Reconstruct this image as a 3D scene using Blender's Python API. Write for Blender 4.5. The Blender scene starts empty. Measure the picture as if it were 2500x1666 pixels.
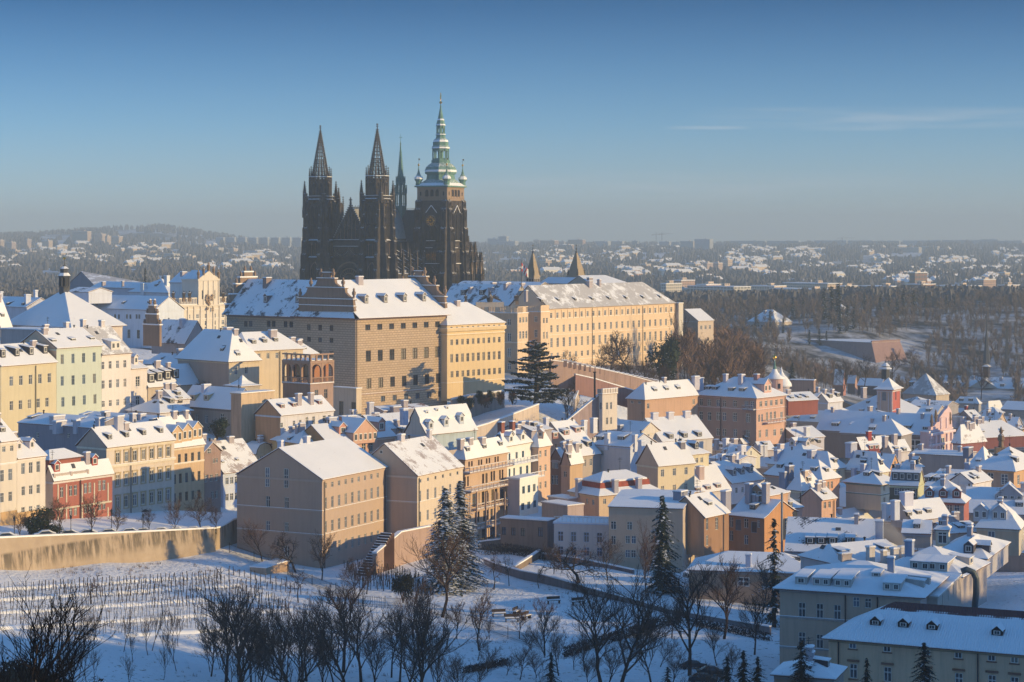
import bpy, math, random
import numpy as np
from mathutils import Vector, Matrix, noise as mn
R = math.radians
C = bpy.context.scene.collection
sc = bpy.context.scene
# ---------------------------------------------------------------- camera, sky, sun, exposure
F = 5000.0; HY = 585.0                      # focal length and horizon, in pixels of the 2500 px wide photograph
cam = bpy.data.cameras.new('camera'); camo = bpy.data.objects.new('camera', cam); C.objects.link(camo)
cam.sensor_width = 36; cam.lens = 36*F/2500; cam.shift_y = -(833-HY)/2500
cam.clip_start = 1; cam.clip_end = 60000
camo.rotation_euler = (R(90), 0, 0); sc.camera = camo
SUN_AZ = -16.0; SUN_EL = 12.0                # degrees from +X towards +Y
sd = Vector((math.cos(R(SUN_AZ))*math.cos(R(SUN_EL)), math.sin(R(SUN_AZ))*math.cos(R(SUN_EL)), math.sin(R(SUN_EL))))
sl = bpy.data.lights.new('sun', 'SUN'); slo = bpy.data.objects.new('sun', sl); C.objects.link(slo)
sl.energy = 5.0; sl.angle = R(0.5); sl.color = (1.0, 0.71, 0.30)
slo.rotation_euler = sd.to_track_quat('Z', 'Y').to_euler()
w = bpy.data.worlds.new('World'); sc.world = w; w.use_nodes = True
nt = w.node_tree; nt.nodes.clear()
wo = nt.nodes.new('ShaderNodeOutputWorld'); bg = nt.nodes.new('ShaderNodeBackground')
sky = nt.nodes.new('ShaderNodeTexSky'); sky.sky_type = 'NISHITA'; sky.sun_disc = False
sky.sun_elevation = R(SUN_EL); sky.sun_rotation = R(90-SUN_AZ)
sky.altitude = 300; sky.air_density = 1.0; sky.dust_density = 0.3; sky.ozone_density = 5.0
bg.inputs['Strength'].default_value = 0.15
nt.links.new(bg.outputs[0], wo.inputs[0])
# thin cirrus streaks, laid in the sky by direction
tc = nt.nodes.new('ShaderNodeTexCoord')
sp = nt.nodes.new('ShaderNodeSeparateXYZ'); nt.links.new(tc.outputs['Generated'], sp.inputs[0])
def wm(op, a, b=None, c=None):
    n = nt.nodes.new('ShaderNodeMath'); n.operation = op
    for i, v in enumerate((a, b, c)):
        if v is None: continue
        if isinstance(v, (int, float)): n.inputs[i].default_value = v
        else: nt.links.new(v, n.inputs[i])
    return n.outputs[0]
az = wm('DIVIDE', sp.outputs[0], wm('MAXIMUM', sp.outputs[1], 0.05))
el = wm('DIVIDE', sp.outputs[2], wm('MAXIMUM', sp.outputs[1], 0.05))
cmb = nt.nodes.new('ShaderNodeCombineXYZ'); nt.links.new(wm('MULTIPLY', az, 14.0), cmb.inputs[0]); nt.links.new(wm('MULTIPLY', el, 170.0), cmb.inputs[1])
nz = nt.nodes.new('ShaderNodeTexNoise'); nz.inputs['Scale'].default_value = 1.0; nz.inputs['Detail'].default_value = 6; nz.inputs['Distortion'].default_value = .3
nt.links.new(cmb.outputs[0], nz.inputs['Vector'])
def bell(v, c, wd):
    return wm('MAXIMUM', wm('SUBTRACT', 1.0, wm('POWER', wm('ABSOLUTE', wm('DIVIDE', wm('SUBTRACT', v, c), wd)), 2.0)), 0.0)
def streak(a, aw, e, ew, k): return wm('MULTIPLY', wm('MULTIPLY', bell(az, a, aw), bell(el, e, ew)), k)
m1 = streak(.20, .115, .0595, .0058, 1.0); m2 = streak(.095, .022, .0546, .0012, 1.0); m3 = streak(.165, .03, .0545, .0018, .8); m4 = streak(.06,.16,.026,.008,.35)
m5 = streak(.12, .03, .0635, .0012, .6)
ms = wm('ADD', wm('ADD', m1, m2), wm('ADD', m5, wm('ADD', m3, m4)))
cl = wm('MULTIPLY', ms, wm('MULTIPLY', wm('MAXIMUM', wm('SUBTRACT', nz.outputs['Fac'], 0.32), 0.0), 1.7))
cl = wm('MINIMUM', cl, 0.42)
mx = nt.nodes.new('ShaderNodeMixRGB'); nt.links.new(cl, mx.inputs[0]); nt.links.new(sky.outputs[0], mx.inputs[1])
mx.inputs[2].default_value = (5.2, 4.6, 4.0, 1)
tn = nt.nodes.new('ShaderNodeMixRGB'); tn.blend_type = 'MULTIPLY'; tn.inputs[0].default_value = 1; 
rp = nt.nodes.new('ShaderNodeValToRGB'); nt.links.new(wm('MAXIMUM', sp.outputs[2], 0.0), rp.inputs[0])  # sky tint by height; bright band above the view added to fill shaded walls
for e_, (p_, c_) in zip([rp.color_ramp.elements[0], rp.color_ramp.elements[1], rp.color_ramp.elements.new(.06), rp.color_ramp.elements.new(.11), rp.color_ramp.elements.new(.2)], ((0, (1.50, 1.34, 1.72)), (.85, (.40, 1.30, 2.2)), (.055, (.80, .91, 1.25)), (.115, (.15, .36, .60)), (.24, (1.2, 1.2, 1.2)))):
    e_.color = (*(x*.45 for x in c_), 1)
    e_.position = p_
tn2 = nt.nodes.new('ShaderNodeMixRGB'); tn2.blend_type = 'MULTIPLY'; tn2.inputs[0].default_value = 1; tn2.inputs[2].default_value = (1.66, 1.95, 1.90, 1); nt.links.new(rp.outputs[0], tn2.inputs[1]); nt.links.new(tn2.outputs[0], tn.inputs[2])
nt.links.new(mx.outputs[0], tn.inputs[1]); nt.links.new(tn.outputs[0], bg.inputs[0])
sc.view_settings.view_transform = 'Standard'; sc.view_settings.look = 'None'; sc.view_settings.exposure = 0.12
sc.view_settings.gamma = 1; sc.view_settings.use_curve_mapping = False
sc.cycles.max_bounces = 5; sc.cycles.diffuse_bounces = 3; sc.cycles.glossy_bounces = 2; sc.cycles.transmission_bounces = 2
sc.cycles.volume_bounces = 0; sc.cycles.transparent_max_bounces = 4
sc.cycles.use_adaptive_sampling = True; sc.cycles.adaptive_threshold = 0.02

def P(px, py, D): return Vector(((px-1250)/F*D, D, (HY-py)/F*D))
def Z(py, D): return (HY-py)/F*D
def X(px, D): return (px-1250)/F*D

# ---------------------------------------------------------------- materials
_m = {}
def newmat(name):
    m = bpy.data.materials.new(name); m.use_nodes = True; n = m.node_tree
    b = n.nodes['Principled BSDF']; return m, n, b
def nd(n, t, **kw):
    o = n.nodes.new(t)
    for k, v in kw.items():
        if k in o.inputs: o.inputs[k].default_value = v
        else: setattr(o, k, v)
    return o
def coords(n, scale=(1, 1, 1), src='Object'):
    t = nd(n, 'ShaderNodeTexCoord'); mp = nd(n, 'ShaderNodeMapping'); mp.inputs['Scale'].default_value = scale
    n.links.new(t.outputs[src], mp.inputs[0]); return mp.outputs[0]
def noi(n, vec, scale, detail=4, rough=.55):
    o = nd(n, 'ShaderNodeTexNoise', Scale=scale, Detail=detail, Roughness=rough); n.links.new(vec, o.inputs['Vector']); return o.outputs['Fac']
def ramp(n, fac, *stops):
    o = nd(n, 'ShaderNodeValToRGB'); r = o.color_ramp
    while len(r.elements) < len(stops): r.elements.new(.5)
    for e, (p, c) in zip(r.elements, stops):
        e.position = p; e.color = (*(c if isinstance(c, (tuple, list)) else (c, c, c)), 1)
    n.links.new(fac, o.inputs[0]); return o.outputs[0]
def mixc(n, fac, a, b, mode='MIX'):
    o = nd(n, 'ShaderNodeMixRGB'); o.blend_type = mode
    for i, v in ((0, fac), (1, a), (2, b)):
        if isinstance(v, (int, float)): o.inputs[i].default_value = v
        elif isinstance(v, (tuple, list)): o.inputs[i].default_value = (*v, 1)
        else: n.links.new(v, o.inputs[i])
    return o.outputs[0]
def bump(n, b, h, strength=.3, dist=.05):
    o = nd(n, 'ShaderNodeBump', Strength=strength, Distance=dist); n.links.new(h, o.inputs['Height']); n.links.new(o.outputs[0], b.inputs['Normal'])
def mth(n, op, a, bb):
    o = nd(n, 'ShaderNodeMath'); o.operation = op
    for i, v in enumerate((a, bb)):
        if isinstance(v, (int, float)): o.inputs[i].default_value = v
        else: n.links.new(v, o.inputs[i])
    return o.outputs[0]
def hexc(h):
    v = [int(h[i:i+2], 16)/255 for i in (0, 2, 4)]
    return tuple(c/12.92 if c <= .04045 else ((c+.055)/1.055)**2.4 for c in v)
def plaster(c, dirt=.5, shade=False):
    """weathered render in a base colour; shade paints in lift and warmth for sunless walls"""
    k = ('pl', c, dirt, shade)
    if k in _m: return _m[k]
    m, n, b = newmat('plaster'); cc = hexc(c) if isinstance(c, str) else c
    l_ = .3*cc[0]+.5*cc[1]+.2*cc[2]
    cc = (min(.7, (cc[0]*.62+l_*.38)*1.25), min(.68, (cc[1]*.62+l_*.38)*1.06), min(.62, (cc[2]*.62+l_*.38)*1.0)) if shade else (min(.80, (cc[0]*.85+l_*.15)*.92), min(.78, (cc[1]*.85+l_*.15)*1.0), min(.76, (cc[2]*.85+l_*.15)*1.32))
    f1 = noi(n, coords(n), .16, 5, .6); f2 = noi(n, coords(n, (1.4, 1.4, .12)), 1.0, 5, .65); f3 = noi(n, coords(n), 2.5, 3)
    a = mixc(n, ramp(n, f1, (.3, 0.), (.7, 1.)), tuple(x*(1-.16*dirt) for x in cc), tuple(min(1, x*1.05) for x in cc))
    a = mixc(n, mth(n, 'MULTIPLY', ramp(n, f2, (.46, 0.), (.72, 1.)), .8*dirt), a, tuple(x*.55 for x in cc))
    a = mixc(n, mth(n, 'MULTIPLY', ramp(n, f3, (.45, 0.), (.7, 1.)), .18*dirt), a, tuple(x*.7+.03 for x in cc))
    n.links.new(a, b.inputs['Base Color']); b.inputs['Roughness'].default_value = .9; b.inputs['Specular IOR Level'].default_value = .15
    bump(n, b, f3, .25, .04); _m[k] = m; return m
def flatm(name, c, rough=.7, metal=0, spec=.3, var=.15):
    k = ('fl', name)
    if k in _m: return _m[k]
    m, n, b = newmat(name); cc = hexc(c) if isinstance(c, str) else c
    f = noi(n, coords(n), 1.3, 3)
    a = mixc(n, ramp(n, f, (.3, 0.), (.7, 1.)), tuple(x*(1-var) for x in cc), tuple(min(1, x*(1+var)) for x in cc))
    n.links.new(a, b.inputs['Base Color']); b.inputs['Roughness'].default_value = rough; b.inputs['Metallic'].default_value = metal
    b.inputs['Specular IOR Level'].default_value = spec; _m[k] = m; return m
def snowm(kind='clean'):
    """roof snow; the worn kinds let tile courses or bare patches through"""
    k = ('sn', kind)
    if k in _m: return _m[k]
    m, n, b = newmat('snow_'+kind); v = coords(n)
    f1 = noi(n, v, .12, 4); f2 = noi(n, v, 1.1, 5, .6)
    base = mixc(n, ramp(n, f1, (.3, 0.), (.75, 1.)), (.80, .81, .84), (.88, .88, .90))
    wv = nd(n, 'ShaderNodeTexWave', Scale=1.0, Distortion=.8); wv.wave_type = 'BANDS'; wv.bands_direction = 'DIAGONAL'; n.links.new(coords(n, (1, 1, 0)), wv.inputs['Vector'])
    f2 = mth(n, 'ADD', f2, mth(n, 'MULTIPLY', wv.outputs['Fac'], .10))
    sp_ = ramp(n, mth(n, 'ADD', noi(n, v, .5, 6, .75), mth(n, 'MULTIPLY', wv.outputs['Fac'], .03)), (.70, 0.), (.73, .7)); base = mixc(n, sp_, base, (.22, .13, .10))
    if kind != 'clean':
        bare = {'red': (.16, .055, .035), 'grey': (.10, .10, .11), 'tiles': (.30, .22, .20), 'thin': (.38, .36, .36), 'edge': (.17, .06, .04)}[kind]
        amt = {'red': .57, 'grey': .57, 'tiles': .55, 'thin': .45, 'edge': .60}[kind]
        f = noi(n, coords(n), .22, 6, .7)
        wv = nd(n, 'ShaderNodeTexWave', Scale=1.1, Distortion=.6); wv.wave_type = 'BANDS'; wv.bands_direction = 'Z'
        n.links.new(coords(n, (1, 1, 1.3)), wv.inputs['Vector'])
        wx = nd(n, 'ShaderNodeTexWave', Scale=.9, Distortion=.4); wx.wave_type = 'BANDS'; wx.bands_direction = 'DIAGONAL'
        n.links.new(coords(n, (1, 1, 0)), wx.inputs['Vector'])
        g = mth(n, 'ADD', f, mth(n, 'MULTIPLY', mth(n, 'ADD', wv.outputs['Fac'], wx.outputs['Fac']), .045))
        g = mth(n, 'ADD', g, mth(n, 'MULTIPLY', f2, .12))
        fac = ramp(n, g, (amt+.10, 0.), (amt+.14, 1.))
        if kind in ('tiles', 'thin'): fac = mth(n, 'MULTIPLY', fac, .75)
        base = mixc(n, fac, base, bare)
    n.links.new(base, b.inputs['Base Color']); b.inputs['Roughness'].default_value = .75; b.inputs['Specular IOR Level'].default_value = .2
    bump(n, b, mth(n, 'ADD', f2, mth(n, 'MULTIPLY', f1, 2.)), .35, .12); _m[k] = m; return m
def glassm():
    if 'glass' in _m: return _m['glass']
    m, n, b = newmat('window_glass'); f = noi(n, coords(n, (1, 1, 1), 'Object'), .35, 2)
    n.links.new(ramp(n, f, (.35, (.018, .022, .03)), (.7, (.07, .08, .095))), b.inputs['Base Color'])
    b.inputs['Roughness'].default_value = .12; b.inputs['Specular IOR Level'].default_value = .6; _m['glass'] = m; return m
def white(): return flatm('white_paint', (.72, .70, .66), .6)
def dark(): return flatm('dark_metal', (.03, .03, .034), .5, .3)
def tile(): return flatm('roof_tile', (.17, .07, .045), .8, var=.3)
def slate(): return flatm('slate_sheet', (.07, .072, .08), .6)
def gold(): return flatm('gilding', (.95, .55, .12), .25, 1.0, .5, .05)
def bark(): return flatm('bark', (.055, .04, .032), .95, var=.35)

# ---------------------------------------------------------------- mesh helpers
class MB:
    def __init__(s): s.v = []; s.f = []; s.m = []
    def poly(s, pts, m=0):
        i = len(s.v); s.v += [tuple(p) for p in pts]; s.f.append(tuple(range(i, i+len(pts)))); s.m.append(m)
    def box(s, x0, x1, y0, y1, z0, z1, m=0, skip=''):
        i = len(s.v); s.v += [(x, y, z) for z in (z0, z1) for y in (y0, y1) for x in (x0, x1)]
        for k, q in (('b', (0, 2, 3, 1)), ('t', (4, 5, 7, 6)), ('f', (0, 1, 5, 4)), ('k', (2, 6, 7, 3)), ('l', (0, 4, 6, 2)), ('r', (1, 3, 7, 5))):
            if k not in skip: s.f.append(tuple(i+a for a in q)); s.m.append(m)
        return s
    def rings(s, rings, m=0, cap0=True, cap1=True, closed=True, mats=None):
        """loft equal-length rings of points"""
        n = len(rings[0]); i = len(s.v)
        for r in rings: s.v += [tuple(p) for p in r]
        for k in range(len(rings)-1):
            for j in range(n if closed else n-1):
                a = i+k*n+j; b = i+k*n+(j+1) % n
                s.f.append((a, b, b+n, a+n)); s.m.append(mats[k] if mats else m)
        if cap0: s.f.append(tuple(i+j for j in reversed(range(n)))); s.m.append(mats[0] if mats else m)
        if cap1: s.f.append(tuple(i+(len(rings)-1)*n+j for j in range(n))); s.m.append(mats[-1] if mats else m)
    def lathe(s, cx, cy, prof, n=8, m=0, rot=0., mats=None, cap1=True):
        s.rings([[(cx+r*math.cos(rot+2*math.pi*j/n), cy+r*math.sin(rot+2*math.pi*j/n), z) for j in range(n)] for z, r in prof], m, mats=mats, cap1=cap1)
    def tube(s, p, q, r0, r1, n=3, m=0, cap=False):
        p = Vector(p); q = Vector(q); d = (q-p)
        if d.length < 1e-5: return
        d.normalize(); a = d.orthogonal().normalized(); b = d.cross(a)
        s.rings([[tuple(c+(a*math.cos(6.2832*j/n)+b*math.sin(6.2832*j/n))*r) for j in range(n)] for c, r in ((p, r0), (q, r1))], m, cap, cap)
    def path(s, pts, rs, n=4, m=0):
        for i in range(len(pts)-1): s.tube(pts[i], pts[i+1], rs[i], rs[i+1], n, m)
    def merge(s, o, mat=None, moff=0):
        i = len(s.v); s.v += [tuple(mat @ Vector(p)) for p in o.v] if mat is not None else o.v
        s.f += [tuple(a+i for a in f) for f in o.f]; s.m += [k+moff for k in o.m]
    def mesh(s, name, mats, smooth=False):
        me = bpy.data.meshes.new(name); me.from_pydata(s.v, [], s.f)
        for m in mats: me.materials.append(m)
        if len(mats) > 1: me.polygons.foreach_set('material_index', s.m)
        if smooth: me.polygons.foreach_set('use_smooth', [True]*len(s.f))
        me.update(); return me
    def build(s, name, mats, parent=None, loc=None, smooth=False):
        return link(name, s.mesh(name, mats if isinstance(mats, (list, tuple)) else [mats], smooth), parent, loc)
def link(name, me, parent=None, loc=None, rz=0, sc_=None):
    o = bpy.data.objects.new(name, me); C.objects.link(o)
    if parent is not None: o.parent = parent
    if loc is not None: o.location = loc
    if rz: o.rotation_euler = (0, 0, rz)
    if sc_ is not None: o.scale = sc_ if hasattr(sc_, '__len__') else (sc_,)*3
    return o
def tag(o, label, cat, group=None, kind=None):
    if label: o['label'] = label
    if cat: o['category'] = cat
    if group: o['group'] = group
    if kind: o['kind'] = kind
    return o
def empty(name, loc, rz, label, cat, group=None):
    o = bpy.data.objects.new(name, None); C.objects.link(o); o.location = loc; o.rotation_euler = (0, 0, rz); o.empty_display_size = .5
    return tag(o, label, cat, group)
_kids = {}
def copy_tree(o, parent=None, depth=0):
    c = o.copy(); C.objects.link(c)
    if parent is not None: c.parent = parent
    for ch in _kids.get(o.name, []): copy_tree(ch, c, depth+1)
    return c
def reg(o, *ch):
    _kids[o.name] = list(ch); return o

# ---------------------------------------------------------------- windows, dormers, chimneys: cached meshes
_wc = {}
def win_mesh(w, h, kind, fm, v=0):
    """canonical window in its opening: centre at origin, facing -y"""
    k = (round(w, 2), round(h, 2), kind, fm.name, v)
    if k in _wc: return _wc[k]
    f = MB(); t = max(.055, .07*w); W = w/2; H = h/2; y0, y1 = -.06, .05
    f.box(-W, -W+t, y0, y1, -H, H); f.box(W-t, W, y0, y1, -H, H); f.box(-W+t, W-t, y0, y1, H-t, H); f.box(-W+t, W-t, y0, y1, -H, -H+t)
    if kind != 'plain':
        f.box(-t/2, t/2, y0-.01, y1, -H+t, H-t)
        zt = H-.34*h if h > w*1.25 else 0
        if kind != 'pair': f.box(-W+t, W-t, y0-.015, y1-.01, zt-t*.45, zt+t*.45)
        if kind == 'grid' or h > 2.3:
            for q in (.2,) if h < 2.6 else (.0, -.22): f.box(-W+t, W-t, y0, y1-.02, q*h-t*.22-.1*h, q*h+t*.22-.1*h)
    g = MB(); g.poly([(-W+t*.5, .03, -H+t*.5), (W-t*.5, .03, -H+t*.5), (W-t*.5, .03, H-t*.5), (-W+t*.5, .03, H-t*.5)])
    b = MB(); b.merge(f); b.merge(g, moff=1)
    gm = glassm() if v == 0 else flatm('glass_sky', (.10, .13, .18), .15, 0, .6) if v == 1 else flatm('glass_curtain', (.20, .18, .15), .3, 0, .5)
    r = (f.mesh('window', [fm]), g.mesh('pane', [gm]), b.mesh('window', [fm, gm]), b)
    _wc[k] = r; return r
def dormer_mesh(kind, w, h, S, wm_, rm):
    k = ('d', kind, round(w, 2), round(h, 2), round(S, 2), wm_.name, rm.name)
    if k in _wc: return _wc[k]
    b = MB(); W = w/2; e = .12
    if kind == 'shed' or kind == 'eye':
        s2 = .22*S if kind == 'shed' else .45*S; L = h/(S-s2); zt = h
        b.poly([(-W, 0, -.3), (W, 0, -.3), (W, 0, zt), (-W, 0, zt)], 0)
        for x in (-W, W): b.poly([(x, 0, -.3), (x, 0, zt), (x, L, S*L)], 0)
        o = -.2
        zz = zt+s2*o
        b.poly([(-W-e, o, zz+.1), (W+e, o, zz+.1), (W+e, L+.3, S*L+.1), (-W-e, L+.3, S*L+.1)], 2)
        b.poly([(-W-e, o, zz-.02), (-W-e, L, S*L-.02), (W+e, L, S*L-.02), (W+e, o, zz-.02)], 0)
        b.poly([(-W-e, o, zz-.02), (W+e, o, zz-.02), (W+e, o, zz+.1), (-W-e, o, zz+.1)], 2)
        for x in (-W-e, W+e): b.poly([(x, o, zz-.02), (x, o, zz+.1), (x, L+.3, S*L+.1), (x, L, S*L-.02)], 2)
        wz0, wz1 = .18*h, .85*h
    else:
        g = w*.42 if kind == 'gab' else w*.25; L = h/S; L2 = (h+g)/S
        b.poly([(-W, 0, -.3), (W, 0, -.3), (W, 0, h), (0, 0, h+g), (-W, 0, h)], 0)
        for x in (-W, W): b.poly([(x, 0, -.3), (x, 0, h), (x, L, h)], 0)
        o = -.22; dz = -g*(e/W)
        for sx in (-1, 1):
            a = [(sx*(W+e), o, h+dz+.1), (0, o, h+g+.1), (0, L2, h+g+.1), (sx*(W+e), L+.1, h+dz+.1)]
            b.poly(a if sx < 0 else a[::-1], 2)
            b.poly([(sx*(W+e), o, h+dz-.05), (0, o, h+g-.05), (0, o, h+g+.1), (sx*(W+e), o, h+dz+.1)], 2)
            c = [(p[0], p[1], p[2]-.15) for p in a]; b.poly(c[::-1] if sx < 0 else c, 1)
        wz0, wz1 = .2*h, .9*h
    nW = max(1, round(w/1.6)) if kind != 'eye' else 1
    for i in range(nW):
        cx = -W+w*(i+.5)/nW; ww = w/nW*.30
        b.box(cx-ww, cx+ww, -.05, .0, wz0, wz1, 3)
        b.poly([(cx-ww*.75, -.06, wz0+.08*h), (cx-ww*.06, -.06, wz0+.08*h), (cx-ww*.06, -.06, wz1-.08*h), (cx-ww*.75, -.06, wz1-.08*h)], 4)
        b.poly([(cx+ww*.06, -.06, wz0+.08*h), (cx+ww*.75, -.06, wz0+.08*h), (cx+ww*.75, -.06, wz1-.08*h), (cx+ww*.06, -.06, wz1-.08*h)], 4)
    me = b.mesh('dormer', [wm_, tile(), rm, white(), glassm()]); _wc[k] = me; return me
def chimney_mesh(w, d, h, m):
    k = ('c', round(w, 1), round(d, 1), round(h, 1), m.name)
    if k in _wc: return _wc[k]
    b = MB(); b.box(-w/2, w/2, -d/2, d/2, -1.6, h); b.box(-w/2-.12, w/2+.12, -d/2-.12, d/2+.12, h, h+.18)
    n = max(1, int(w/.7))
    b.rings([[(-w/2-.13, -d/2-.13, h+.18), (w/2+.13, -d/2-.13, h+.18), (w/2+.13, d/2+.13, h+.18), (-w/2-.13, d/2+.13, h+.18)],
             [(-w/2-.08, -d/2-.08, h+.34), (w/2+.08, -d/2-.08, h+.34), (w/2+.08, d/2+.08, h+.34), (-w/2-.08, d/2+.08, h+.34)],
             [(-w/2+.1, -d/2+.1, h+.42), (w/2-.1, -d/2+.1, h+.42), (w/2-.1, d/2-.1, h+.42), (-w/2+.1, d/2-.1, h+.42)]], 1)
    me = b.mesh('chimney', [m, snowm()]); _wc[k] = me; return me

# ---------------------------------------------------------------- a house with walls, openings, roof, dormers, chimneys
CHIM = 'B9A795'
class House:
    """near corner at pixel x0 (eave y0, foot yb) at distance D; right wall runs to pixel xR, left wall to pixel xL
    (a negative number is a length in metres); th is the right wall's bearing from +X"""
    def __init__(s, name, label, x0, y0, yb, D, xL, xR, th, roof='gu', ry=None, col='D8BE94', win=(), dorm=(), chim=(), ov=.45, snow='clean',
                 bands=(), pipes=(), trim=None, cat='house', group=None, i0=None, i1=None, prof=((0, 0), (1, 1)), colL=None, frame=None, rh=None, deep=None, cornice=True, dcol='4A443F', dirt=.5):
        s.c, s.s = math.cos(R(th)), math.sin(R(th)); s.D = D; s.wx, s.wy = X(x0, D), D; s.ze = Z(y0, D); s.zb = Z(yb, D)
        s.H = s.ze-s.zb; s.th = R(th)
        s.LU = -xR if xR < 0 else s.ray('R', xR); s.LV = -xL if xL < 0 else s.ray('L', xL)
        s.root = empty(name, (s.wx, s.wy, s.zb), s.th, label, cat, group)
        s.pl = plaster(col, dirt); s.pl2 = plaster(colL, dirt, True) if colL else s.pl; s.tr = plaster(trim, dirt) if trim else s.pl  # left walls: mostly shade-toned copies of the right colour, lifted and warmed
        s.fm = white() if frame is None else plaster(frame); s.sn = snowm(snow); s.dpl = plaster(dcol)
        s.wins = []; s.rtype = roof
        for wv in win: s.addwin(*wv)
        s.axis = 'u' if roof in ('gu', 'hu') else 'v'
        LA, LC = (s.LU, s.LV) if s.axis == 'u' else (s.LV, s.LU)
        half = LC/2
        if roof in ('gu', 'gv'): a0, a1 = 0, 0
        elif roof == 'pyr': a0 = a1 = LA/2
        elif roof == 'flat': a0 = a1 = 0
        else: a0, a1 = half, half
        if i0 is not None: a0 = i0
        if i1 is not None: a1 = i1
        if a0+a1 > LA: a0 = a1 = LA/2
        s.a0, s.a1, s.half, s.LA, s.LC = a0, a1, half, LA, LC
        if roof != 'flat':
            if rh is None:
                pu, pv = (a0, half) if s.axis == 'u' else (half, a0)
                dd = s.wy+pu*s.s+pv*s.c; rh = Z(ry, dd)-s.ze
            s.rh = max(.8, rh)
        s.prof = prof; s.ov = ov
        s.walls(roof); s.roofm(roof)
        if cornice and roof != 'flat': s.band(s.H-.45, .4, .16, s.tr)
        for b in bands: s.band(Z(b, D)-s.zb, .28, .1, s.tr)
        for d in dorm: s.adddorm(*d)
        for c in chim: s.addchim(*c)
        for p in pipes: s.pipe(*p)
        s.placewins()
    def ray(s, side, px):
        k = (px-1250)/F
        return (k*s.wy-s.wx)/(s.c-k*s.s) if side == 'R' else (s.wx-k*s.wy)/(s.s+k*s.c)
    def zat(s, side, px, py):
        t = s.ray(side, px); return Z(py, s.wy+t*(s.s if side == 'R' else s.c))-s.zb
    def addwin(s, side, x1, y1, x2, n, w, h, kind='std', frame=None):
        a = s.ray(side, x1); b = s.ray(side, x2); z = s.zat(side, x1, y1)
        for i in range(n):
            t = a+(b-a)*i/max(1, n-1); s.wins.append((side, t, z, w, h, kind, frame))
    def wall_face(s, b, side, L, H):
        hs = [(t-w/2, t+w/2, z-h/2, z+h/2) for sd_, t, z, w, h, *_ in s.wins if sd_ == side and t-w/2 > .05 and t+w/2 < L-.05 and z+h/2 < H-.05 and z-h/2 > .02]
        s.cut = getattr(s, 'cut', set())
        for q in hs: s.cut.add((side, round(q[0], 3), round(q[2], 3)))
        us = sorted({0, L, *[q[0] for q in hs], *[q[1] for q in hs]}); zs = sorted({0, H, *[q[2] for q in hs], *[q[3] for q in hs]})
        T = (lambda t, z, d=0: (t, d, z)) if side == 'R' else (lambda t, z, d=0: (d, t, z))
        mi = 0 if side == 'R' else 1
        def pol(p): b.poly(p if side == 'R' else p[::-1], mi)
        for i in range(len(us)-1):
            j0 = None
            for j in range(len(zs)):
                hole = j == len(zs)-1
                if not hole:
                    cu, cz = (us[i]+us[i+1])/2, (zs[j]+zs[j+1])/2
                    hole = any(q[0] < cu < q[1] and q[2] < cz < q[3] for q in hs)
                if not hole and j0 is None: j0 = j
                if hole and j0 is not None:
                    pol([T(us[i], zs[j0]), T(us[i+1], zs[j0]), T(us[i+1], zs[j]), T(us[i], zs[j])]); j0 = None
        r = .24
        for a, c, z0, z1 in hs:
            pol([T(a, z0), T(a, z1), T(a, z1, r), T(a, z0, r)]); pol([T(c, z0, r), T(c, z1, r), T(c, z1), T(c, z0)])
            pol([T(a, z0, r), T(c, z0, r), T(c, z0), T(a, z0)]); pol([T(a, z1), T(c, z1), T(c, z1, r), T(a, z1, r)])
    def walls(s, roof):
        b = MB(); LU, LV, H = s.LU, s.LV, s.H
        s.wall_face(b, 'R', LU, H); s.wall_face(b, 'L', LV, H)
        b.poly([(LU, 0, 0), (LU, LV, 0), (LU, LV, H), (LU, 0, H)]); b.poly([(LU, LV, 0), (0, LV, 0), (0, LV, H), (LU, LV, H)])
        if roof != 'flat':
            h2 = s.half
            pr = [(h2*a, s.rh*z-.06) for a, z in s.prof]
            cs = pr+[(s.LC-a, z) for a, z in reversed(pr[:-1])]
            cs[0] = (0, 0); cs[-1] = (s.LC, 0)
            if s.axis == 'u':
                if s.a0 == 0: b.poly([(0, a, H+z) for a, z in cs][::-1], 1)
                if s.a1 == 0: b.poly([(s.LU, a, H+z) for a, z in cs], 1)
            else:
                if s.a0 == 0: b.poly([(a, 0, H+z) for a, z in cs], 0)
                if s.a1 == 0: b.poly([(a, s.LV, H+z) for a, z in cs][::-1], 0)
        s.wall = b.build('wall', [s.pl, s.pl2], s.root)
    def roofm(s, roof):
        b = MB(); H = s.H; o = s.ov; LA, LC, h2 = s.LA, s.LC, s.half
        if roof == 'flat':
            LU, LV = s.LU, s.LV
            b.box(-.2, LU+.2, -.2, LV+.2, H, H+.22, 1); b.box(-.15, LU+.15, -.15, LV+.15, H+.22, H+.42, 0)
            s.roof = b.build('roof', [s.sn, s.tr], s.root); return
        rings = []
        for a, z in s.prof:
            g0 = -(o if s.a0 else .18)+a*(s.a0+(o if s.a0 else 0)); g1 = LA+(o if s.a1 else .18)-a*(s.a1+(o if s.a1 else 0))
            c0 = -o+a*(h2+o); c1 = LC+o-a*(h2+o); zz = H+s.rh*z+.12
            if s.axis == 'u': q = [(g0, c0, zz), (g1, c0, zz), (g1, c1, zz), (g0, c1, zz)]
            else: q = [(c0, g0, zz), (c1, g0, zz), (c1, g1, zz), (c0, g1, zz)]
            rings.append(q)
        low = [[(x, y, z-.14) for x, y, z in r] for r in rings]; mid = [[(x, y, z-.02) for x, y, z in r] for r in rings]; top = [[(x, y, z+.1) for x, y, z in r] for r in rings]
        ends = ([3] if not s.a0 else [])+([1] if not s.a1 else []) if s.axis == 'u' else ([0] if not s.a0 else [])+([2] if not s.a1 else [])
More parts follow.
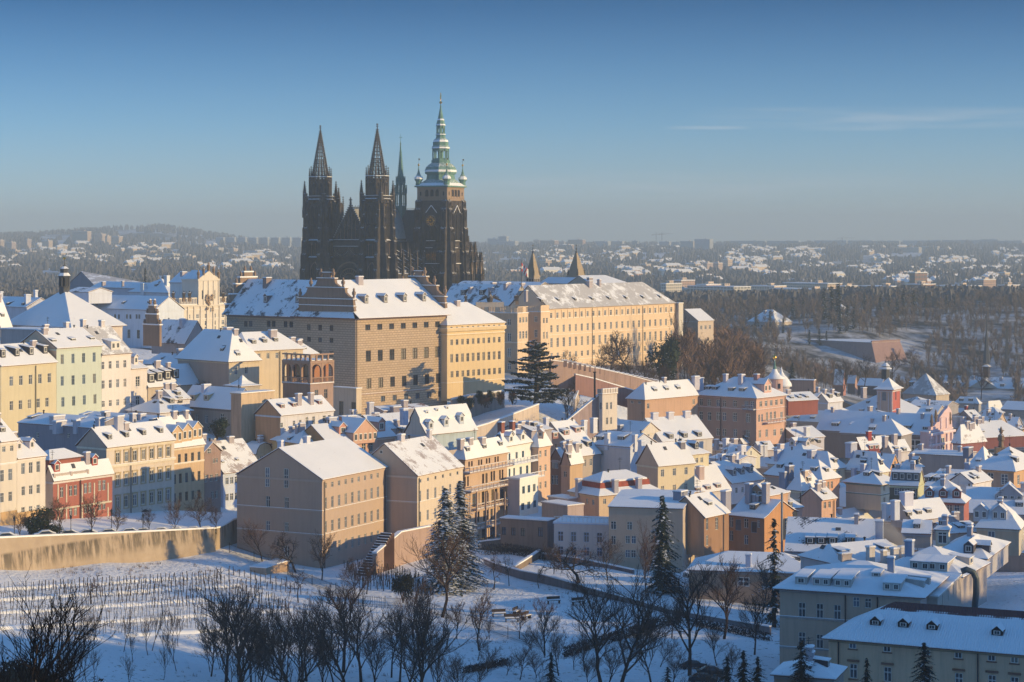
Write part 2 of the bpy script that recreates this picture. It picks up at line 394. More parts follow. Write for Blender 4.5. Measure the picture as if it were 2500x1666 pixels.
        for k in range(len(rings)-1):
            for j in range(4):
                if j in ends: continue
                j2 = (j+1) % 4; b.poly([top[k][j], top[k][j2], top[k+1][j2], top[k+1][j]], 0); b.poly([low[k][j2], low[k][j], low[k+1][j], low[k+1][j2]], 1)
        for j in range(4):
            if j in ends: continue
            j2 = (j+1) % 4; b.poly([mid[0][j], mid[0][j2], top[0][j2], top[0][j]], 0); b.poly([low[0][j], low[0][j2], mid[0][j2], mid[0][j]], 1)
        # verge faces at the gables
        for a, gi in ((s.a0, 0), (s.a1, 1)):
            if a: continue
            for k in range(len(rings)-1):
                idx = ((0, 3) if gi == 0 else (1, 2)) if s.axis == 'u' else ((0, 1) if gi == 0 else (3, 2))
                for j in idx:
                    p, q = rings[k][j], rings[k+1][j]; 
                    b.poly([(p[0], p[1], p[2]-.14), (q[0], q[1], q[2]-.14), (q[0], q[1], q[2]-.02), (p[0], p[1], p[2]-.02)], 1)
                    b.poly([(p[0], p[1], p[2]-.02), (q[0], q[1], q[2]-.02), (q[0], q[1], q[2]+.1), (p[0], p[1], p[2]+.1)], 0)
        s.roof = b.build('roof', [s.sn, tile()], s.root)
    def band(s, z, h, d, m):
        b = MB(); LU, LV = s.LU, s.LV
        b.box(-d, LU, -d, 0, z, z+h, 0); b.box(-d, 0, 0, LV, z, z+h, 0)
        if d >= .1 and z < s.H-.6: b.box(-d, LU, -d, -.005, z+h, z+h+.08, 1); b.box(-d, -.005, -.005, LV, z+h, z+h+.08, 1)
        return b.build('cornice', [m, snowm()], s.root)
    def run(s, side):
        if (side == 'R') == (s.axis == 'u'): return s.half
        return s.a0 if s.a0 else s.half
    def hit(s, side, px, py):
        """pixel ray onto a roof slope -> local x, y, z"""
        rn = s.run(side)+s.ov; S = s.rh/rn; k = (px-1250)/F; t = (HY-py)/F
        # world point (k Y, Y, t Y); local v or u coordinate q (distance in from eave), height = H + S*(q+ov)
        # local x = c*(X-wx)+s*(Y-wy); local y = -s*(X-wx)+c*(Y-wy)
        if side == 'R': A = -s.s*k+s.c; B = s.s*s.wx-s.c*s.wy
        else: A = s.c*k+s.s; B = -s.c*s.wx-s.s*s.wy
        # t*Y - zb = H + S*(A*Y + B + ov)
        Y = (s.H+s.zb+S*(B+s.ov))/(t-S*A)
        Xw = k*Y; lx = s.c*(Xw-s.wx)+s.s*(Y-s.wy); ly = -s.s*(Xw-s.wx)+s.c*(Y-s.wy)
        return lx, ly, t*Y-s.zb+.2, S
    def adddorm(s, side, x1, y1, x2, y2, n, w, h, kind='shed', col=None):
        for i in range(n):
            f = i/max(1, n-1); lx, ly, lz, S = s.hit(side, x1+(x2-x1)*f, y1+(y2-y1)*f)
            me = dormer_mesh(kind, w, h, min(S, 3), s.dpl if col is None else plaster(col), snowm())
            link('dormer', me, s.roof, (lx, ly, lz), 0 if side == 'R' else R(-90))
    def addchim(s, px, py, w, d, h, side='R', col=None):
        lx, ly, lz, S = s.hit(side, px, py)
        link('chimney', chimney_mesh(w*.74, d*.8, min(h*.55, 2.0+h*.08), plaster(col or CHIM)), s.roof, (lx, ly, lz))
    def pipe(s, side, px, z0=0):
        t = s.ray(side, px); b = MB(); q = (t, -.22, 0) if side == 'R' else (-.22, t, 0)
        b.tube((q[0], q[1], z0), (q[0], q[1], s.H-.3), .1, .1, 5); b.build('downpipe', [dark()], s.root)
    def placewins(s, limit=98):
        ws = sorted(s.wins, key=lambda q: -q[3]*q[4]*(1/(s.D+q[1])))
        rest = MB(); rm = None
        for i, (side, t, z, w, h, kind, fr) in enumerate(ws):
            fm = s.fm if fr is None else plaster(fr)
            f, g, both, mb = win_mesh(w, h, kind, fm, (0, 0, 1, 0, 2, 0, 1)[int(t*7.3+z*3.1) % 7])
            d = .14 if (side, round(t-w/2, 3), round(z-h/2, 3)) in s.cut else -.04
            loc = (t, d, z) if side == 'R' else (d, t, z); rz = 0 if side == 'R' else R(-90)
            if i >= limit:
                rest.merge(mb, Matrix.Translation(loc) @ Matrix.Rotation(rz, 4, 'Z')); rm = fm; continue
            if s.D < 480:
                o = link('window', f, s.root, loc, rz); link('pane', g, o)
            else: link('window', both, s.root, loc, rz)
        if rm: rest.build('window_rows', [rm, glassm()], s.root)['kind'] = 'stuff'
    def auto(s, k):
        """small roof clutter: hatches, aerials, vents"""
        r = random.Random(k); S = s.rh/(s.half+s.ov)
        for side, L in (('R', s.LU), ('L', s.LV)):
            rn = s.run(side); Sx = s.rh/(rn+s.ov); gable = (side == 'R') != (s.axis == 'u') and not s.a0
            if gable or Sx > 2.2: continue
            m0 = (s.a0 if (side == 'R') == (s.axis == 'u') else s.half)*.6+1.2
            if not getattr(s, 'hasd', 0) and r.random() < .75:
                n_ = max(1, int((L-2*m0)/4.2)); kd = r.choice(('shed', 'eye', 'shed')); q = rn*r.uniform(.25, .42); w_ = r.uniform(1.2, 1.7)
                for i in range(min(n_, 5)):
                    t = L/2 if n_ == 1 else m0+(L-2*m0)*i/(n_-1); z = s.H+.2+Sx*(q+s.ov)
                    link('dormer', dormer_mesh(kd, w_, .9 if kd == 'shed' else .5, Sx, s.dpl, snowm()), s.roof, (t, q, z) if side == 'R' else (q, t, z), 0 if side == 'R' else R(-90))
            if r.random() < .5:
                t = L*r.uniform(.3, .7); q = rn*r.uniform(.55, .75); b = MB().box(-.4, .4, -.5, .5, 0, .12, 0); k_ = 'hatch'
                if k_ not in _wc: _wc[k_] = b.mesh('roof_hatch', [slate()])
                z = s.H+.28+Sx*(q+s.ov); o = link('roof_hatch', _wc[k_], s.roof, (t, q, z) if side == 'R' else (q, t, z)); o.rotation_euler = (math.atan(Sx), 0, 0) if side == 'R' else (0, -math.atan(Sx), 0)
        if 'aerial' not in _wc:
            b = MB(); b.tube((0, 0, -.5), (0, 0, 3.2), .05, .04, 4)
            for z, w_ in ((3.0, .7), (2.7, .9), (2.3, .5)): b.tube((-w_, 0, z), (w_, 0, z), .03, .03, 3); b.tube((0, -w_*.5, z), (0, w_*.5, z), .03, .03, 3)
            _wc['aerial'] = b.mesh('aerial', [dark()]); b = MB(); b.lathe(0, 0, [(-.6, .16), (.8, .16), (.82, .3), (.95, .25), (1.05, .05)], 6); _wc['vent'] = b.mesh('vent_pipe', [dark()])
        for nm in ('aerial', 'vent', 'vent'):
            if r.random() < .55:
                a = s.a0+(s.LA-s.a0-s.a1)*r.random(); c_ = s.half+r.uniform(-.5, .5); z = s.H+s.rh*(1-abs(c_-s.half)/s.half); link(_wc[nm].name.split('.')[0], _wc[nm], s.roof, (a, c_, z) if s.axis == 'u' else (c_, a, z), r.uniform(0, 3))
        if not getattr(s, 'hasc', 0):
            for i in range(r.randint(1, 3)):
                a = s.a0+.8+(s.LA-s.a0-s.a1-1.6)*r.random(); c_ = s.half*r.uniform(.7, 1); z = s.H+s.rh*c_/s.half; w_ = r.uniform(.9, 1.6); link('chimney', chimney_mesh(w_, .8, r.uniform(1.1, 1.9), plaster(CHIM)), s.roof, (a, c_, z) if s.axis == 'u' else (c_, a, z))
    def box(s, name, x0, x1, y0, y1, z0, z1, m, skip=''):
        return MB().box(x0, x1, y0, y1, z0, z1, 0, skip).build(name, [m], s.root)
    def at(s, u, v):
        X_ = s.wx+s.c*u-s.s*v; Y_ = s.wy+s.s*u+s.c*v; return 1250+F*X_/Y_, Y_
def HS(*a, **k): return House('house', *a, **k)
# survey sheets: origin and magnification of the crops the measurements below were read from
SH = {'A': (0, 550, 3.647), 'B': (0, 950, 3.647), 'D': (530, 640, 3.647), 'W': (1040, 560, 3.336), 'E': (560, 1020, 3.336), 'F': (1100, 980, 3.647),
      'G': (1600, 840, 4.9), 'H': (2020, 840, 4.9), 'I': (1640, 1060, 5.227), 'J': (2060, 1060, 5.227), 'K': (1860, 1300, 3.677), 'Q': (1640, 540, 2.736), 'P': (0, 0, 1)}
def HZ(zn, label, x0, y0, yb, D, xL, xR, th, roof='gu', ry=None, col='D8BE94', win=(), dorm=(), chim=(), bands=(), pipes=(), name='house', **k):
    ox, oy, sc_ = SH[zn]; fx = lambda x: x if x < 0 else ox+x/sc_; fy = lambda y: oy+y/sc_
    if zn in 'EF': D *= 1.08
    h = House(name, label, fx(x0), fy(y0), fy(yb), D, fx(xL), fx(xR), th, roof, fy(ry) if ry is not None else None, col,
                 [(w_[0], ox+w_[1]/sc_, fy(w_[2]), ox+w_[3]/sc_, *w_[4:]) for w_ in win],
                 [(d[0], ox+d[1]/sc_, fy(d[2]), ox+d[3]/sc_, fy(d[4]), *d[5:]) for d in dorm],
                 [(ox+c[0]/sc_, fy(c[1]), *c[2:]) for c in chim], bands=[fy(b) for b in bands], pipes=[(p[0], ox+p[1]/sc_) for p in pipes], **k)
    h.hasd = len(dorm); h.hasc = len(chim)
    if h.rtype != 'flat' and name == 'house' and D < 800 and not k.get('deep'): h.auto(int(x0*7+y0))
    h.sr = lambda side, x: h.ray(side, ox+x/sc_)
    h.sz = lambda side, x, y: h.zat(side, ox+x/sc_, fy(y))
    return h
# ---------------------------------------------------------------- the land: one sheet from the viewpoint to the horizon
GP = [  # (column, distance, height) of surveyed ground points, height relative to the viewpoint
 (-1500,30,-6),(1250,30,-8),(4000,30,-2),(-1500,120,-34),(1250,120,-40),(4000,120,-30),(-600,250,-50),(300,250,-62),(1250,250,-62),(2500,250,-64),
 (-600,400,-46),(-300,340,-53),(0,369,-59.6),(250,387,-61.4),(520,409,-62.8),(0,330,-60.4),(300,340,-63.6),(600,345,-66.8),(0,290,-60),(300,300,-63.4),(600,300,-66.5),
 (640,416,-64.6),(785,412,-66),(580,425,-62.8),(700,372,-66),(850,369,-66),(1000,386,-66.2),(1100,412,-66.5),(950,420,-66),(1250,415,-67),(1400,372,-66.2),
 (1500,345,-66.5),(1300,313,-66.5),(1800,355,-66),(1900,315,-66),(1700,390,-66),(1500,425,-67.5),(1320,445,-68),(1200,450,-68),(2300,330,-67),(2500,400,-68),
 (-400,470,-50),(0,440,-62),(300,450,-62),(560,470,-62),(800,470,-66),(1400,480,-72),(1700,480,-74),(2100,480,-74),(2600,480,-74),(3200,480,-60),
 (1100,480,-66),(1300,540,-64),(1600,560,-72),(2000,600,-80),(2600,600,-80),(3400,600,-74),(1700,650,-78),(2000,700,-82),(2600,720,-84),(2000,860,-84),(2600,900,-88),(3300,900,-90),
 (-400,520,-38),(0,490,-45),(300,480,-45),(330,520,-44),(560,500,-50),(800,520,-56),(1000,540,-58),(880,575,-50),(1108,600,-53),(1210,590,-50),(1300,590,-50),(1400,560,-57),
 (200,560,-36),(430,700,-38),(0,650,-36),(-600,700,-30),(700,700,-44),(900,720,-38),(1150,700,-50),(1340,760,-50),(1500,700,-49),(1645,828,-53),(1650,720,-54),(1750,900,-53),
 (1800,700,-64),(1900,950,-58),(780,930,-30),(1100,950,-30),(600,930,-36),(1300,950,-40),(0,930,-38),(-600,1000,-40),
 (1700,1050,-62),(1850,1080,-70),(2050,1080,-80),(2300,1080,-88),(2700,1080,-90),(2100,1225,-76),(1950,1215,-72),(2100,1290,-60),(1880,1260,-62),(2300,1250,-78),(2500,1250,-76),(3200,1200,-84),
 (1700,1350,-58),(2000,1340,-54),(2300,1400,-55),(2500,1420,-52),(3000,1450,-56),(1700,1550,-52),(2100,1560,-48),(2500,1560,-47),(2500,1700,-52),(2000,1750,-54),(3300,1700,-60),
 (1300,1300,-46),(1300,1700,-60),(1300,2300,-68),(1700,2300,-72),(2100,2300,-72),(2500,2300,-72),(3300,2300,-72),(0,1300,-46),(300,1600,-52),(700,1600,-52),(-600,1600,-60)]
FAR = {  # distance: pixel rows of the far ground at these columns
 'cols': [-900, 0, 200, 400, 650, 800, 1200, 1600, 2000, 2500, 3400],
 2600: [690, 690, 690, 690, 695, 695, 700, 702, 704, 706, 706],
 3100: [664, 668, 664, 664, 672, 678, 676, 678, 682, 680, 680],
 3700: [640, 650, 648, 646, 652, 656, 660, 660, 668, 664, 664],
 4300: [625, 632, 630, 628, 634, 642, 640, 640, 650, 650, 650],
 5000: [606, 612, 610, 606, 616, 626, 624, 620, 626, 632, 630],
 5800: [588, 592, 588, 588, 606, 612, 611, 612, 612, 616, 614],
 6600: [580, 583, 572, 566, 600, 604, 604, 604, 604, 605, 604],
 7400: [577, 579, 569, 556, 597, 602, 602, 602, 600, 599, 598],
 9000: [590, 590, 580, 576, 600, 604, 604, 604, 602, 600, 600],
 14000: [596, 596, 596, 596, 596, 603, 603, 603, 603, 602, 602]}
for d, rows in FAR.items():
    if d == 'cols': continue
    for px, py in zip(FAR['cols'], rows): GP.append((px, d, Z(py, d)))
_g = np.array(GP, float); _G = np.stack([_g[:, 0]/420, np.log(_g[:, 1])*4.2], 1); _zz = _g[:, 2]/_g[:, 1]*400
def _phi(r): return r
_n = len(_G); _A = np.zeros((_n+3, _n+3)); _A[:_n, :_n] = np.linalg.norm(_G[:, None]-_G[None], axis=2); _A[:_n, _n] = 1; _A[:_n, _n+1:] = _G; _A[_n, :_n] = 1; _A[_n+1:, :_n] = _G.T
_A[:_n, :_n] -= np.eye(_n)*.02
_W = np.linalg.solve(_A, np.concatenate([_zz, np.zeros(3)]))
def ground_np(px, D):
    px = np.clip(px, -1500, 4000); q = np.stack([px/420, np.log(D)*4.2], 1); r = np.linalg.norm(q[:, None]-_G[None], axis=2)
    return (r @ _W[:_n]+_W[_n]+q @ _W[_n+1:])/400*D
def hill_np(x, y):
    """the wooded hill right of the view whose ridge keeps the morning sun off the gardens"""
    a = R(-SUN_AZ); q = x*math.sin(a)+y*math.cos(a)
    top = np.interp(q, [0, 120, 250, 290, 320, 334, 350, 380, 420, 460, 520], [55, 50, 36, 14, -6, -11, -15, -21, -30, -46, -90])
    k = np.clip((x-150)/140, 0, 1); k = k*k*(3-2*k)
    return top, k
def gz(px, D): return float(ground_np(np.array([float(px)]), np.array([float(D)]))[0])
def G(px, D): return Vector((X(px, D), D, gz(px, D)))
Ds = [60*(1.0155**i) for i in range(0, 326)]
cols = np.concatenate([[-9000, -6500, -4800, -3600, -2800, -2100], np.arange(-1500, 4100, 42.0), np.arange(4200, 6000, 150), np.arange(6000, 14000, 400)])
DD = np.repeat(Ds, len(cols)); PX = np.tile(cols, len(Ds)); zz = ground_np(PX, DD)
XX = (PX-1250)/F*DD
top, k = hill_np(XX, DD); zz = np.where(top > zz, zz*(1-k)+top*k, zz)
rs = np.random.RandomState(3)
zz = zz+np.clip(DD-2500, 0, 4000)/4000*rs.normal(0, 2.2, len(zz))
zz = np.minimum(zz, np.where(DD < 255, -.225*DD-2, 1e9)+np.where(np.abs(XX) > .27*DD, 1e9, 0))
g = MB(); g.v = [(float(a), float(b), float(c)) for a, b, c in zip(XX, DD, zz)]
nc = len(cols)
for i in range(len(Ds)-1):
    for j in range(nc-1): a = i*nc+j; g.f.append((a, a+1, a+1+nc, a+nc))
g.m = [0]*len(g.f)
m, n, b = newmat('snowy_ground'); v = coords(n)
geo = nd(n, 'ShaderNodeSeparateXYZ'); n.links.new(v, geo.inputs[0])
f1 = noi(n, v, .035, 6, .6); f2 = noi(n, v, .9, 5, .6); f3 = noi(n, coords(n, (1, .55, 1)), .0042, 8, .62); f4 = noi(n, coords(n, (1, 1, 1)), .03, 6, .7)
near = mixc(n, ramp(n, f1, (.3, 0.), (.7, 1.)), (.76, .77, .80), (.86, .86, .88))
near = mixc(n, ramp(n, mth(n, 'ADD', f2, mth(n, 'MULTIPLY', f1, .35)), (.80, 0.), (.88, 1.)), near, (.20, .15, .11))
wood = mixc(n, ramp(n, f4, (.42, 0.), (.60, 1.)), (.045, .038, .034), (.55, .55, .58))
far = mixc(n, ramp(n, mth(n, 'ADD', f3, mth(n, 'MULTIPLY', f4, .12)), (.50, 0.), (.60, 1.)), (.09, .09, .095), (.66, .66, .70))
mid = mixc(n, ramp(n, mth(n, 'DIVIDE', geo.outputs[1], 1000.0), (.68, 0.), (.78, 1.)), near, wood)
al = mixc(n, ramp(n, mth(n, 'DIVIDE', geo.outputs[1], 4000.0), (.40, 0.), (.46, 1.)), mid, far)
n.links.new(al, b.inputs['Base Color']); b.inputs['Roughness'].default_value = .85; b.inputs['Specular IOR Level'].default_value = .15
bump(n, b, mth(n, 'ADD', f2, mth(n, 'MULTIPLY', f1, 3.)), .9, .55)
tag(g.build('ground', [m], None, smooth=True), None, None, None, 'structure')

# street on its terrace above the vineyard
SZ = -59.6
sm = snowm()
def wd(px): return float(np.interp(px, [-330, 0, 120, 250, 400, 521], [346, 371, 381.5, 391.5, 403, 412.5]))
def sz(px): return SZ+max(0, 521-px)/521*4.6
b_ = MB(); pts = [(-330, wd(-330)+1), (0, wd(0)+1), (250, wd(250)+1), (521, 413.5), (575, 428), (575, 446), (300, 440), (0, 425), (-330, 420)]
b_.rings([[(X(a, d), d, -68) for a, d in pts], [(X(a, d), d, sz(a)) for a, d in pts]]); tag(b_.build('street', [sm]), None, None, None, 'structure')
def wallrun(name, label, cat, pts, thick, top, bot, m, coping=.25, batter=0., group=None, capm=None):
    """a garden or retaining wall through plan points; top and bottom heights per point"""
    e = empty(name, (pts[0][0], pts[0][1], bot[0]), 0, label, cat, group); o = Vector((pts[0][0], pts[0][1], bot[0]))
    b = MB(); c = MB(); L = []
    n_ = len(pts)
    nrm = []
    for i in range(n_):
        a = Vector(pts[max(0, i-1)]); q = Vector(pts[min(n_-1, i+1)]); d = (q-a).normalized(); nrm.append(Vector((-d.y, d.x)))
    fr = []; cp = []
    for i, (x, y) in enumerate(pts):
        nn = nrm[i]; f0 = (x-nn.x*batter-o.x, y-nn.y*batter-o.y, bot[i]-1-o.z); f1 = (x-o.x, y-o.y, top[i]-o.z); k1 = (x+nn.x*thick-o.x, y+nn.y*thick-o.y, top[i]-o.z); k0 = (k1[0], k1[1], bot[i]-1-o.z)
        fr.append([f0, f1, k1, k0]); z = top[i]-o.z; g_ = .12
        cp.append([(x-nn.x*g_-o.x, y-nn.y*g_-o.y, z), (x-nn.x*g_*.7-o.x, y-nn.y*g_*.7-o.y, z+coping), (x+nn.x*(thick+g_*.7)-o.x, y+nn.y*(thick+g_*.7)-o.y, z+coping), (x+nn.x*(thick+g_)-o.x, y+nn.y*(thick+g_)-o.y, z)])
    b.rings(fr); c.rings(cp); b.build('wall', [m], e); c.build('coping', [capm or snowm()], e); return e
m, n, b = newmat('stained_render'); v = coords(n)
st = noi(n, coords(n, (1.1, 1.1, .10)), .8, 6, .7); sg = nd(n, 'ShaderNodeSeparateXYZ'); n.links.new(v, sg.inputs[0])
base = mixc(n, ramp(n, noi(n, v, .3, 5), (.3, 0.), (.7, 1.)), (.34, .26, .19), (.46, .365, .275))
n.links.new(mixc(n, mth(n, 'MULTIPLY', ramp(n, st, (.42, 0.), (.56, 1.)), ramp(n, mth(n, 'DIVIDE', sg.outputs[2], 6.0), (0., .05), (.25, .7), (.62, .9), (.70, 0.))), base, (.085, .07, .05)), b.inputs['Base Color'])
bump(n, b, st, .4, .1); b.inputs['Roughness'].default_value = .95; STAIN = m
wallrun('retaining_wall', 'long rendered retaining wall with dark streaks and a snowy coping above the vineyard', 'retaining wall',
        [(X(q, wd(q)), wd(q)) for q in (-330, 0, 120, 250, 400, 521)],
        .7, [Z(y, wd(q)) for q, y in zip((-330, 0, 120, 250, 400, 521), (1326, 1314.5, 1309, 1304, 1297, 1291))], [-61, -60.2, -60.6, -61.6, -62.6, -62.9], STAIN, .3, .9)
cw = [(522, 413), (535, 416), (552, 420), (570, 423), (586, 427), (594, 430)]
wallrun('garden_wall', 'curving shaded wall with swept snowy coping beside the tall beige school', 'garden wall',
        [(X(a, d), d) for a, d in cw], .6, [Z(y, d) for (a, d), y in zip(cw, (1292, 1289, 1281, 1270, 1266, 1268))], [-62]*6, STAIN, .28)
# ---------------------------------------------------------------- the cathedral
def stone(name, dk, lt, snow=.0):
    m, n, b = newmat(name); v = coords(n)
    f = noi(n, v, .35, 6, .7); f2 = noi(n, coords(n, (1, 1, .15)), 1.2, 5, .7); f3 = noi(n, v, 2.2, 3, .6)
    c = mixc(n, ramp(n, mth(n, 'ADD', mth(n, 'MULTIPLY', f, .5), mth(n, 'MULTIPLY', f2, .5)), (.36, 0.), (.64, 1.)), dk, lt)
    if snow:
        g = nd(n, 'ShaderNodeNewGeometry'); s_ = nd(n, 'ShaderNodeSeparateXYZ'); n.links.new(g.outputs['Normal'], s_.inputs[0])
        u = mth(n, 'MULTIPLY', ramp(n, s_.outputs[2], (.3, 0.), (.7, 1.)), ramp(n, f3, (.48, 0.), (.58, .85)))
        c = mixc(n, u, c, (.78, .79, .82))
    n.links.new(c, b.inputs['Base Color']); b.inputs['Roughness'].default_value = .92; b.inputs['Specular IOR Level'].default_value = .15
    bump(n, b, f3, .6, .15); return m
GOTH = stone('sooty_sandstone', (.018, .018, .021), (.125, .104, .092), 1)
GLIT = stone('pale_sandstone', (.16, .115, .08), (.30, .21, .145), 1)
RECS = flatm('glass_recess_black', (.013, .012, .014), .5)  # near-black for window glass and for painted shade in recesses and openings
COPR = stone('green_copper', (.085, .185, .165), (.19, .33, .285), 1)
CSNOW = snowm()
GM = [GOTH, RECS, CSNOW, GLIT, COPR]
def rot4(b, src, cx, cy, k=(0, 1, 2, 3)):
    for i in k: b.merge(src, Matrix.Translation((cx, cy, 0)) @ Matrix.Rotation(i*math.pi/2, 4, 'Z'))
def pinn(b, x, y, z, h, w, m=0, crock=True):
    a = h*.42; b.box(x-w/2, x+w/2, y-w/2, y+w/2, z, z+a, m)
    q = w*.62; b.rings([[(x-q, y-q, z+a), (x+q, y-q, z+a), (x+q, y+q, z+a), (x-q, y+q, z+a)], [(x-q*.8, y-q*.8, z+a+.2), (x+q*.8, y-q*.8, z+a+.2), (x+q*.8, y+q*.8, z+a+.2), (x-q*.8, y+q*.8, z+a+.2)], [(x-.04, y-.04, z+h), (x+.04, y-.04, z+h), (x+.04, y+.04, z+h), (x-.04, y+.04, z+h)]], m)
    if crock:
        n = max(2, int((h-a)/.8))
        for i in range(1, n):
            t = i/n; r = q*(1-t)+.12; zz = z+a+(h-a)*t
            for sx, sy in ((1, 1), (1, -1), (-1, 1), (-1, -1)): b.box(x+sx*r-.1, x+sx*r+.1, y+sy*r-.1, y+sy*r+.1, zz, zz+.2, m)
        b.box(x-.25, x+.25, y-.25, y+.25, z+h-.5, z+h-.3, m)
def lancet(b, x, z0, z1, w, y, m=1, fr=.18, fm=0, mull=0):
    W = w/2; za = z1-w*.85
    pts = [(x-W, y, z0), (x+W, y, z0), (x+W, y, za), (x+W*.72, y, za+w*.45), (x, y, z1), (x-W*.72, y, za+w*.45), (x-W, y, za)]
    b.poly(pts, m)
    o = [Vector(p) for p in pts]; ring = o[2:]+[o[0]]; ring = [o[1]]+o[2:]+[o[0]]
    for i in range(len(ring)-1):
        p, q = ring[i], ring[i+1]; d = q-p
        if d.length < .05: continue
        nn = Vector((d.z, 0, -d.x)).normalized()*fr
        b.poly([p+Vector((0, -.25, 0)), q+Vector((0, -.25, 0)), q+nn+Vector((0, -.25, 0)), p+nn+Vector((0, -.25, 0))], fm)
        b.poly([p, q, q+Vector((0, -.25, 0)), p+Vector((0, -.25, 0))], fm)
        b.poly([p+nn+Vector((0, -.25, 0)), q+nn+Vector((0, -.25, 0)), q+nn, p+nn], fm)
    for i in range(mull):
        xx = x-W+w*(i+1)/(mull+1); b.box(xx-.06, xx+.06, y-.15, y, z0, za+w*.3, fm)
def butt(b, x, y0, levels, w, m=0, pin=True, face=3):
    """stepped buttress against a wall at y=-y0, running out to -y"""
    for i, (z0, z1, d, pn) in enumerate(levels):
        b.box(x-w/2, x+w/2, -y0-d, -y0+.2, z0, z1, m)
        nd_ = levels[i+1][2] if i+1 < len(levels) else 0
        b.poly([(x-w/2-.05, -y0-d-.08, z1), (x+w/2+.05, -y0-d-.08, z1), (x+w/2+.05, -y0-nd_, z1+.9), (x-w/2-.05, -y0-nd_, z1+.9)], m)
        for s_ in (-1, 1): b.poly([(x+s_*w/2, -y0-d, z1), (x+s_*w/2, -y0-nd_, z1), (x+s_*w/2, -y0-nd_, z1+.9)], m)
        if pn: pinn(b, x, -y0-d+w*.32, z1-pn*.35, pn, w*.42, m)
        # panelled front: thin ribs
        for xx in (-w*.38, 0, w*.38): b.box(x+xx-.07, x+xx+.07, -y0-d-.16, -y0-d, z0+.4, z1-.3, 0)
        lancet(b, x, z0+(z1-z0)*.45, z1-.5, w*.5, -y0-d-.03, 1, .08)
th_c = R(62); O = Vector((X(921, 930), 930, -30)); YN = 30.8
cath = empty('cathedral', O, th_c, 'great dark gothic cathedral with twin openwork spires and a green domed bell tower', 'cathedral')
def west_tower():
    b = MB(); b.box(-4.6, 4.6, -4.6, 4.6, 0, 48.2)
    f = MB(); h = 4.6
    for sx in (-1, 1): butt(f, sx*3.9, h, [(0, 9, 4.1, 4), (9, 16, 3.6, 5), (16, 23, 3.1, 5), (23, 29, 2.6, 5), (29, 35, 2.1, 5), (35, 41, 1.6, 5.5), (41, 47.5, 1.1, 6)], 1.7)
    for x in (-1.25, 1.25): lancet(f, x, 31, 45.5, 1.7, -h-.06, 1, .2, 0, 1)
    lancet(f, 0, 30.2, 47.6, 4.6, -h-.02, 0, .3)
    for z in (29.2, 21.4, 48.0): f.box(-3, 3, -h-1.0, -h, z, z+.35, 0); f.poly([(-3, -h-1.05, z+.36), (3, -h-1.05, z+.36), (3, -h, z+.9), (-3, -h, z+.9)], 2)
    for i in range(6): x = -2.5+i; f.box(x-.09, x+.09, -h-.5, -h, 22.4, 28.6, 3 if i % 2 else 0); lancet(f, x+.5 if i < 5 else 2.5, 23, 27.6, .62, -h-.1, 1, .1)
    lancet(f, 0, 5, 19.5, 4.2, -h-.05, 1, .35, 3, 3)
    for i in range(5): f.box(-2.2+i*1.1-.1, -2.2+i*1.1+.1, -h-.3, -h, 0, 20.8, 0)
    for z in (20.2, 28.2, 36.5, 46.2): 
        for i in range(9): f.box(-2.8+i*.7-.13, -2.8+i*.7+.13, -h-.75, -h-.1, z, z+.32, 0)
    rot4(b, f, 0, 0)
    # gallery and octagon
    for sx, sy in ((1, 1), (1, -1), (-1, 1), (-1, -1)):
        pinn(b, sx*5.2, sy*5.2, 46.5, 10.5, 1.25); pinn(b, sx*6.2, sy*4.6, 40, 8, .9); pinn(b, sx*4.6, sy*6.2, 40, 8, .9)
        b.poly([(sx*4.9, sy*4.9, 50.6), (sx*3.2, sy*4.9, 49), (sx*4.9, sy*3.2, 49)], 2)
    b.box(-5.3, 5.3, -5.3, 5.3, 47.9, 48.3, 0); b.box(-5.1, 5.1, -5.1, 5.1, 48.3, 48.45, 2)
    g = MB()
    for i in range(15): x = -5+i*.714; g.box(x-.09, x+.09, -5.25, -5.1, 48.3, 49.6, 0)
    g.box(-5.2, 5.2, -5.3, -5.05, 49.6, 49.85, 0); g.box(-5.2, 5.2, -5.28, -5.07, 49.85, 50.0, 2); rot4(b, g, 0, 0)
    b.lathe(0, 0, [(48.3, 5.15), (57.4, 5.0)], 8, 0, math.pi/8)
    o = MB(); ap = 5.0*math.cos(math.pi/8)
    lancet(o, -.75, 50.2, 56, 1.1, -ap-.05, 1, .14, 0, 0); lancet(o, .75, 50.2, 56, 1.1, -ap-.05, 1, .14, 0, 0); lancet(o, 0, 49.6, 57.3, 2.9, -ap-.02, 0, .16)
    o.box(-1.7, -1.45, -ap-.5, -ap, 48.5, 57.5, 0)
    for i in range(5): o.box(-1.6+i*.8-.07, -1.6+i*.8+.07, -ap-.5, -ap-.35, 57.6, 58.7, 0)
    o.box(-1.9, 1.9, -ap-.55, -ap+.2, 57.3, 57.65, 0); o.box(-1.9, 1.9, -ap-.5, -ap-.3, 58.7, 58.95, 2)
    for k in range(8): b.merge(o, Matrix.Rotation(k*math.pi/4, 4, 'Z'))
    for k in range(8):
        a = k*math.pi/4+math.pi/8; pinn(b, 5.0*math.cos(a), 5.0*math.sin(a), 55.5, 8.3 if k % 2 else 7.4, .55)
    sp_ = MB(); z0, z1 = 57.6, 79.5; r0, r1 = 4.1, .28
    def rr(z): return r0+(r1-r0)*(z-z0)/(z1-z0)
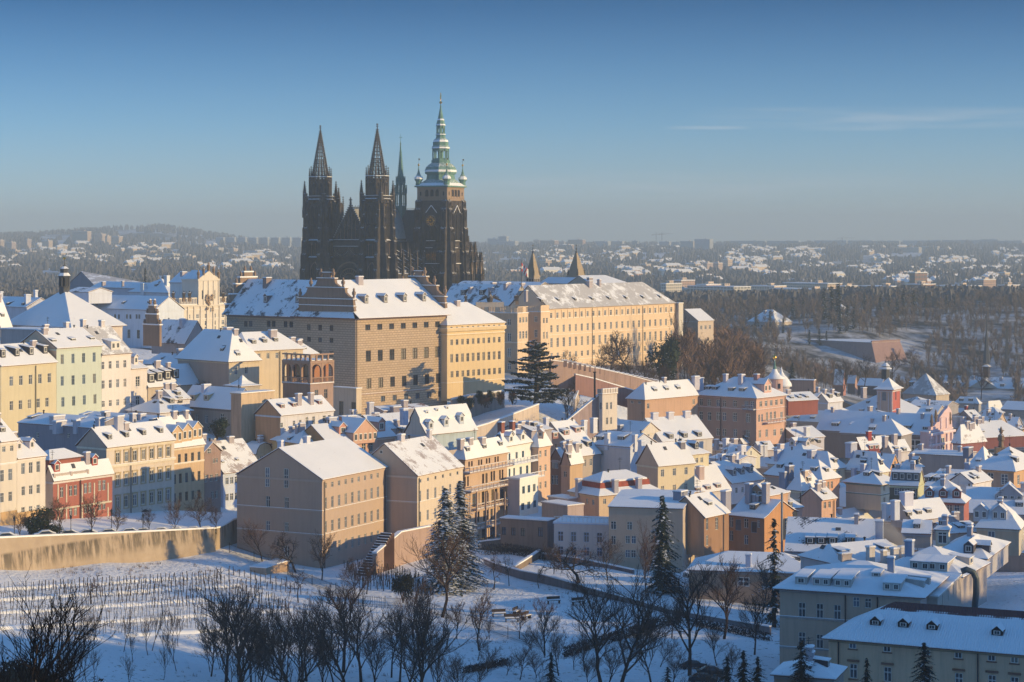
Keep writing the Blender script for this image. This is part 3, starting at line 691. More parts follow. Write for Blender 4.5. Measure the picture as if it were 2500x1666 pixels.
    for k in range(8):
        a = math.pi/4*k+math.pi/8; ca, sa = math.cos(a), math.sin(a)
        sp_.tube((r0*ca, r0*sa, z0), (r1*ca, r1*sa, z1), .32, .18, 4, 0)
        for i in range(22):
            z = z0+.6+i*.98; r = rr(z)+.34; q = .17 if i < 15 else .13
            sp_.box(r*ca-q, r*ca+q, r*sa-q, r*sa+q, z-.06, z+.14, 0)
            if i < 21: sp_.box(r*ca-q*.9, r*ca+q*.9, r*sa-q*.9, r*sa+q*.9, z+.14, z+.22, 2)
        a2 = a+math.pi/4; cb, sb = math.cos(a2), math.sin(a2)
        nr = 11
        for i in range(nr):
            za = z0+(z1-z0-3)*(i/nr)**.93; zb_ = z0+(z1-z0-3)*((i+1)/nr)**.93; ra, rb = rr(za)*.97, rr(zb_)*.97
            A = Vector((ra*ca, ra*sa, za)); B_ = Vector((ra*cb, ra*sb, za)); Cc = Vector((rb*ca, rb*sa, zb_)); Dd = Vector((rb*cb, rb*sb, zb_))
            sp_.tube(A, B_, .2, .2, 4, 0); mid = (A+B_)/2
            if i < 5: sp_.tube(A+(B_-A)*.02, (Cc+Dd)/2, .11, .11, 3, 0); sp_.tube(B_, (Cc+Dd)/2, .11, .11, 3, 0); sp_.tube(mid, (mid+(Cc+Dd)/2)/2+(Cc-A)*.25, .08, .08, 3, 0)
    sp_.lathe(0, 0, [(74.5, .75), (79.5, .3), (82, .14)], 6, 0)
    for z, q in ((79.7, .75), (81.2, .55)): sp_.box(-q, q, -.16, .16, z, z+.35, 0); sp_.box(-.16, .16, -q, q, z, z+.35, 0)
    sp_.box(-.3, .3, -.3, .3, 82, 82.6, 0)
    return b, sp_
tb, ts = west_tower(); tme = tb.mesh('bell_tower', GM); sme = ts.mesh('openwork_spire', GM)
for y in (0, YN):
    t_ = link('bell_tower', tme, cath, (0, y, 0)); link('openwork_spire', sme, t_)
# stair turret beside the north tower, gable front and rose arch between the towers
b = MB(); b.lathe(5, YN-6.8, [(0, 2.3), (41, 2.1), (43, 2.2), (47, 1.7)], 8)
for k in range(8): pinn(b, 5+2.1*math.cos(k*.785), YN-6.8+2.1*math.sin(k*.785), 36+k % 2*5, 9, .5)
pinn(b, 5, YN-6.8, 45, 9, 1.2); b.build('stair_turret', GM, cath)
f = MB(); yc = 0
f.box(-9, 9, 0, 3, 0, 30)
f.poly([(-8.6, .4, 30), (8.6, .4, 30), (0, .4, 45)], 0); f.poly([(8.6, 1.4, 30), (-8.6, 1.4, 30), (0, 1.4, 45)], 0)
for i in range(15):
    x = -7+i; hh = 30+15*(1-abs(x)/8.6)-1.2
    f.box(x-.1, x+.1, .05, .4, 30.2, hh, 0 if i % 2 else 3)
    if i < 14: lancet(f, x+.5, 30.6, min(hh-1.5, 34.5), .7, .36, 1, .08)
rg = random.Random(4)
for i in range(60):
    x = rg.uniform(-5, 5); z = rg.uniform(35, 43)
    if abs(x) < (45-z)*.5: f.box(x-.25, x+.25, .1, .4, z, z+.25, 3 if rg.random() < .4 else 0)
for s_ in (-1, 1):
    f.tube((s_*8.9, .7, 30), (0, .7, 45.6), .35, .3, 4, 0)
    for i in range(17): t = (i+.4)/17; x = s_*8.9*(1-t); z = 30+15.6*t; f.box(x-.3+s_*.3, x+.3+s_*.3, .4, 1, z+.3, z+.7, 0); f.box(x-.28+s_*.3, x+.28+s_*.3, .42, .98, z+.7, z+.9, 2)
pinn(f, 0, .7, 44.5, 5, .7); f.box(-.8, .8, .5, .9, 48, 48.4)
f.box(-8.6, 8.6, -.7, .4, 29.3, 29.8, 0); f.box(-8.4, 8.4, -.65, .3, 29.8, 30.0, 2)
f.box(-8.6, 8.6, -.9, .2, 26.4, 26.8, 0); f.box(-8.4, 8.4, -.85, -.4, 26.8, 27.0, 2)
for cx in (-4.3, 4.3):      # scalloped balcony tracery
    for i in range(17):
        a = math.pi*i/16; x = cx+3.9*math.cos(a); z = 26.2-3.6*math.sin(a); f.box(x-.14, x+.14, -.5, 0, z-.14, z+.14, 0); f.box(x-.13, x+.13, -.5, -.1, z+.14, z+.24, 2)
        x = cx+2.6*math.cos(a); z = 26.2-2.3*math.sin(a); f.box(x-.14, x+.14, -.45, 0, z-.14, z+.14, 3 if i % 2 else 0)
for i in range(30):
    x = -8.4+i*.58; f.box(x-.1, x+.1, -.25, 0, 19.2, 21.8, 0); f.box(x-.2, x+.2, -.35, 0, 22.3+(i % 2)*.3, 22.7+(i % 2)*.3, 3 if i % 3 == 0 else 0)
for rad, w_, m_ in ((7.2, .45, 3), (6.3, .3, 0), (5.2, .3, 3), (3.0, .22, 3)):   # rose arch
    pts = []
    for i in range(17):
        a = math.pi*i/16; x = rad*math.cos(a); z = 11.5+rad*math.sin(a)*(1.12 if rad > 5.5 else 1)
        pts.append(Vector((x, -.35, z)))
    f.path(pts, [w_]*17, 4, m_)
f.poly([(6*math.cos(math.pi*i/16), -.06, 11.5+6.6*math.sin(math.pi*i/16)) for i in range(17)], 1)
for i in range(13): a = math.pi*i/12; f.tube((3*math.cos(a), -.2, 11.5+3*math.sin(a)), (5.2*math.cos(a), -.2, 11.5+5.2*math.sin(a)), .12, .12, 3, 3)
gb = f.mesh('gable_front', GM); link('gable_front', gb, cath, (1, YN/2, 0), R(-90))
# roofs, nave walls, transept
ROOFM = stone('slate_roof', (.05, .06, .065), (.085, .10, .11), 0); ROOFN = stone('thin_snow_roof', (.20, .20, .20), (.34, .34, .33), 0)
b = MB(); yv = YN/2
b.box(3, 60, yv-7, yv+7, 0, 29)
b.build('nave', GM, cath)
b = MB()
b.rings([[(3, yv-7.4, 29), (3, yv, 44)], [(46, yv-7.4, 29), (46, yv, 44)], ], 0, False, False, closed=False); b.rings([[(3, yv, 44), (3, yv+7.4, 29)], [(95, yv, 44), (95, yv+7.4, 29)]], 0, False, False, closed=False)
b.rings([[(52, yv-7.4, 29), (52, yv, 44)], [(95, yv-7.4, 29), (95, yv, 44)]], 0, False, False, closed=False); b.poly([(95, yv-7.4, 29), (95, yv+7.4, 29), (95, yv, 44)], 0)
for i in range(74): x = 3.5+i*.57; b.box(x-.07, x+.07, yv-.08, yv+.08, 44, 45.1 if i % 4 else 45.7, 1)
b.tube((3, yv, 44.5), (46, yv, 44.5), .12, .12, 3, 1); b.build('nave_roof', [ROOFN, GOTH], cath)
b = MB()
for x0, x1, mi in ((39.5, 46, 0), (46, 52.5, 1)):
    za, zb_ = (29, 44) if mi == 0 else (44, 29)
    b.poly([(x0, -9, za), (x1, -9, zb_), (x1, yv, zb_), (x0, yv, za)], 0)
for i in range(36): y = -8+i*.65; b.box(45.95, 46.1, y-.06, y+.06, 44, 45, 1)
b.build('transept_roof', [ROOFM, GOTH, CSNOW], cath)
b = MB(); b.box(39.5, 52.5, -9, yv+22, 0, 29); b.build('transept', GM, cath)
# south flank: piers, pinnacles and flying buttresses
b = MB()
for i in range(6):
    x = 9+i*6.2; 
    for y, hh, w_ in ((-4.5, 25, 1.0), (.5, 27.5, .9)): b.box(x-w_/2, x+w_/2, y-w_/2, y+w_/2, 0, hh-7, 0); pinn(b, x, y, hh-7, 8, w_)
    for z, dz in ((15, 7), (19, 6)):
        b.rings([[(x-.3, -4.5, z), (x+.3, -4.5, z), (x+.3, -4.5, z+.9), (x-.3, -4.5, z+.9)], [(x-.3, yv-7, z+dz), (x+.3, yv-7, z+dz), (x+.3, yv-7, z+dz+.9), (x-.3, yv-7, z+dz+.9)]], 0)
        b.poly([(x-.34, -4.5, z+.93), (x+.34, -4.5, z+.93), (x+.34, yv-7, z+dz+.93), (x-.34, yv-7, z+dz+.93)], 2)
b.box(6, 40, -1, yv-6, 0, 14, 0); b.poly([(6, -1.2, 14), (40, -1.2, 14), (40, yv-6.8, 17), (6, yv-6.8, 17)], 2)
for i in range(28): b.box(6+i*1.2, 6.25+i*1.2, yv-7.4, yv-7, 28.6, 30, 0)
b.box(6, 40, yv-7.5, yv-7, 30, 30.3, 0); b.build('flying_buttresses', GM, cath)
# great south tower
TX, TY, th_ = 46.0, -6.7, 8.45
b = MB(); b.box(-th_, th_, -th_, th_, 0, 48.2)
for sd_ in range(4):
    f = MB()
    for sx in (-1, 1): butt(f, sx*(th_-1.5), th_, [(0, 14, 2.8, 6), (14, 24, 2.2, 7), (24, 35, 1.7, 7), (35, 44, 1.1, 7.5), (44, 47.8, .6, 0)], 2.9)
    for sx in (-1, 1): butt(f, sx*3.9, th_, [(0, 14, 2.3, 5), (14, 24, 1.7, 6), (24, 33, 1.2, 6), (33, 42, .8, 6)] if sd_ == 0 else [(0, 14, .8, 0), (14, 24, .6, 0)], 1.0)
    z = .0
    lancet(f, 0, 30.5, 45.5, 7.0, -th_-.04, 0, .4, 0)
    f.tube((0, -th_-.5, 46), (3, -th_-.4, 42.5), .18, .15, 4, 2); f.tube((0, -th_-.5, 46), (-3, -th_-.4, 42.5), .18, .15, 4, 2)
    for x in (-1.8, 1.8): lancet(f, x, 29.5, 36.6 if sd_ == 3 else 44, 2.6, -th_-.12, 1, .2, 0, 1)
    f.box(-3.4, 3.4, -th_-.9, -th_, 28.8, 29.3, 0); f.box(-2.6, 2.0, -th_-.85, -th_-.1, 29.3, 29.5, 2); f.box(-3.4, 3.4, -th_-.7, -th_, 25.6, 26.0, 0); f.box(-3, .5, -th_-.7, -th_-.1, 26, 26.2, 2)
    f.box(-5.2, 5.2, -th_-.8, -th_, 18.2, 18.6, 0); f.box(-5.2, 5.2, -th_-.8, -th_-.3, 18.6, 18.85, 2)
    lancet(f, 0, 3, 17, 8.2, -th_-.1, 0, .5, 0); lancet(f, 0, 3, 15.5, 6.4, -th_-.16, 1, .3, 0, 4)
    for i in range(11): x = -3+i*.6; f.box(x-.05, x+.05, -th_-.35, -th_-.2, 19, 24.5, 3 if i % 2 else 0)
    for z in np.arange(1, 48, 1.35): f.box(-th_+.1, th_-.1, -th_-.05, -th_, float(z), float(z)+.09, 0)
    b.merge(f, Matrix.Rotation(sd_*math.pi/2, 4, 'Z'))
gt = b.build('great_tower', GM, cath, (TX, TY, 0))
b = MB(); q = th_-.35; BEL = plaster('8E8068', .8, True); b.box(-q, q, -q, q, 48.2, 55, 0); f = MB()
for x in (-2.8, 0, 2.8):
    f.poly([(x-.9+.0, -q-.03, 50.2), (x+.9, -q-.03, 50.2), (x+.9, -q-.03, 52.6), (x+.6, -q-.03, 53.2), (x, -q-.03, 53.5), (x-.6, -q-.03, 53.2), (x-.9, -q-.03, 52.6)], 1)
    for s_ in (-1, 1): f.box(x+s_*1.05-.12, x+s_*1.05+.12, -q-.15, -q, 49.8, 53.4, 0)
for x in (-6.2, 6.2): f.poly([(x-.4, -q-.03, 50.6), (x+.4, -q-.03, 50.6), (x+.4, -q-.03, 52.4), (x-.4, -q-.03, 52.4)], 1)
f.box(-q, q, -q-.2, -q, 49.2, 49.6, 0); f.box(-q, q, -q-.35, -q, 54.2, 54.7, 0); rot4(b, f, 0, 0); b.build('belfry', [BEL, RECS], gt)
b = MB(); oc = lambda r, z, n=8: [(r*math.cos(math.pi/8+2*math.pi*j/n), r*math.sin(math.pi/8+2*math.pi*j/n), z) for j in range(n)]
def sq8(a, z): return [(a, a*.42, z), (a*.42, a, z), (-a*.42, a, z), (-a, a*.42, z), (-a, -a*.42, z), (-a*.42, -a, z), (a*.42, -a, z), (a, -a*.42, z)]
def sqr(a, z): return [(a, a*.98, z), (a*.98, a, z), (-a*.98, a, z), (-a, a*.98, z), (-a, -a*.98, z), (-a*.98, -a, z), (a*.98, -a, z), (a, -a*.98, z)]
rg_ = [sqr(9.1, 54.6), sqr(9.2, 55.2), [( .5*(x+u), .5*(y+v_), 56.6) for (x, y, z), (u, v_, w_) in zip(sqr(8.2, 0), oc(7.6, 0))], oc(6.9, 58.3), oc(6.5, 60.6), oc(7.3, 60.9), oc(7.6, 61.8), oc(7.5, 62.8), oc(6.9, 64.2), oc(5.6, 65.4), oc(4.4, 66.1), oc(4.5, 67.4), oc(3.6, 67.5)]
b.rings(rg_, mats=[0, 3, 0, 0, 0, 0, 3, 0, 0, 0, 0, 0])
def lantern(z0, z1, r, n=8, cr=.3):
    for j in range(n): a = math.pi/8+2*math.pi*j/n; b.tube((r*math.cos(a), r*math.sin(a), z0), (r*math.cos(a), r*math.sin(a), z1), cr, cr, 5, 0)
    b.lathe(0, 0, [(z0, r*.35), (z1, r*.35)], 6, 0)
    for j in range(n):
        a = math.pi/8+2*math.pi*j/n; a2 = a+2*math.pi/n; A = Vector((r*math.cos(a), r*math.sin(a), 0)); B_ = Vector((r*math.cos(a2), r*math.sin(a2), 0))
        for zz, hh in ((z0, .9), (z1-.8, .8)): b.poly([A+Vector((0, 0, zz)), B_+Vector((0, 0, zz)), B_+Vector((0, 0, zz+hh)), A+Vector((0, 0, zz+hh))], 0)
        b.tube(A*.99+Vector((0, 0, z1-1.5)), (A+B_)/2+Vector((0, 0, z1-.7)), .16, .1, 3, 0); b.tube(B_*.99+Vector((0, 0, z1-1.5)), (A+B_)/2+Vector((0, 0, z1-.7)), .16, .1, 3, 0)
lantern(67.4, 72.8, 3.7, 8, .32)
b.rings([oc(3.7, 72.5), oc(4.4, 72.9), oc(4.2, 73.6), oc(3.7, 74.4), oc(3.7, 76), oc(3.3, 77), oc(2.3, 77.9), oc(2.1, 79), oc(2.5, 79.4), oc(2.3, 79.8)], mats=[0, 3, 0, 0, 3, 0, 0, 0, 3])
lantern(79.6, 83.6, 1.85, 8, .2)
b.rings([oc(1.9, 83.4), oc(2.45, 83.8), oc(2.1, 84.5), oc(1.6, 86.2), oc(1.75, 86.4), oc(1.35, 87), oc(.3, 92.4), oc(.4, 92.6), oc(.12, 94)], mats=[0, 3, 0, 3, 3, 0, 0, 0])
b.lathe(0, 0, [(94, .1), (94.2, .5), (94.7, .75), (95.2, .5), (95.4, .1)], 10, 2)
b.lathe(0, 0, [(95.3, .12), (98.6, .06)], 5, 2)
b.rings([[(-.15, -.12, 96), (.15, -.12, 96), (.15, .12, 96), (-.15, .12, 96)], [(-.5, -.15, 97), (.3, -.15, 97), (.3, .15, 97), (-.5, .15, 97)], [(-.25, -.1, 98.4), (.5, -.1, 98.2), (.5, .1, 98.2), (-.25, .1, 98.4)], [(-.3, -.05, 99.2), (.1, -.05, 99.4), (.1, .05, 99.4), (-.3, .05, 99.2)]], 2)
b.build('domed_helm', [COPR, RECS, gold(), CSNOW], gt)
b = MB()
b.lathe(0, 0, [(55.1, 1.5), (57.2, 1.35), (57.6, 1.7), (58.4, 2.15), (59.2, 2.05), (59.9, 1.3), (61, .7), (62.6, .3), (63, .42), (63.4, .2), (64.6, .15)], 8, 0, mats=[0, 0, 0, 1, 1, 0, 0, 0, 0, 0])
b.lathe(0, 0, [(64.5, .08), (64.7, .38), (65.1, .48), (65.5, .35), (65.7, .06)], 8, 2); b.tube((0, 0, 65.6), (0, 0, 68.4), .05, .04, 4, 3); b.box(0, 1.2, -.03, .03, 67.3, 68.1, 3)
tm = b.mesh('corner_turret', [COPR, CSNOW, gold(), dark()])
for sx in (-1, 1):
    for sy in (-1, 1): link('corner_turret', tm, gt, (sx*7.6, sy*7.6, 0), R(62 if 0 else 0))
b = MB(); cz = 38.8; cx = -.2                        # clock on the west face, canonical facing -y
b.lathe(0, 0, [(0, 2.5), (.15, 2.5)], 24, 0); b.rings([[(r_*math.cos(t*.2618), r_*math.sin(t*.2618), z_) for t in range(24)] for r_, z_ in ((2.6, .05), (2.6, .3), (2.35, .3), (2.35, .05))], 2, False, False)
b.rings([[(r_*math.cos(t*.2618), r_*math.sin(t*.2618), z_) for t in range(24)] for r_, z_ in ((1.35, .1), (1.35, .22), (1.2, .22), (1.2, .1))], 1, False, False)
for k in range(12):
    a = k*math.pi/6; M_ = Matrix.Rotation(a, 4, 'Z') @ Matrix.Translation((1.83, 0, .16)); t2 = MB(); t2.box(-.38, .38, -.18 if k % 3 else -.28, -.06, 0, .1, 1); t2.box(-.38, .38, .06, .18 if k % 3 else .28, 0, .1, 1); b.merge(t2, M_)
b.lathe(0, 0, [(.15, .4), (.35, .3)], 8, 1); b.tube((0, 0, .3), (-1.3, .15, .3), .12, .05, 4, 1); b.tube((0, 0, .3), (.35, 1.5, .3), .09, .04, 4, 1)
ck = b.mesh('clock_face', [dark(), gold(), GLIT]); co = link('clock_face', ck, gt, (-th_-.3, .2, cz)); co.rotation_euler = (R(90), 0, R(-90))
b = MB()                                             # gilded window grille
for k in range(18): b.box(-2.6+k*.3, -2.5+k*.3, -.1, 0, 0, 2.8+(k % 3)*.5, 0)
for z_ in (.6, 1.6, 2.6): b.box(-2.6, 2.7, -.12, -.02, z_, z_+.14, 0)
b.box(-.8, .8, -.3, -.1, 1, 2.4, 0); gr = link('gilded_grille', b.mesh('gilded_grille', [gold()]), gt, (-th_-.45, 0, 20.3), R(-90))
# choir, its chapels and pinnacles
b = MB(); b.box(60, 92, yv-7, yv+7, 0, 29.5); b.lathe(92, yv, [(0, 7.2), (29.5, 7.2)], 12)
b.box(58, 88, -1, yv+16, 0, 15); b.lathe(90, yv, [(0, 15.5), (14.5, 15.3), (15.2, 15)], 14, 0)
b.lathe(90, yv, [(15.2, 15.2), (19, 7)], 14, 2)
for i in range(20):
    a = -math.pi/2+math.pi*i/12; 
    if i < 8: px_, py_ = 58+i*4.4, None
    for rad, hh, w_ in ((17.5, 22, 1.3), (14.5, 27, 1.1), (11, 30, .9)):
        if i < 8: x, y = px_, yv-rad
        else: a = -math.pi/2+math.pi*(i-8)/11; x, y = 90+rad*math.cos(a), yv+rad*math.sin(a)
        b.box(x-w_/2, x+w_/2, y-w_/2, y+w_/2, 0, hh-6, 0); pinn(b, x, y, hh-6, 8, w_); pinn(b, x+.8, y-.6, hh-12, 6, w_*.6); pinn(b, x-.9, y-.4, hh-9, 6, w_*.6, 3)
    d = Vector((0, -1)) if i < 8 else Vector((math.cos(a), math.sin(a)))
    base = Vector((px_, yv)) if i < 8 else Vector((90, yv))
    for z, dz in ((13, 8), (18, 7)):
        p = base+d*16; q2 = base+d*7; t_ = Vector((-d.y, d.x))*.3
        b.rings([[(p.x-t_.x, p.y-t_.y, z), (p.x+t_.x, p.y+t_.y, z), (p.x+t_.x, p.y+t_.y, z+.8), (p.x-t_.x, p.y-t_.y, z+.8)], [(q2.x-t_.x, q2.y-t_.y, z+dz), (q2.x+t_.x, q2.y+t_.y, z+dz), (q2.x+t_.x, q2.y+t_.y, z+dz+.8), (q2.x-t_.x, q2.y-t_.y, z+dz+.8)]], 0)
        b.poly([(p.x-t_.x, p.y-t_.y, z+.82), (p.x+t_.x, p.y+t_.y, z+.82), (q2.x+t_.x, q2.y+t_.y, z+dz+.82), (q2.x-t_.x, q2.y-t_.y, z+dz+.82)], 2)
for x in (66, 72): pinn(b, x, 2.5, 22, 14.5, 1.3)
b.build('choir', GM, cath)
# fleche over the crossing
b = MB(); fx, fy = 46, yv
b.lathe(fx, fy, [(40, 2.9), (45.5, 2.9), (45.9, 3.1), (46.1, 2.9)], 8, 0)
def col8(r, z0, z1, cr, pin):
    for j in range(8):
        a = math.pi/8+j*math.pi/4; x, y = fx+r*math.cos(a), fy+r*math.sin(a); b.tube((x, y, z0), (x, y, z1), cr, cr, 5, 0); pinn(b, x, y, z1-.2, pin, cr*2.2, 0)
        a2 = a+math.pi/4; x2, y2 = fx+r*math.cos(a2), fy+r*math.sin(a2); mxx, myy = (x+x2)/2, (y+y2)/2
        b.tube((x, y, z1-1.4), (mxx, myy, z1-.2), .14, .14, 3, 0); b.tube((x2, y2, z1-1.4), (mxx, myy, z1-.2), .14, .14, 3, 0); b.tube((x, y, z1-.1), (x2, y2, z1-.1), .2, .2, 4, 0); b.tube((x, y, z0+1), (x2, y2, z0+1), .12, .12, 4, 0); b.tube((mxx, myy, z0), (mxx, myy, z1-.4), .09, .09, 3, 0)
col8(2.75, 46, 52.2, .24, 4.2); b.lathe(fx, fy, [(46, .9), (52, .9)], 6, 0)
b.lathe(fx, fy, [(52, 2.5), (52.5, 2.4)], 8, 0); col8(2.1, 52.5, 57, .2, 3.4); b.lathe(fx, fy, [(52, .7), (57, .7)], 6, 0)
b.lathe(fx, fy, [(56.8, 2.1), (57.4, 1.75), (62, 1.25), (72, .42), (75, .25), (76, .35), (76.4, .1), (80.4, .05)], 8, 0)
for j in range(8):
    a = math.pi/8+j*math.pi/4
    for i in range(14): t = i/14; r = 1.75*(1-t)+.42*t+.12; z = 58+14.5*t; b.box(fx+r*math.cos(a)-.12, fx+r*math.cos(a)+.12, fy+r*math.sin(a)-.12, fy+r*math.sin(a)+.12, z, z+.16, 0)
b.box(fx-.8, fx+.8, fy-.06, fy+.06, 78.6, 78.8, 0); b.box(fx-.06, fx+.06, fy-.8, fy+.8, 78.6, 78.8, 0); b.lathe(fx, fy, [(75, .1), (75.4, .35), (75.8, .1)], 8, 1)
b.build('crossing_spire', [COPR, gold()], cath)
# ---------------------------------------------------------------- palaces on the castle hill
m, n, b = newmat('sgraffito'); v = coords(n); g_ = nd(n, 'ShaderNodeSeparateXYZ'); n.links.new(v, g_.inputs[0])
cb = nd(n, 'ShaderNodeCombineXYZ'); n.links.new(mth(n, 'ADD', g_.outputs[0], g_.outputs[1]), cb.inputs[0]); n.links.new(g_.outputs[2], cb.inputs[1])
bt = nd(n, 'ShaderNodeTexBrick', Scale=1.0); bt.inputs['Brick Width'].default_value = 1.3; bt.inputs['Row Height'].default_value = .66; bt.inputs['Mortar Size'].default_value = .08; bt.inputs['Mortar Smooth'].default_value = .5
bt.inputs['Color1'].default_value = (.55, .42, .31, 1); bt.inputs['Color2'].default_value = (.47, .355, .26, 1); bt.inputs['Mortar'].default_value = (.24, .18, .135, 1)
n.links.new(cb.outputs[0], bt.inputs['Vector']); fz = mth(n, 'FRACT', mth(n, 'DIVIDE', g_.outputs[2], .66), 0)
c = mixc(n, mth(n, 'MULTIPLY', ramp(n, fz, (.0, 1.), (.45, 0.)), .45), bt.outputs['Color'], (.20, .14, .10))
c = mixc(n, ramp(n, noi(n, v, .2, 5), (.35, 0.), (.7, .5)), c, (.34, .25, .17)); n.links.new(c, b.inputs['Base Color']); b.inputs['Roughness'].default_value = .9; SGR = m
pa = HZ('D', 'tall sgraffito palace with stepped scrolled gable and seven window bays', 1232, 505, 1380, 575, 690, 2045, 49, 'gu', 170, 'B08A68', name='palace', frame='5A4A3A', ov=1.7, dcol='8E8474',
   win=[('R', 1342, 583, 1962, 7, 2.0, 1.7, 'pair'), ('R', 1347, 838, 1962, 7, 2.0, 3.1), ('R', 1352, 1082, 1968, 7, 1.9, 2.9), ('R', 1477, 1218, 1985, 6, 1.7, 1.6, 'pair'),
        ('L', 818, 580, 1018, 3, 1.5, 1.6), ('L', 818, 688, 1018, 3, 1.5, 1.3), ('L', 917, 815, 1020, 2, 1.5, 1.7)],
   dorm=[('R', 1330, 378, 1845, 358, 4, 1.5, 2.1, 'gab')], chim=[(1268, 200, 2.6, 1.6, 3.4)], bands=[1190], pipes=[('R', 1240), ('R', 2040)], deep=1)
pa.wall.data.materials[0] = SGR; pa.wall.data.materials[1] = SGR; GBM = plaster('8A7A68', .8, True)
def scroll_gable(h, u, m):
    zx = lambda x, y: (h.ray('L', 530+x/3.647), h.zat('L', 530+x/3.647, 640+y/3.647))
    left = [(735, 440), (735, 325), (770, 300), (800, 272), (815, 228), (860, 220), (885, 200), (900, 160), (905, 146), (955, 140), (955, 100)]
    right = [(1015, 100), (1015, 140), (1050, 146), (1060, 190), (1095, 218), (1145, 228), (1150, 272), (1180, 305), (1215, 325), (1228, 440)]
    pts = [zx(*p) for p in left+right]; b = MB()
    b.rings([[(u-.35, a, z) for a, z in pts], [(u+.55, a, z) for a, z in pts]][::-1], 0)
    for (xa, ya), (xb, yb_), d in (((725, 325), (1225, 325), .3), ((805, 228), (1150, 228), .3), ((895, 148), (1060, 148), .3), ((945, 98), (1020, 98), .2), ((735, 385), (1225, 385), .15)):
        (a, z), (a2, z2) = zx(xa, ya), zx(xb, yb_); b.box(u-.35-d, u+.55+d, min(a, a2), max(a, a2), z-.15, z+.15, 0); b.box(u-.3-d, u+.5+d, min(a, a2), max(a, a2), z+.15, z+.35, 1)
    for x, y in ((740, 318), (1218, 318), (835, 222), (1122, 222), (925, 142), (1035, 142)):
        a, z = zx(x, y); b.lathe(u, a, [(z, .4), (z+.6, .3), (z+.9, .55), (z+1.5, .6), (z+1.9, .3), (z+2.4, .32), (z+2.7, .1)], 6, 0)
    return b.build('gable', [m, snowm()], h.root)
scroll_gable(pa, 0, GBM); scroll_gable(pa, pa.LU, GBM)
b = MB(); H = pa.H; b.poly([(-1.8, -1.5, H+.15), (0, 1, H+1.9), (0, pa.LV-1, H+1.9), (-1.8, pa.LV, H+.15)][::-1], 0); b.poly([(-1.8, -1.5, H-.05), (0, 0, H-.3), (0, pa.LV, H-.3), (-1.8, pa.LV, H-.05)], 1)
b.poly([(-1.8, -1.5, H-.05), (-1.8, pa.LV, H-.05), (-1.8, pa.LV, H+.15), (-1.8, -1.5, H+.15)], 1); b.build('pent_roof', [snowm('grey'), tile()], pa.root)
px_, D_ = pa.at(1.5, pa.LV)
pw = HZ('P', 'blue shaded sgraffito palace wing with patchy roof behind the stepped gable', px_, 775, 880, D_, 553, -17, 49, 'gv', 686, '8A7464', name='palace_wing', frame='5A4A3A', ov=1.7, snow='grey', dcol='6A6560',
   win=[('L', 600, 791, 601, 1, 1.5, 1.7), ('L', 612, 791, 613, 1, 1.5, 1.7), ('L', 656, 791, 657, 1, 1.5, 1.7), ('L', 668, 791, 669, 1, 1.5, 1.7), ('L', 697, 792, 711, 2, 1.5, 1.7), ('L', 698, 827, 711, 2, 1.4, 1.4)],
   dorm=[('L', 648, 742, 726, 742, 2, 1.6, 2.2, 'gab')], chim=[(652, 698, 2.8, 2, 3.6, 'L', '9A8068')])
pw.wall.data.materials[0] = SGR; pw.wall.data.materials[1] = SGR
b = MB(); zz = pw.H; hh = pw.half; L = pw.LV       # far scrolled gable of the wing
for a0, a1, z0, z1 in ((0, 2*hh, 0, 3), (1.5, 2*hh-1.5, 3, 6), (3.4, 2*hh-3.4, 6, 9), (5.2, 2*hh-5.2, 9, 11), (6.8, 2*hh-6.8, 11, 12.6)):
    b.box(a0, a1, L-.3, L+.6, zz+z0, zz+z1, 0); b.box(a0-.25, a1+.25, L-.5, L+.8, zz+z1, zz+z1+.4, 1)
    for q in (a0+.5, a1-.5): b.lathe(q, L, [(zz+z1+.3, .3), (zz+z1+1, .5), (zz+z1+1.9, .12)], 6, 0)
b.build('gable', [GBM, snowm()], pw.root)
sa = HZ('W', 'yellow palace with ten window bays right of the sgraffito palace', 172, 785, 1400, 600, -16, 640, 50, 'hu', 605, 'E3BE7A', name='palace', frame='BFAE90', ov=.4, dirt=.3,
   win=[('R', 208, 808, 597, 10, .9, .8, 'plain', '5A4A3A'), ('R', 209, 922, 597, 10, 1.1, 1.7), ('R', 209, 1052, 597, 10, 1.2, 2.5), ('R', 212, 1182, 600, 10, 1.2, 1.9)], chim=[(255, 625, 2, 1.4, 2)], bands=[1262])
sa.band(Z(560+835/3.336, 600)-sa.zb, 1.0, .75, sa.tr); sa.band(Z(560+868/3.336, 600)-sa.zb, .3, .3, sa.tr)
CY = 'EBC48A'
cw_ = HZ('W', 'long cream castle wing with twenty two window bays under a worn snowy roof', 1000, 652, 1180, 762, -19, 2022, 53, 'hu', 462, CY, name='castle_wing', snow='thin', i0=0, i1=9, ov=.6, dirt=.25, frame='F0E8D8',
   win=[('R', 1020, 703, 1998, 22, 1.3, 2.1), ('R', 1022, 812, 1998, 22, 1.3, 2.8), ('R', 1023, 925, 2000, 22, 1.4, 3.6), ('R', 1023, 1030, 2000, 22, 1.3, 2.1)],
   dorm=[('R', 945, 595, 1912, 565, 8, 1.1, .9, 'eye')], chim=[(815, 560, 1.6, 1.2, 4.5), (1330, 470, 3, 2, 3.4), (1410, 465, 1.5, 1.5, 4)], pipes=[('R', 1352), ('R', 1763)], bands=[738, 870, 1082])
b = MB()
for i in range(23):                                 # flat pilaster strips below the cornice
    t = cw_.LU*(i+.0)/22; b.box(t-.16+.2, t+.16+.2, -.18, 0, cw_.H-3.8, cw_.H-.5)
b.build('pilasters', [cw_.pl], cw_.root)
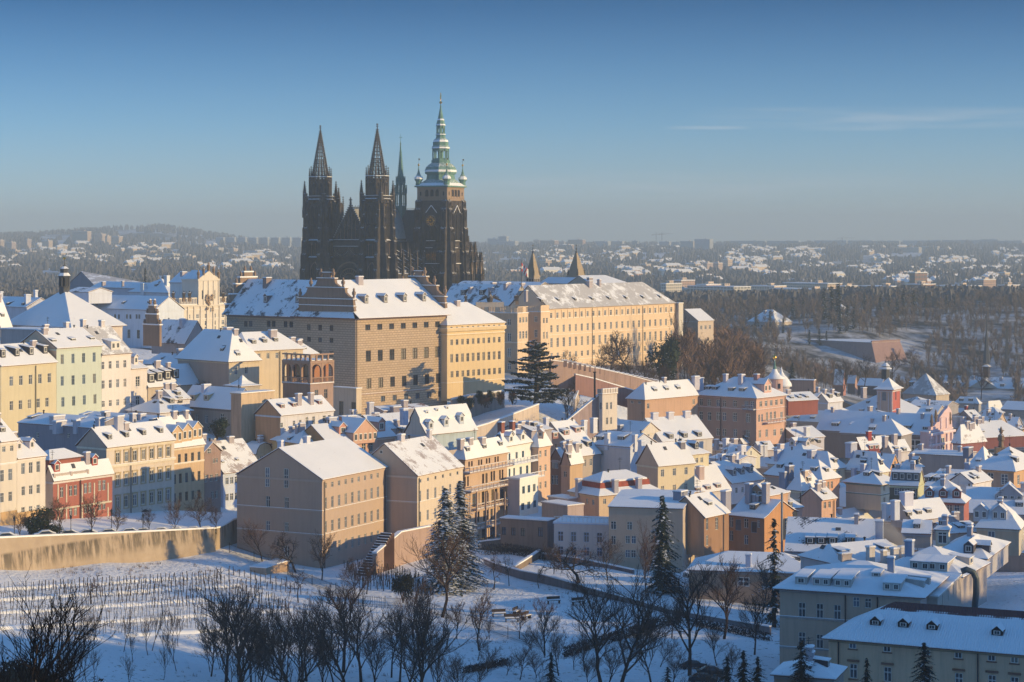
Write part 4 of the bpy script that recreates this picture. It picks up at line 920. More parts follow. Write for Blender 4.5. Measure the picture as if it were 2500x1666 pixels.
gp_ = HZ('W', 'cream castle corner block with balustrade and shaded left front behind the cedar', 745, 690, 1250, 738, 400, 832, 53, 'flat', None, CY, name='castle_block', colL='B9A27C', frame='F0E8D8',
   win=[('L', 678, 757, 679, 1, 1.6, 2.2), ('L', 678, 880, 679, 1, 1.7, 3.0), ('L', 678, 1005, 679, 1, 1.7, 3.3), ('L', 678, 1118, 679, 1, 1.6, 2.4), ('R', 768, 740, 818, 3, 1.1, 2.0), ('R', 768, 862, 818, 3, 1.1, 2.8)], bands=[930])
b = MB()
for sd_, L in (('R', gp_.LU), ('L', gp_.LV)):
    for i in range(int(L/.7)):
        t = .3+i*.7; q = (t-.14, t+.14, .1, .4) if sd_ == 'R' else (.1, .4, t-.14, t+.14)
        if i % 7 < 5: b.box(*q, gp_.H+.4, gp_.H+2.2)
        else: q = (t-.4, t+.4, 0, .5) if sd_ == 'R' else (0, .5, t-.4, t+.4); b.box(*q, gp_.H+.4, gp_.H+2.3)
    q = (0, L, 0, .55) if sd_ == 'R' else (0, .55, 0, L); b.box(*q, gp_.H+2.3, gp_.H+2.6)
b.build('balustrade', [gp_.pl], gp_.root)
g2 = HZ('W', 'narrow cream castle pavilion with balustrade between block and long wing', 935, 680, 1150, 752, 832, 1004, 53, 'flat', None, CY, name='castle_block', colL='C9A872', frame='F0E8D8',
   win=[('L', 895, 733, 896, 1, 1.5, 2.1), ('L', 895, 850, 896, 1, 1.5, 2.9), ('L', 895, 945, 896, 1, 1.5, 2.6), ('R', 960, 745, 985, 2, 1.0, 2.0), ('R', 960, 865, 985, 2, 1.0, 2.6)])
b = MB()
for i in range(int(g2.LV/.8)): b.box(.1, .4, .3+i*.8, .6+i*.8, g2.H+.4, g2.H+2.4)
b.box(0, .5, 0, g2.LV, g2.H+2.4, g2.H+2.7); b.box(0, g2.LU, 0, .5, g2.H+.4, g2.H+2.7); b.build('balustrade', [g2.pl], g2.root)
def statue(px, py_base, D, h, label, dark_=True, rz=0, wide=1.0):
    z = Z(py_base, D); e = empty('statue', (X(px, D), D, z), rz, label, 'statue'); b = MB(); s_ = h/3.2
    b.box(-.5*s_, .5*s_, -.5*s_, .5*s_, -.4, .8*s_); b.build('pedestal', [GLIT], e); b = MB()
    b.rings([[(x*wide*s_, y*s_, z_*s_) for x, y in ((-a, -c), (a, -c), (a, c), (-a, c))] for z_, a, c in ((.8, .35, .3), (1.4, .3, .28), (1.9, .42, .3), (2.3, .5, .28), (2.45, .15, .13), (2.55, .13, .12))])
    b.lathe(0, 0, [(2.5*s_, .05), (2.6*s_, .17*s_), (2.85*s_, .18*s_), (3.0*s_, .05)], 8); b.tube((.4*s_*wide, 0, 2.2*s_), (.8*s_*wide, -.2, 2.7*s_), .12*s_, .08*s_, 5); b.tube((-.4*s_*wide, 0, 2.2*s_), (-.6*s_*wide, -.3, 1.5*s_), .12*s_, .08*s_, 5)
    b.build('figure', [GOTH if dark_ else GLIT], e); return e
statue(1262, 742, 736, 4.0, 'dark statue group standing on the castle balustrade corner', wide=1.5); statue(1137, 741, 724, 3.6, 'lone dark statue on castle parapet left of the eagle ornament')
e = empty('roof_ornament', (X(1196, 730), 730, Z(742, 730)), 0, 'dark winged eagle ornament crowning the castle attic', 'ornament'); b = MB()
b.box(-5, 5, -.5, .5, -1.2, .6, 0); b.build('attic', [plaster('CDB48A')], e); b = MB()
b.lathe(0, 0, [(.6, .9), (2.2, 1.3), (3.2, .6), (3.6, .3), (4.1, .45), (4.5, .1)], 8)
for s_ in (-1, 1):
    for i in range(5): b.tube((s_*.8, 0, 2.4), (s_*(2.2+.55*i), 0, 3.4-.65*i), .35, .18, 4)
b.build('eagle', [GOTH], e)
# roofs behind and beside
HZ('P', 'dark patchy castle roofs behind the yellow palace', 1246, 748, 800, 776, 1078, -14, 53, 'gv', 697, 'B8A888', snow='grey', dorm=[('L', 1130, 722, 1175, 722, 2, 2.2, 2, 'shed')], chim=[(1150, 712, 3, 1.5, 2.2, 'L'), (1200, 712, 4, 1.5, 2, 'L'), (1235, 706, 2, 1.5, 3, 'L')], name='castle_wing')
HZ('P', 'low castle roof with blue snow in front of the great dark tower', 1300, 712, 760, 790, 1100, -16, 53, 'gv', 690, 'A89878', snow='grey', chim=[(1205, 698, 3.5, 1.2, 1.5, 'L'), (1240, 698, 3.5, 1.2, 1.5, 'L'), (1275, 700, 3.5, 1.2, 1.6, 'L')], name='castle_wing')
HZ('P', 'sunlit white roof behind the long castle wing ridge', 1440, 694, 740, 900, -14, 1532, 40, 'hu', 674, 'CDB48A', i0=0, name='castle_wing', chim=[(1440, 690, 3, 2, 3)])
HZ('P', 'blue snow roof between the two pale spires', 1396, 694, 740, 940, 1318, -12, 45, 'gv', 679, 'B8A888', name='castle_wing')
for px, py, yb_, w_, D_, lb in ((1301, 612, 677, 33, 1000, 'left pale pyramid spire rising behind the castle roofs'), (1407, 612, 678, 43, 985, 'right pale pyramid spire rising behind the castle roofs')):
    e = empty('church_tower', (X(px, D_), D_, Z(730, D_)), R(53), lb, 'tower', 'pale twin spires'); r = w_/F*D_*.5/1.28; zt = Z(py, D_)-Z(730, D_); z0 = Z(yb_, D_)-Z(730, D_)
    b = MB(); b.box(-r*.92, r*.92, -r*.92, r*.92, 0, z0); f = MB()
    for i in range(3): f.poly([(-r*.6+i*r*.6-.5, -r*.93, z0-2.2), (-r*.6+i*r*.6+.5, -r*.93, z0-2.2), (-r*.6+i*r*.6+.5, -r*.93, z0-.8), (-r*.6+i*r*.6-.5, -r*.93, z0-.8)], 1)
    rot4(b, f, 0, 0); b.build('belfry', [plaster('B8A488'), RECS], e); b = MB()
    b.rings([[(a*r*s_, c_*r*s_, z) for a, c_ in ((-1, -1), (1, -1), (1, 1), (-1, 1))] for z, s_ in ((z0, 1.05), (z0+.8, .98), (zt, .03))]); b.build('spire', [plaster('AE9468', .4)], e)
    b = MB(); b.lathe(0, 0, [(zt-3, .35), (zt-.5, .5), (zt, .12), (zt+1, .3), (zt+1.5, .08), (zt+3.2, .06)], 6); b.box(-.55, .55, -.06, .06, zt+2.2, zt+2.5)
    for sx, sy in ((1, 1), (1, -1), (-1, 1), (-1, -1)): b.lathe(sx*r*.85, sy*r*.85, [(z0+.5, .4), (z0+2.6, .45), (z0+4.6, .04)], 5)
    b.build('finial', [slate()], e)
e = empty('flagpole', (X(1273, 770), 770, Z(705, 770)), 0, 'thin flagpole with red and white flag above the castle roof', 'flagpole'); b = MB(); b.tube((0, 0, 0), (0, 0, Z(636, 770)-Z(705, 770)), .12, .08, 5); b.build('pole', [dark()], e)
b = MB(); zt = Z(642, 770)-Z(705, 770)
for i in range(6):
    x0 = .1+i*.42; x1 = x0+.42; d0 = math.sin(i*1.1)*.25; d1 = math.sin((i+1)*1.1)*.25; q0 = i*.42; q1 = (i+1)*.42
    for k in range(3): b.poly([(x0, d0, zt-1.05*(k+1)-q0), (x1, d1, zt-1.05*(k+1)-q1), (x1, d1, zt-1.05*k-q1), (x0, d0, zt-1.05*k-q0)], (k+i) % 2 if k != 1 or i in (2, 3) else 1)
b.build('flag', [flatm('flag_red', (.5, .05, .05)), white()], e)
# the rococo white palace
ar = HZ('A', 'ornate white palace with sunlit pilastered front and pedimented attic', 1553, 718, 1010, 700, 1372, 2018, 52, 'flat', None, 'DFCBA2', name='palace', colL='B8B8B4', dirt=.3, frame='F4ECDC',
   win=[('R', 1605, 818, 1985, 6, 1.2, 1.5), ('R', 1605, 882, 1985, 6, 1.2, 1.6), ('R', 1605, 938, 1985, 6, 1.3, 1.9)], bands=[765, 850])
b = MB()
for i in range(9): t = ar.LU*(i+.06)/8.2; b.box(t-.35, t+.35, -.35, 0, 0, ar.H-.5)
b.build('pilasters', [ar.pl], ar.root); b = MB()
b.box(-.4, ar.LU+.3, -.5, 0, ar.H-.5, ar.H, 0)
for i in range(int(ar.LU/.7)): b.box(.2+i*.7, .5+i*.7, 0, .35, ar.H+.3, ar.H+2.2)
for i in range(int(ar.LV/.7)): b.box(0, .35, .2+i*.7, .5+i*.7, ar.H+.3, ar.H+2.2)
b.box(0, ar.LU, -.05, .45, ar.H+2.2, ar.H+2.6); b.box(-.05, .45, 0, ar.LV, ar.H+2.2, ar.H+2.6); b.build('balustrade', [ar.pl], ar.root)
u0, u1 = ar.ray('R', 483), ar.ray('R', 532); zt = ar.zat('R', 483, 686); b = MB()
b.box(u0, u1, -.3, 8, ar.H, zt, 0); b.box(u0-.4, u1+.4, -.6, 8, zt, zt+.5, 0); um = (u0+u1)/2
b.poly([(u0-.4, -.5, zt+.5), (u1+.4, -.5, zt+.5), (um, -.5, zt+3.4)], 0); b.poly([(u0-.5, -.7, zt+.6), (um, -.7, zt+3.6), (um, 8, zt+3.6), (u0-.5, 8, zt+.6)], 1); b.poly([(um, -.7, zt+3.6), (u1+.5, -.7, zt+.6), (u1+.5, 8, zt+.6), (um, 8, zt+3.6)], 1)
for i in range(3): q = u0+(u1-u0)*(i+.75)/3.5; b.box(q-.4, q+.4, -.36, -.3, ar.H+2, ar.H+5, 2)
for i in range(5): q = u0+(u1-u0)*i/4; b.box(q-.22, q+.22, -.55, -.3, ar.H, zt, 0)
for q, hh in ((u0, 1), (um, 3.6), (u1, 1), (u0+(um-u0)*.5, 2.2), (u1-(u1-um)*.5, 2.2)): b.lathe(q, -.3, [(zt+hh-.3, .45), (zt+hh+.8, .4), (zt+hh+1.3, .6), (zt+hh+1.9, .5), (zt+hh+2.3, .2), (zt+hh+2.6, .25), (zt+hh+2.9, .05)], 6, 3)
b.build('attic', [ar.pl, snowm(), glassm(), GLIT], ar.root); b = MB()
for k in range(26):
    r_ = random.Random(k); a = r_.uniform(-1, 1); z = r_.uniform(-2.5, 3); b.lathe(um+a*1.8, -.8, [(ar.H+z, .1), (ar.H+z+.4, .45), (ar.H+z+.9, .1)], 5)
b.build('sculpted_crest', [stone('crest_stone', (.16, .10, .07), (.5, .38, .27))], ar.root)
ab = HZ('P', 'blue roofed white block behind the ornate white palace attic', 478, 692, 760, 722, 415, -10, 52, 'gv', 666, 'E6E0D0', name='palace_wing', chim=[(448, 672, 3, 1.5, 1.3, 'L')])
for x, lb in ((423, 'leftmost'), (449, 'second'), (463, 'third'), (545, 'rightmost')): statue(x, 734, 700 if x < 500 else 718, 3.6, lb+' dark statue on the balustrade of the ornate white palace', rz=.4)
HZ('A', 'long white palace wing with blue roof left of the ornate palace', 1375, 760, 1100, 690, 700, -13, 50, 'gv', 640, 'D8D6CE', name='palace_wing', frame='B8A070',
   win=[('L', 1024, 814, 1058, 2, 1.0, 1.5), ('L', 1130, 814, 1160, 2, 1.0, 1.5), ('L', 1216, 814, 1240, 2, 1.0, 1.5), ('L', 1300, 814, 1326, 2, 1.0, 1.5), ('L', 1147, 968, 1316, 3, 1.5, 2.9, 'grid')],
   dorm=[('L', 860, 715, 1320, 700, 3, 1, .7, 'eye')], chim=[])
HZ('A', 'blue roofed white house with two tall chimneys left of the ornate palace', 1500, 606, 700, 745, 1150, -12, 50, 'pyr', 480, 'DCD8CC', chim=[(1280, 590, 2.4, 2, 6.0, 'L', 'E0DCD0'), (1487, 520, 2, 2, 4.5, 'L', 'E0DCD0')], dorm=[('L', 1385, 550, 1386, 550, 1, 1.2, .8, 'eye')])
HZ('A', 'blue sheeted wing under the round snow cap behind the church turret', 790, 600, 700, 700, 600, -10, 50, 'gv', 560, 'D8D4C8', name='palace_wing', snow='grey')
HZ('P', 'sunlit worn snow roof on the far left skyline', 232, 699, 760, 820, 168, 384, 24, 'hu', 664, 'A89888', i0=0, snow='thin', ov=.3)
HZ('P', 'white gabled wing below the far left sunlit roof', 345, 706, 780, 770, 225, -9, 40, 'gv', 692, 'C8C4B8', chim=[(253, 700, 1.8, 1.2, 2.5, 'L'), (300, 702, 1, 1, 3.5, 'L')], name='palace_wing')
HZ('A', 'low blue roofed range with chimneys at the far left edge', 240, 735, 880, 640, -60, -10, 45, 'gv', 650, 'C8C0B0', chim=[(245, 700, 2.4, 1.4, 5, 'L', 'D8D4C8'), (318, 640, 1.3, 1.3, 3, 'L', 'D8D4C8'), (8, 660, 1.3, 1.3, 3.5, 'L', 'D8D4C8')], dorm=[('L', 60, 720, 200, 720, 2, 1.2, .8, 'eye')])
HZ('A', 'steep sunlit gable roof cut by the left picture edge', 1, 920, 1000, 560, -8, 100, 58, 'gu', 640, 'B8A888')
# church with pyramid roof and lantern turret
ch = HZ('A', 'church with great snowy pyramid roof and dark lantern turret', 640, 915, 1300, 555, 60, 1090, 50, 'pyr', 575, 'E0C8A4', name='church', ov=.9)
cu, cv = ch.LU/2, ch.LV/2; zt = ch.H+ch.rh; b = MB(); SC = 555/5000/3.647*1.02; q = lambda y: zt-1.2+(610-y)*SC*1.0
b.lathe(cu, cv, [(q(650), 1.5), (q(560), 1.45), (q(540), 1.6)], 8, 0); 
for j in range(8): a = math.pi/8+j*math.pi/4; b.tube((cu+1.35*math.cos(a), cv+1.35*math.sin(a), q(545)), (cu+1.35*math.cos(a), cv+1.35*math.sin(a), q(460)), .26, .26, 5, 0)
b.lathe(cu, cv, [(q(545), .7), (q(460), .7)], 6, 1)
b.lathe(cu, cv, [(q(462), 1.5), (q(452), 1.75), (q(446), 1.75), (q(420), 1.15), (q(385), 1.15), (q(382), 1.3), (q(362), .35), (q(345), .12), (q(300), .08)], 8, mats=[0, 0, 2, 0, 0, 2, 0, 0])
b.lathe(cu, cv, [(q(302), .05), (q(297), .35), (q(288), .42), (q(281), .3), (q(276), .05)], 10, 3); b.build('lantern_turret', [slate(), RECS, snowm(), gold()], ch.root)
e = empty('roof_fin', (X(360, 600), 600, Z(840, 600)), 0, 'steep shaded roof with stepped urn topped gable between white palaces', 'house')
rf = MB(); rf.rings([[(x, 0, z), (x, 14, z)] for x, z in ((0, 0), (2.7, 9.5))], 0, False, False, closed=False)
HZ('A', 'steep streaked blue roof with urns on its scrolled grey gable', 1650, 1062, 1160, 590, 1350, -9, 50, 'gv', 855, '9C9488', snow='grey', prof=((0, 0), (1, 1)), chim=[(1625, 900, 1.8, 1.5, 3, 'L', 'B8B4AC')])
C.objects.unlink(e); bpy.data.objects.remove(e)
b = MB(); e = empty('scrolled_gable', (X(372, 585), 585, Z(845, 585)), R(50), 'grey scrolled gable with snowy urns left of the steep streaked roof', 'gable')
for z0, z1, w_ in ((0, 6, 3.6), (6, 9, 2.4), (9, 11.5, 1.3)):
    b.box(-.4, .4, -w_, w_, z0, z1, 0); b.box(-.6, .6, -w_-.25, w_+.25, z1, z1+.35, 1)
    for s_ in (-1, 1): b.lathe(0, s_*(w_-.3), [(z1+.3, .3), (z1+.9, .55), (z1+1.3, .3), (z1+1.6, .45), (z1+2, .1)], 8, 0); b.lathe(0, s_*(w_-.3), [(z1+1.62, .45), (z1+2.05, .1)], 8, 1)
b.build('gable', [GBM, snowm()], e)
# ---------------------------------------------------------------- houses of the left half
sch = HZ('E', 'tall beige school block with plain gable wall and nine window bays, beside the vineyard', 755, 510, 1270, 380, 62, 1280, 63, 'gu', 250, 'C2A17A', colL='A8937C', dirt=.25, ov=.3,
   win=[('R', 784, 555, 1208, 9, .8, 1.1, 'std'), ('R', 784, 697, 1210, 9, .85, 2.3), ('R', 784, 890, 1210, 9, .85, 2.3), ('R', 897, 1040, 1210, 7, .85, 2.2),
        ('L', 311, 485, 464, 2, 1.0, 3.9, 'grid'), ('L', 314, 685, 467, 2, 1.0, 2.3), ('L', 314, 885, 467, 2, 1.0, 2.2), ('L', 470, 1085, 471, 1, 1.0, 2.0)],
   bands=[770, 965], pipes=[('R', 770), ('R', 1262)], chim=[(420, 240, 1.8, 1.2, 1.6, 'L', 'D8CFC0'), (630, 205, 1.8, 1.2, 1.6, 'R', 'D8CFC0')], deep=1)
s2 = HZ('E', 'cream gabled block with small square attic windows behind the twin spruces', 1530, 480, 1010, 398, 1000, 1902, 63, 'gu', 215, 'DDC294', colL='B5A488', snow='tiles', dirt=.25, ov=.3,
   win=[('R', 1556, 516, 1858, 6, .8, .8, 'plain'), ('R', 1553, 640, 1858, 6, .85, 2.3), ('R', 1553, 808, 1858, 6, .85, 2.2), ('L', 1238, 280, 1239, 1, .7, .7, 'plain')], bands=[700], pipes=[('R', 1540)], chim=[(1400, 190, 2.2, 1.2, 1.8, 'R', 'CFC2B0'), (1627, 170, 1.4, 1, 2.6, 'R', 'CFC2B0')])
lk = HZ('E', 'low flat roofed link with tall glazed bays between the two school blocks', 1272, 722, 1060, 401, -9, 1512, 63, 'flat', None, 'BC9670', win=[('R', 1305, 846, 1495, 5, 1.3, 4.0, 'grid')])
b = MB(); n_ = int(lk.LU/1.2)
for i in range(n_+1): b.box(i*lk.LU/n_-.04, i*lk.LU/n_+.04, .1, .18, lk.H+.4, lk.H+1.5)
b.box(0, lk.LU, .06, .2, lk.H+1.45, lk.H+1.6); b.box(0, lk.LU, .1, .16, lk.H+.9, lk.H+.95); b.build('railing', [plaster('7A5A44')], lk.root)
HZ('E', 'small set back penthouse above the glazed link', 1345, 500, 720, 410, 1265, 1390, 63, 'flat', None, 'C09A74', win=[('R', 1352, 580, 1380, 2, .8, 2.6, 'grid'), ('L', 1288, 595, 1320, 2, 1.0, 2.6, 'grid')])
# the row above the retaining wall
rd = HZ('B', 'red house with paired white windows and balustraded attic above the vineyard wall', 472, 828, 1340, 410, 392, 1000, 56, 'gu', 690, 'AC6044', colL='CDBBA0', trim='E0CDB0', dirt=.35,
   win=[('R', 550, 920, 551, 1, .85, 2.1, 'grid'), ('R', 630, 908, 672, 2, .85, 2.1, 'grid'), ('R', 762, 885, 800, 2, .85, 2.1, 'grid'), ('R', 888, 862, 926, 2, .85, 2.1, 'grid'),
        ('R', 550, 1105, 551, 1, .85, 1.8, 'grid'), ('R', 630, 1093, 672, 2, .85, 1.8, 'grid'), ('R', 762, 1068, 800, 2, .85, 1.8, 'grid'), ('R', 888, 1040, 926, 2, .85, 1.8, 'grid'),
        ('R', 635, 1255, 672, 2, .85, 1.8), ('R', 893, 1220, 930, 2, .85, 1.7), ('R', 780, 1230, 781, 1, 1.3, 1.7)],
   dorm=[('R', 508, 748, 509, 748, 1, 1.6, 1.7, 'gab', 'B8543C'), ('R', 845, 690, 846, 690, 1, 1.6, 1.7, 'gab', 'B8543C')], pipes=[('R', 712)])
b = MB()
for x in (515, 590, 730, 838, 960):
    t = rd.sr('R', x); z1 = rd.sz('R', x, 835 if x > 800 else 850); z0 = rd.sz('R', x, 1010)
    b.box(t-.16, t+.16, -.1, 0, z0, z1); b.box(t-.16, t+.16, -.1, 0, z0-5, z0-1)
b.box(.4, rd.LU-.3, -.12, 0, rd.H*.50, rd.H*.50+.35); b.build('pilasters', [plaster('D2BE92')], rd.root)
u0, u1 = rd.sr('R', 485), rd.sr('R', 770); z0 = rd.sz('R', 500, 745); b = MB(); b.box(.6, u1, 1.6, 6.8, rd.H-.5, rd.H+4.0, 0)
for i in range(4): q = 1.5+i*(u1-2)/4; b.box(q, q+1.0, 1.55, 1.6, rd.H+1.3, rd.H+3.2, 1)
b.build('attic_storey', [rd.pl, glassm()], rd.root); b = MB()
b.rings([[(.1, 1.1, rd.H+4), (u1+.5, 1.1, rd.H+4), (u1+.5, 7.3, rd.H+4), (.1, 7.3, rd.H+4)], [(.1, 1.1, rd.H+4.25), (u1+.5, 1.1, rd.H+4.25), (u1+.5, 7.3, rd.H+4.25), (.1, 7.3, rd.H+4.25)], [(2.8, 4.1, rd.H+6), (u1-2.2, 4.1, rd.H+6), (u1-2.2, 4.3, rd.H+6), (2.8, 4.3, rd.H+6)]], mats=[1, 0]); b.build('attic_roof', [snowm(), tile()], rd.root)
b = MB(); b.box(.3, u1+.6, -.1, .25, rd.H+1.2, rd.H+1.5)
for i in range(26): q = .4+i*(u1)/26; b.box(q, q+.12, -.02, .15, rd.H+.2, rd.H+1.2)
for i in range(3): q = .3+i*u1/2.0; b.box(q-.2, q+.3, -.15, .3, rd.H+.1, rd.H+1.6)
b.build('balustrade', [plaster('C9B090')], rd.root)
cr = HZ('B', 'cream baroque house with seven bays and four long shed dormers above the wall', 948, 528, 1340, 425, -8.6, 1552, 56, 'gu', 350, 'DCC49C', colL='A89E90', trim='E8D2A0', dirt=.4,
   win=[('R', 1048, 612, 1498, 7, 1.1, 2.1), ('R', 1048, 812, 1498, 7, 1.1, 2.3), ('R', 1048, 1012, 1498, 7, 1.1, 2.3), ('R', 1200, 1200, 1201, 1, 1, 1.9), ('R', 1360, 1170, 1510, 2, 1.0, 1.9)],
   dorm=[('R', 980, 458, 1437, 400, 4, 1.2, 1.1, 'shed')], bands=[705], pipes=[('R', 1160)])
cr.band(cr.sz('R', 960, 703), .5, .5, cr.tr)
for w_ in cr.wins:
    t, z, h_ = w_[1], w_[2], w_[4]; b = MB(); b.rings([[(q[0], y, q[1]) for q in ((t-.82, z-h_/2-.3), (t+.82, z-h_/2-.3), (t+.82, z+h_/2+.5), (t-.82, z+h_/2+.5))] for y in (-.12, -.02)], 0, False, False)
    for q in ((t-.8, t-.6, -.1, 0, z-h_/2-.2, z+h_/2+.3), (t+.6, t+.8, -.1, 0, z-h_/2-.2, z+h_/2+.3), (t-.85, t+.85, -.25, 0, z+h_/2+.3, z+h_/2+.5), (t-.8, t+.8, -.2, 0, z-h_/2-.35, z-h_/2-.2)): b.box(*q)
    b.build('window_surround', [plaster('C8A868')], cr.root)
t = cr.sr('R', 1290); b = MB(); b.poly([(t-1.8, -.05, 0), (t+1.8, -.05, 0), (t+1.8, -.05, 3.4), (t+1.2, -.05, 4.6), (t, -.05, 5.1), (t-1.2, -.05, 4.6), (t-1.8, -.05, 3.4)]); b.build('gateway', [RECS], cr.root)
HZ('B', 'long grey firewall with chimneys behind the red house', 826, 352, 640, 433, 162, -12, 56, 'gv', 262, '948B82', snow='clean', win=[('L', 333, 412, 334, 1, .9, 1.1), ('L', 608, 415, 609, 1, .8, 1.0)], cornice=False, ov=.15,
   chim=[(510, 300, 4.5, 1.6, 2, 'L', 'C8BDAC'), (530, 338, 4, 1.4, 1.6, 'L', 'C8BDAC'), (682, 340, 1.6, 1.3, 2, 'L', 'C8BDAC'), (890, 335, 2.3, 1.4, 2.6, 'L', 'C8BDAC'), (1060, 318, 2.6, 1.4, 2.6, 'L', 'C8BDAC')])
HZ('B', 'low white roofs with chimneys between the yellow green house and the cream baroque house', 1330, 330, 520, 447, 640, -10, 56, 'gv', 248, 'A89C90', cornice=False,
   chim=[(745, 280, 1.6, 1.2, 1.2, 'L', 'C8BDAC'), (942, 275, 2.4, 1.4, 2.6, 'L', 'C8BDAC'), (1185, 300, 1.8, 1.3, 2.8, 'L', 'C8BDAC'), (1262, 275, 2.4, 1.3, 1.6, 'L', 'C8BDAC')])
oc_ = HZ('B', 'ochre house with three scalloped gable dormers, shaded lower floors', 1536, 532, 1330, 443, -9, 1818, 57, 'gu', 262, 'D6AC70', trim='E8D0A0', i0=0,
   win=[('R', 1597, 622, 1772, 4, .9, 2.0, 'std', '8A7A60'), ('R', 1550, 805, 1772, 5, .9, 2.1, 'std', '8A7A60'), ('R', 1550, 972, 1772, 5, .9, 2.0, 'std', '8A7A60'), ('R', 1600, 1130, 1770, 3, .9, 1.6)],
   dorm=[('R', 1578, 492, 1757, 456, 3, 3.2, 2.6, 'gab', 'DCB070')], bands=[680])
HZ('B', 'narrow weathered brick gable house between ochre and white fronts', 1820, 575, 1240, 455, -9, 1966, 57, 'gv', 478, 'A8856A', dirt=.9, win=[('R', 1860, 555, 1861, 1, 1.2, 1.3), ('R', 1905, 640, 1930, 2, .7, 1.1), ('R', 1835, 800, 1930, 3, .9, 1.6), ('R', 1895, 945, 1930, 2, .9, 1.7)])
HZ('B', 'white and blue shaded house under a broad snowy roof left of the beige school', 1985, 757, 1180, 466, -13, 2330, 52, 'gu', 482, 'CFCFC8', snow='tiles', win=[('R', 2022, 820, 2105, 3, 1.0, 1.6), ('R', 2022, 965, 2105, 3, 1.0, 1.6), ('R', 2022, 1110, 2023, 1, 1, 1.4)], dorm=[('R', 1988, 665, 2118, 645, 2, .8, .4, 'eye')])
f1_ = HZ('B', 'pale pink four storey front at the far left edge', 1, 478, 1360, 394, -9, 150, 58, 'gu', 282, 'DCC8A0', trim='EAD8B8', dirt=.3,
   win=[('R', 35, 537, 105, 2, .8, 1.1), ('R', 15, 773, 92, 2, 1.0, 2.3), ('R', 15, 968, 92, 2, .95, 1.9), ('R', 13, 1142, 92, 2, .95, 1.9)], bands=[680])
f2_ = HZ('B', 'pale pink front with two gabled dormers beside the red house', 152, 628, 1360, 399, -9, 404, 58, 'gu', 462, 'DECBA6', trim='EAD8B8', dirt=.3,
   win=[('R', 206, 710, 341, 3, .95, 2.2), ('R', 208, 908, 341, 3, .9, 1.8), ('R', 206, 1092, 340, 3, .9, 1.8)], dorm=[('R', 172, 558, 286, 543, 2, 1.3, 1.6, 'gab', 'E0CDB8')])
for f_ in (f1_, f2_): f_.box('plinth', -.05, f_.LU, -.12, 0, 0, 5.6, plaster('D0A058'))
# upper row
HZ('P', 'yellow green house with long shed dormers at the left edge', 1, 896, 1060, 470, -12, 137.5, 60, 'gu', 846, 'D4BE86', dirt=.25,
   win=[('R', 27.7, 931, 120.6, 5, 1.15, 2.3), ('R', 28, 991, 115, 5, 1.1, 2.2)], dorm=[('R', 8, 876, 111, 866, 4, 1.5, 1.9, 'shed')], pipes=[('R', 86)])
HZ('P', 'beige firewall with aerials above the yellow green house', 91, 808, 900, 494, -30+31, -8, 58, 'flat', None, 'B8A48C', cornice=False, name='house')
HZ('A', 'pale green house with dark slit windows beneath a broad plain roof', 503, 1102, 1760, 487, -13.2, 906, 58, 'gu', 937, 'C6C6A0', colL='BCA888', dirt=.2, frame='A8B0A0',
   win=[('R', 554, 1195, 838, 4, 1.0, 2.3), ('R', 554, 1388, 840, 4, 1.0, 2.3), ('R', 560, 1575, 845, 4, 1.0, 2.3)])
HZ('A', 'cream house with wide dormer and small balcony right of the pale green house', 906, 1160, 1760, 500, -14, 1166, 58, 'gu', 915, 'E4D2B2', dirt=.25, snow='thin', frame='FFF8EC',
   win=[('R', 915, 1250, 1112, 4, 1.0, 1.9, 'grid'), ('R', 917, 1420, 1113, 4, 1.0, 2.1, 'grid'), ('R', 918, 1592, 1113, 4, 1.0, 1.6, 'grid')], dorm=[('R', 1030, 1118, 1031, 1118, 1, 3.2, 2.1, 'shed', 'E4D2B2')], chim=[(905, 905, 1.6, 1.2, 2, 'R', 'D8C8B0'), (740, 890, 1.5, 1.2, 1.6, 'R', 'D8C8B0'), (590, 905, 1.4, 1.2, 1.2, 'R', 'D8C8B0')])
HZ('A', 'cream house with arched windows and one turret dormer', 1166, 1285, 1760, 513, -12, 1311, 58, 'gu', 1190, 'E2CFB0', dirt=.25, win=[('R', 1227, 1390, 1228, 1, 1.6, 2.6, 'grid'), ('R', 1227, 1562, 1228, 1, 1.5, 2.2, 'grid')], dorm=[('R', 1212, 1248, 1213, 1248, 1, 1.5, 2, 'gab', 'E2CFB0')])
HZ('A', 'hip roofed house with three slit windows behind the dormered strip', 1625, 1260, 1560, 545, 1290, 1785, 48, 'hv', 1155, 'CDB894', colL='A8988A', win=[('R', 1652, 1342, 1674, 2, .6, 2.0), ('R', 1727, 1336, 1728, 1, .9, 2.0)], dorm=[('L', 1440, 1200, 1441, 1200, 1, .8, .5, 'eye')])
HZ('A', 'low wing with a row of four tall dark dormer windows', 1318, 1452, 1640, 520, -9, 1790, 50, 'gu', 1330, 'CDB48C', dorm=[('R', 1350, 1418, 1567, 1372, 4, 2.0, 2.1, 'shed')], dcol='D8CBB0') if 0 else None
HZ('A', 'low cream wing with four tall tilted dormer windows', 1318, 1450, 1640, 518, -9, 1790, 50, 'gu', 1265, 'CDB48C', dorm=[('R', 1350, 1412, 1567, 1372, 4, 2.0, 2.4, 'shed')])
HZ('D', 'hip roofed house with ochre front and patterned band left of the arcaded loggia', 105, 893, 1200, 522, -22, 375, 45, 'hv', 615, 'D9BC88', colL='A89888', dirt=.4, ov=.6, win=[('R', 170, 970, 262, 2, 1.0, 1.8)], dorm=[('R', 190, 840, 191, 840, 1, 1.3, .8, 'eye'), ('L', 40, 800, 41, 800, 1, 1.3, .8, 'eye')], chim=[(162, 640, 1.8, 1.2, 1.4)])
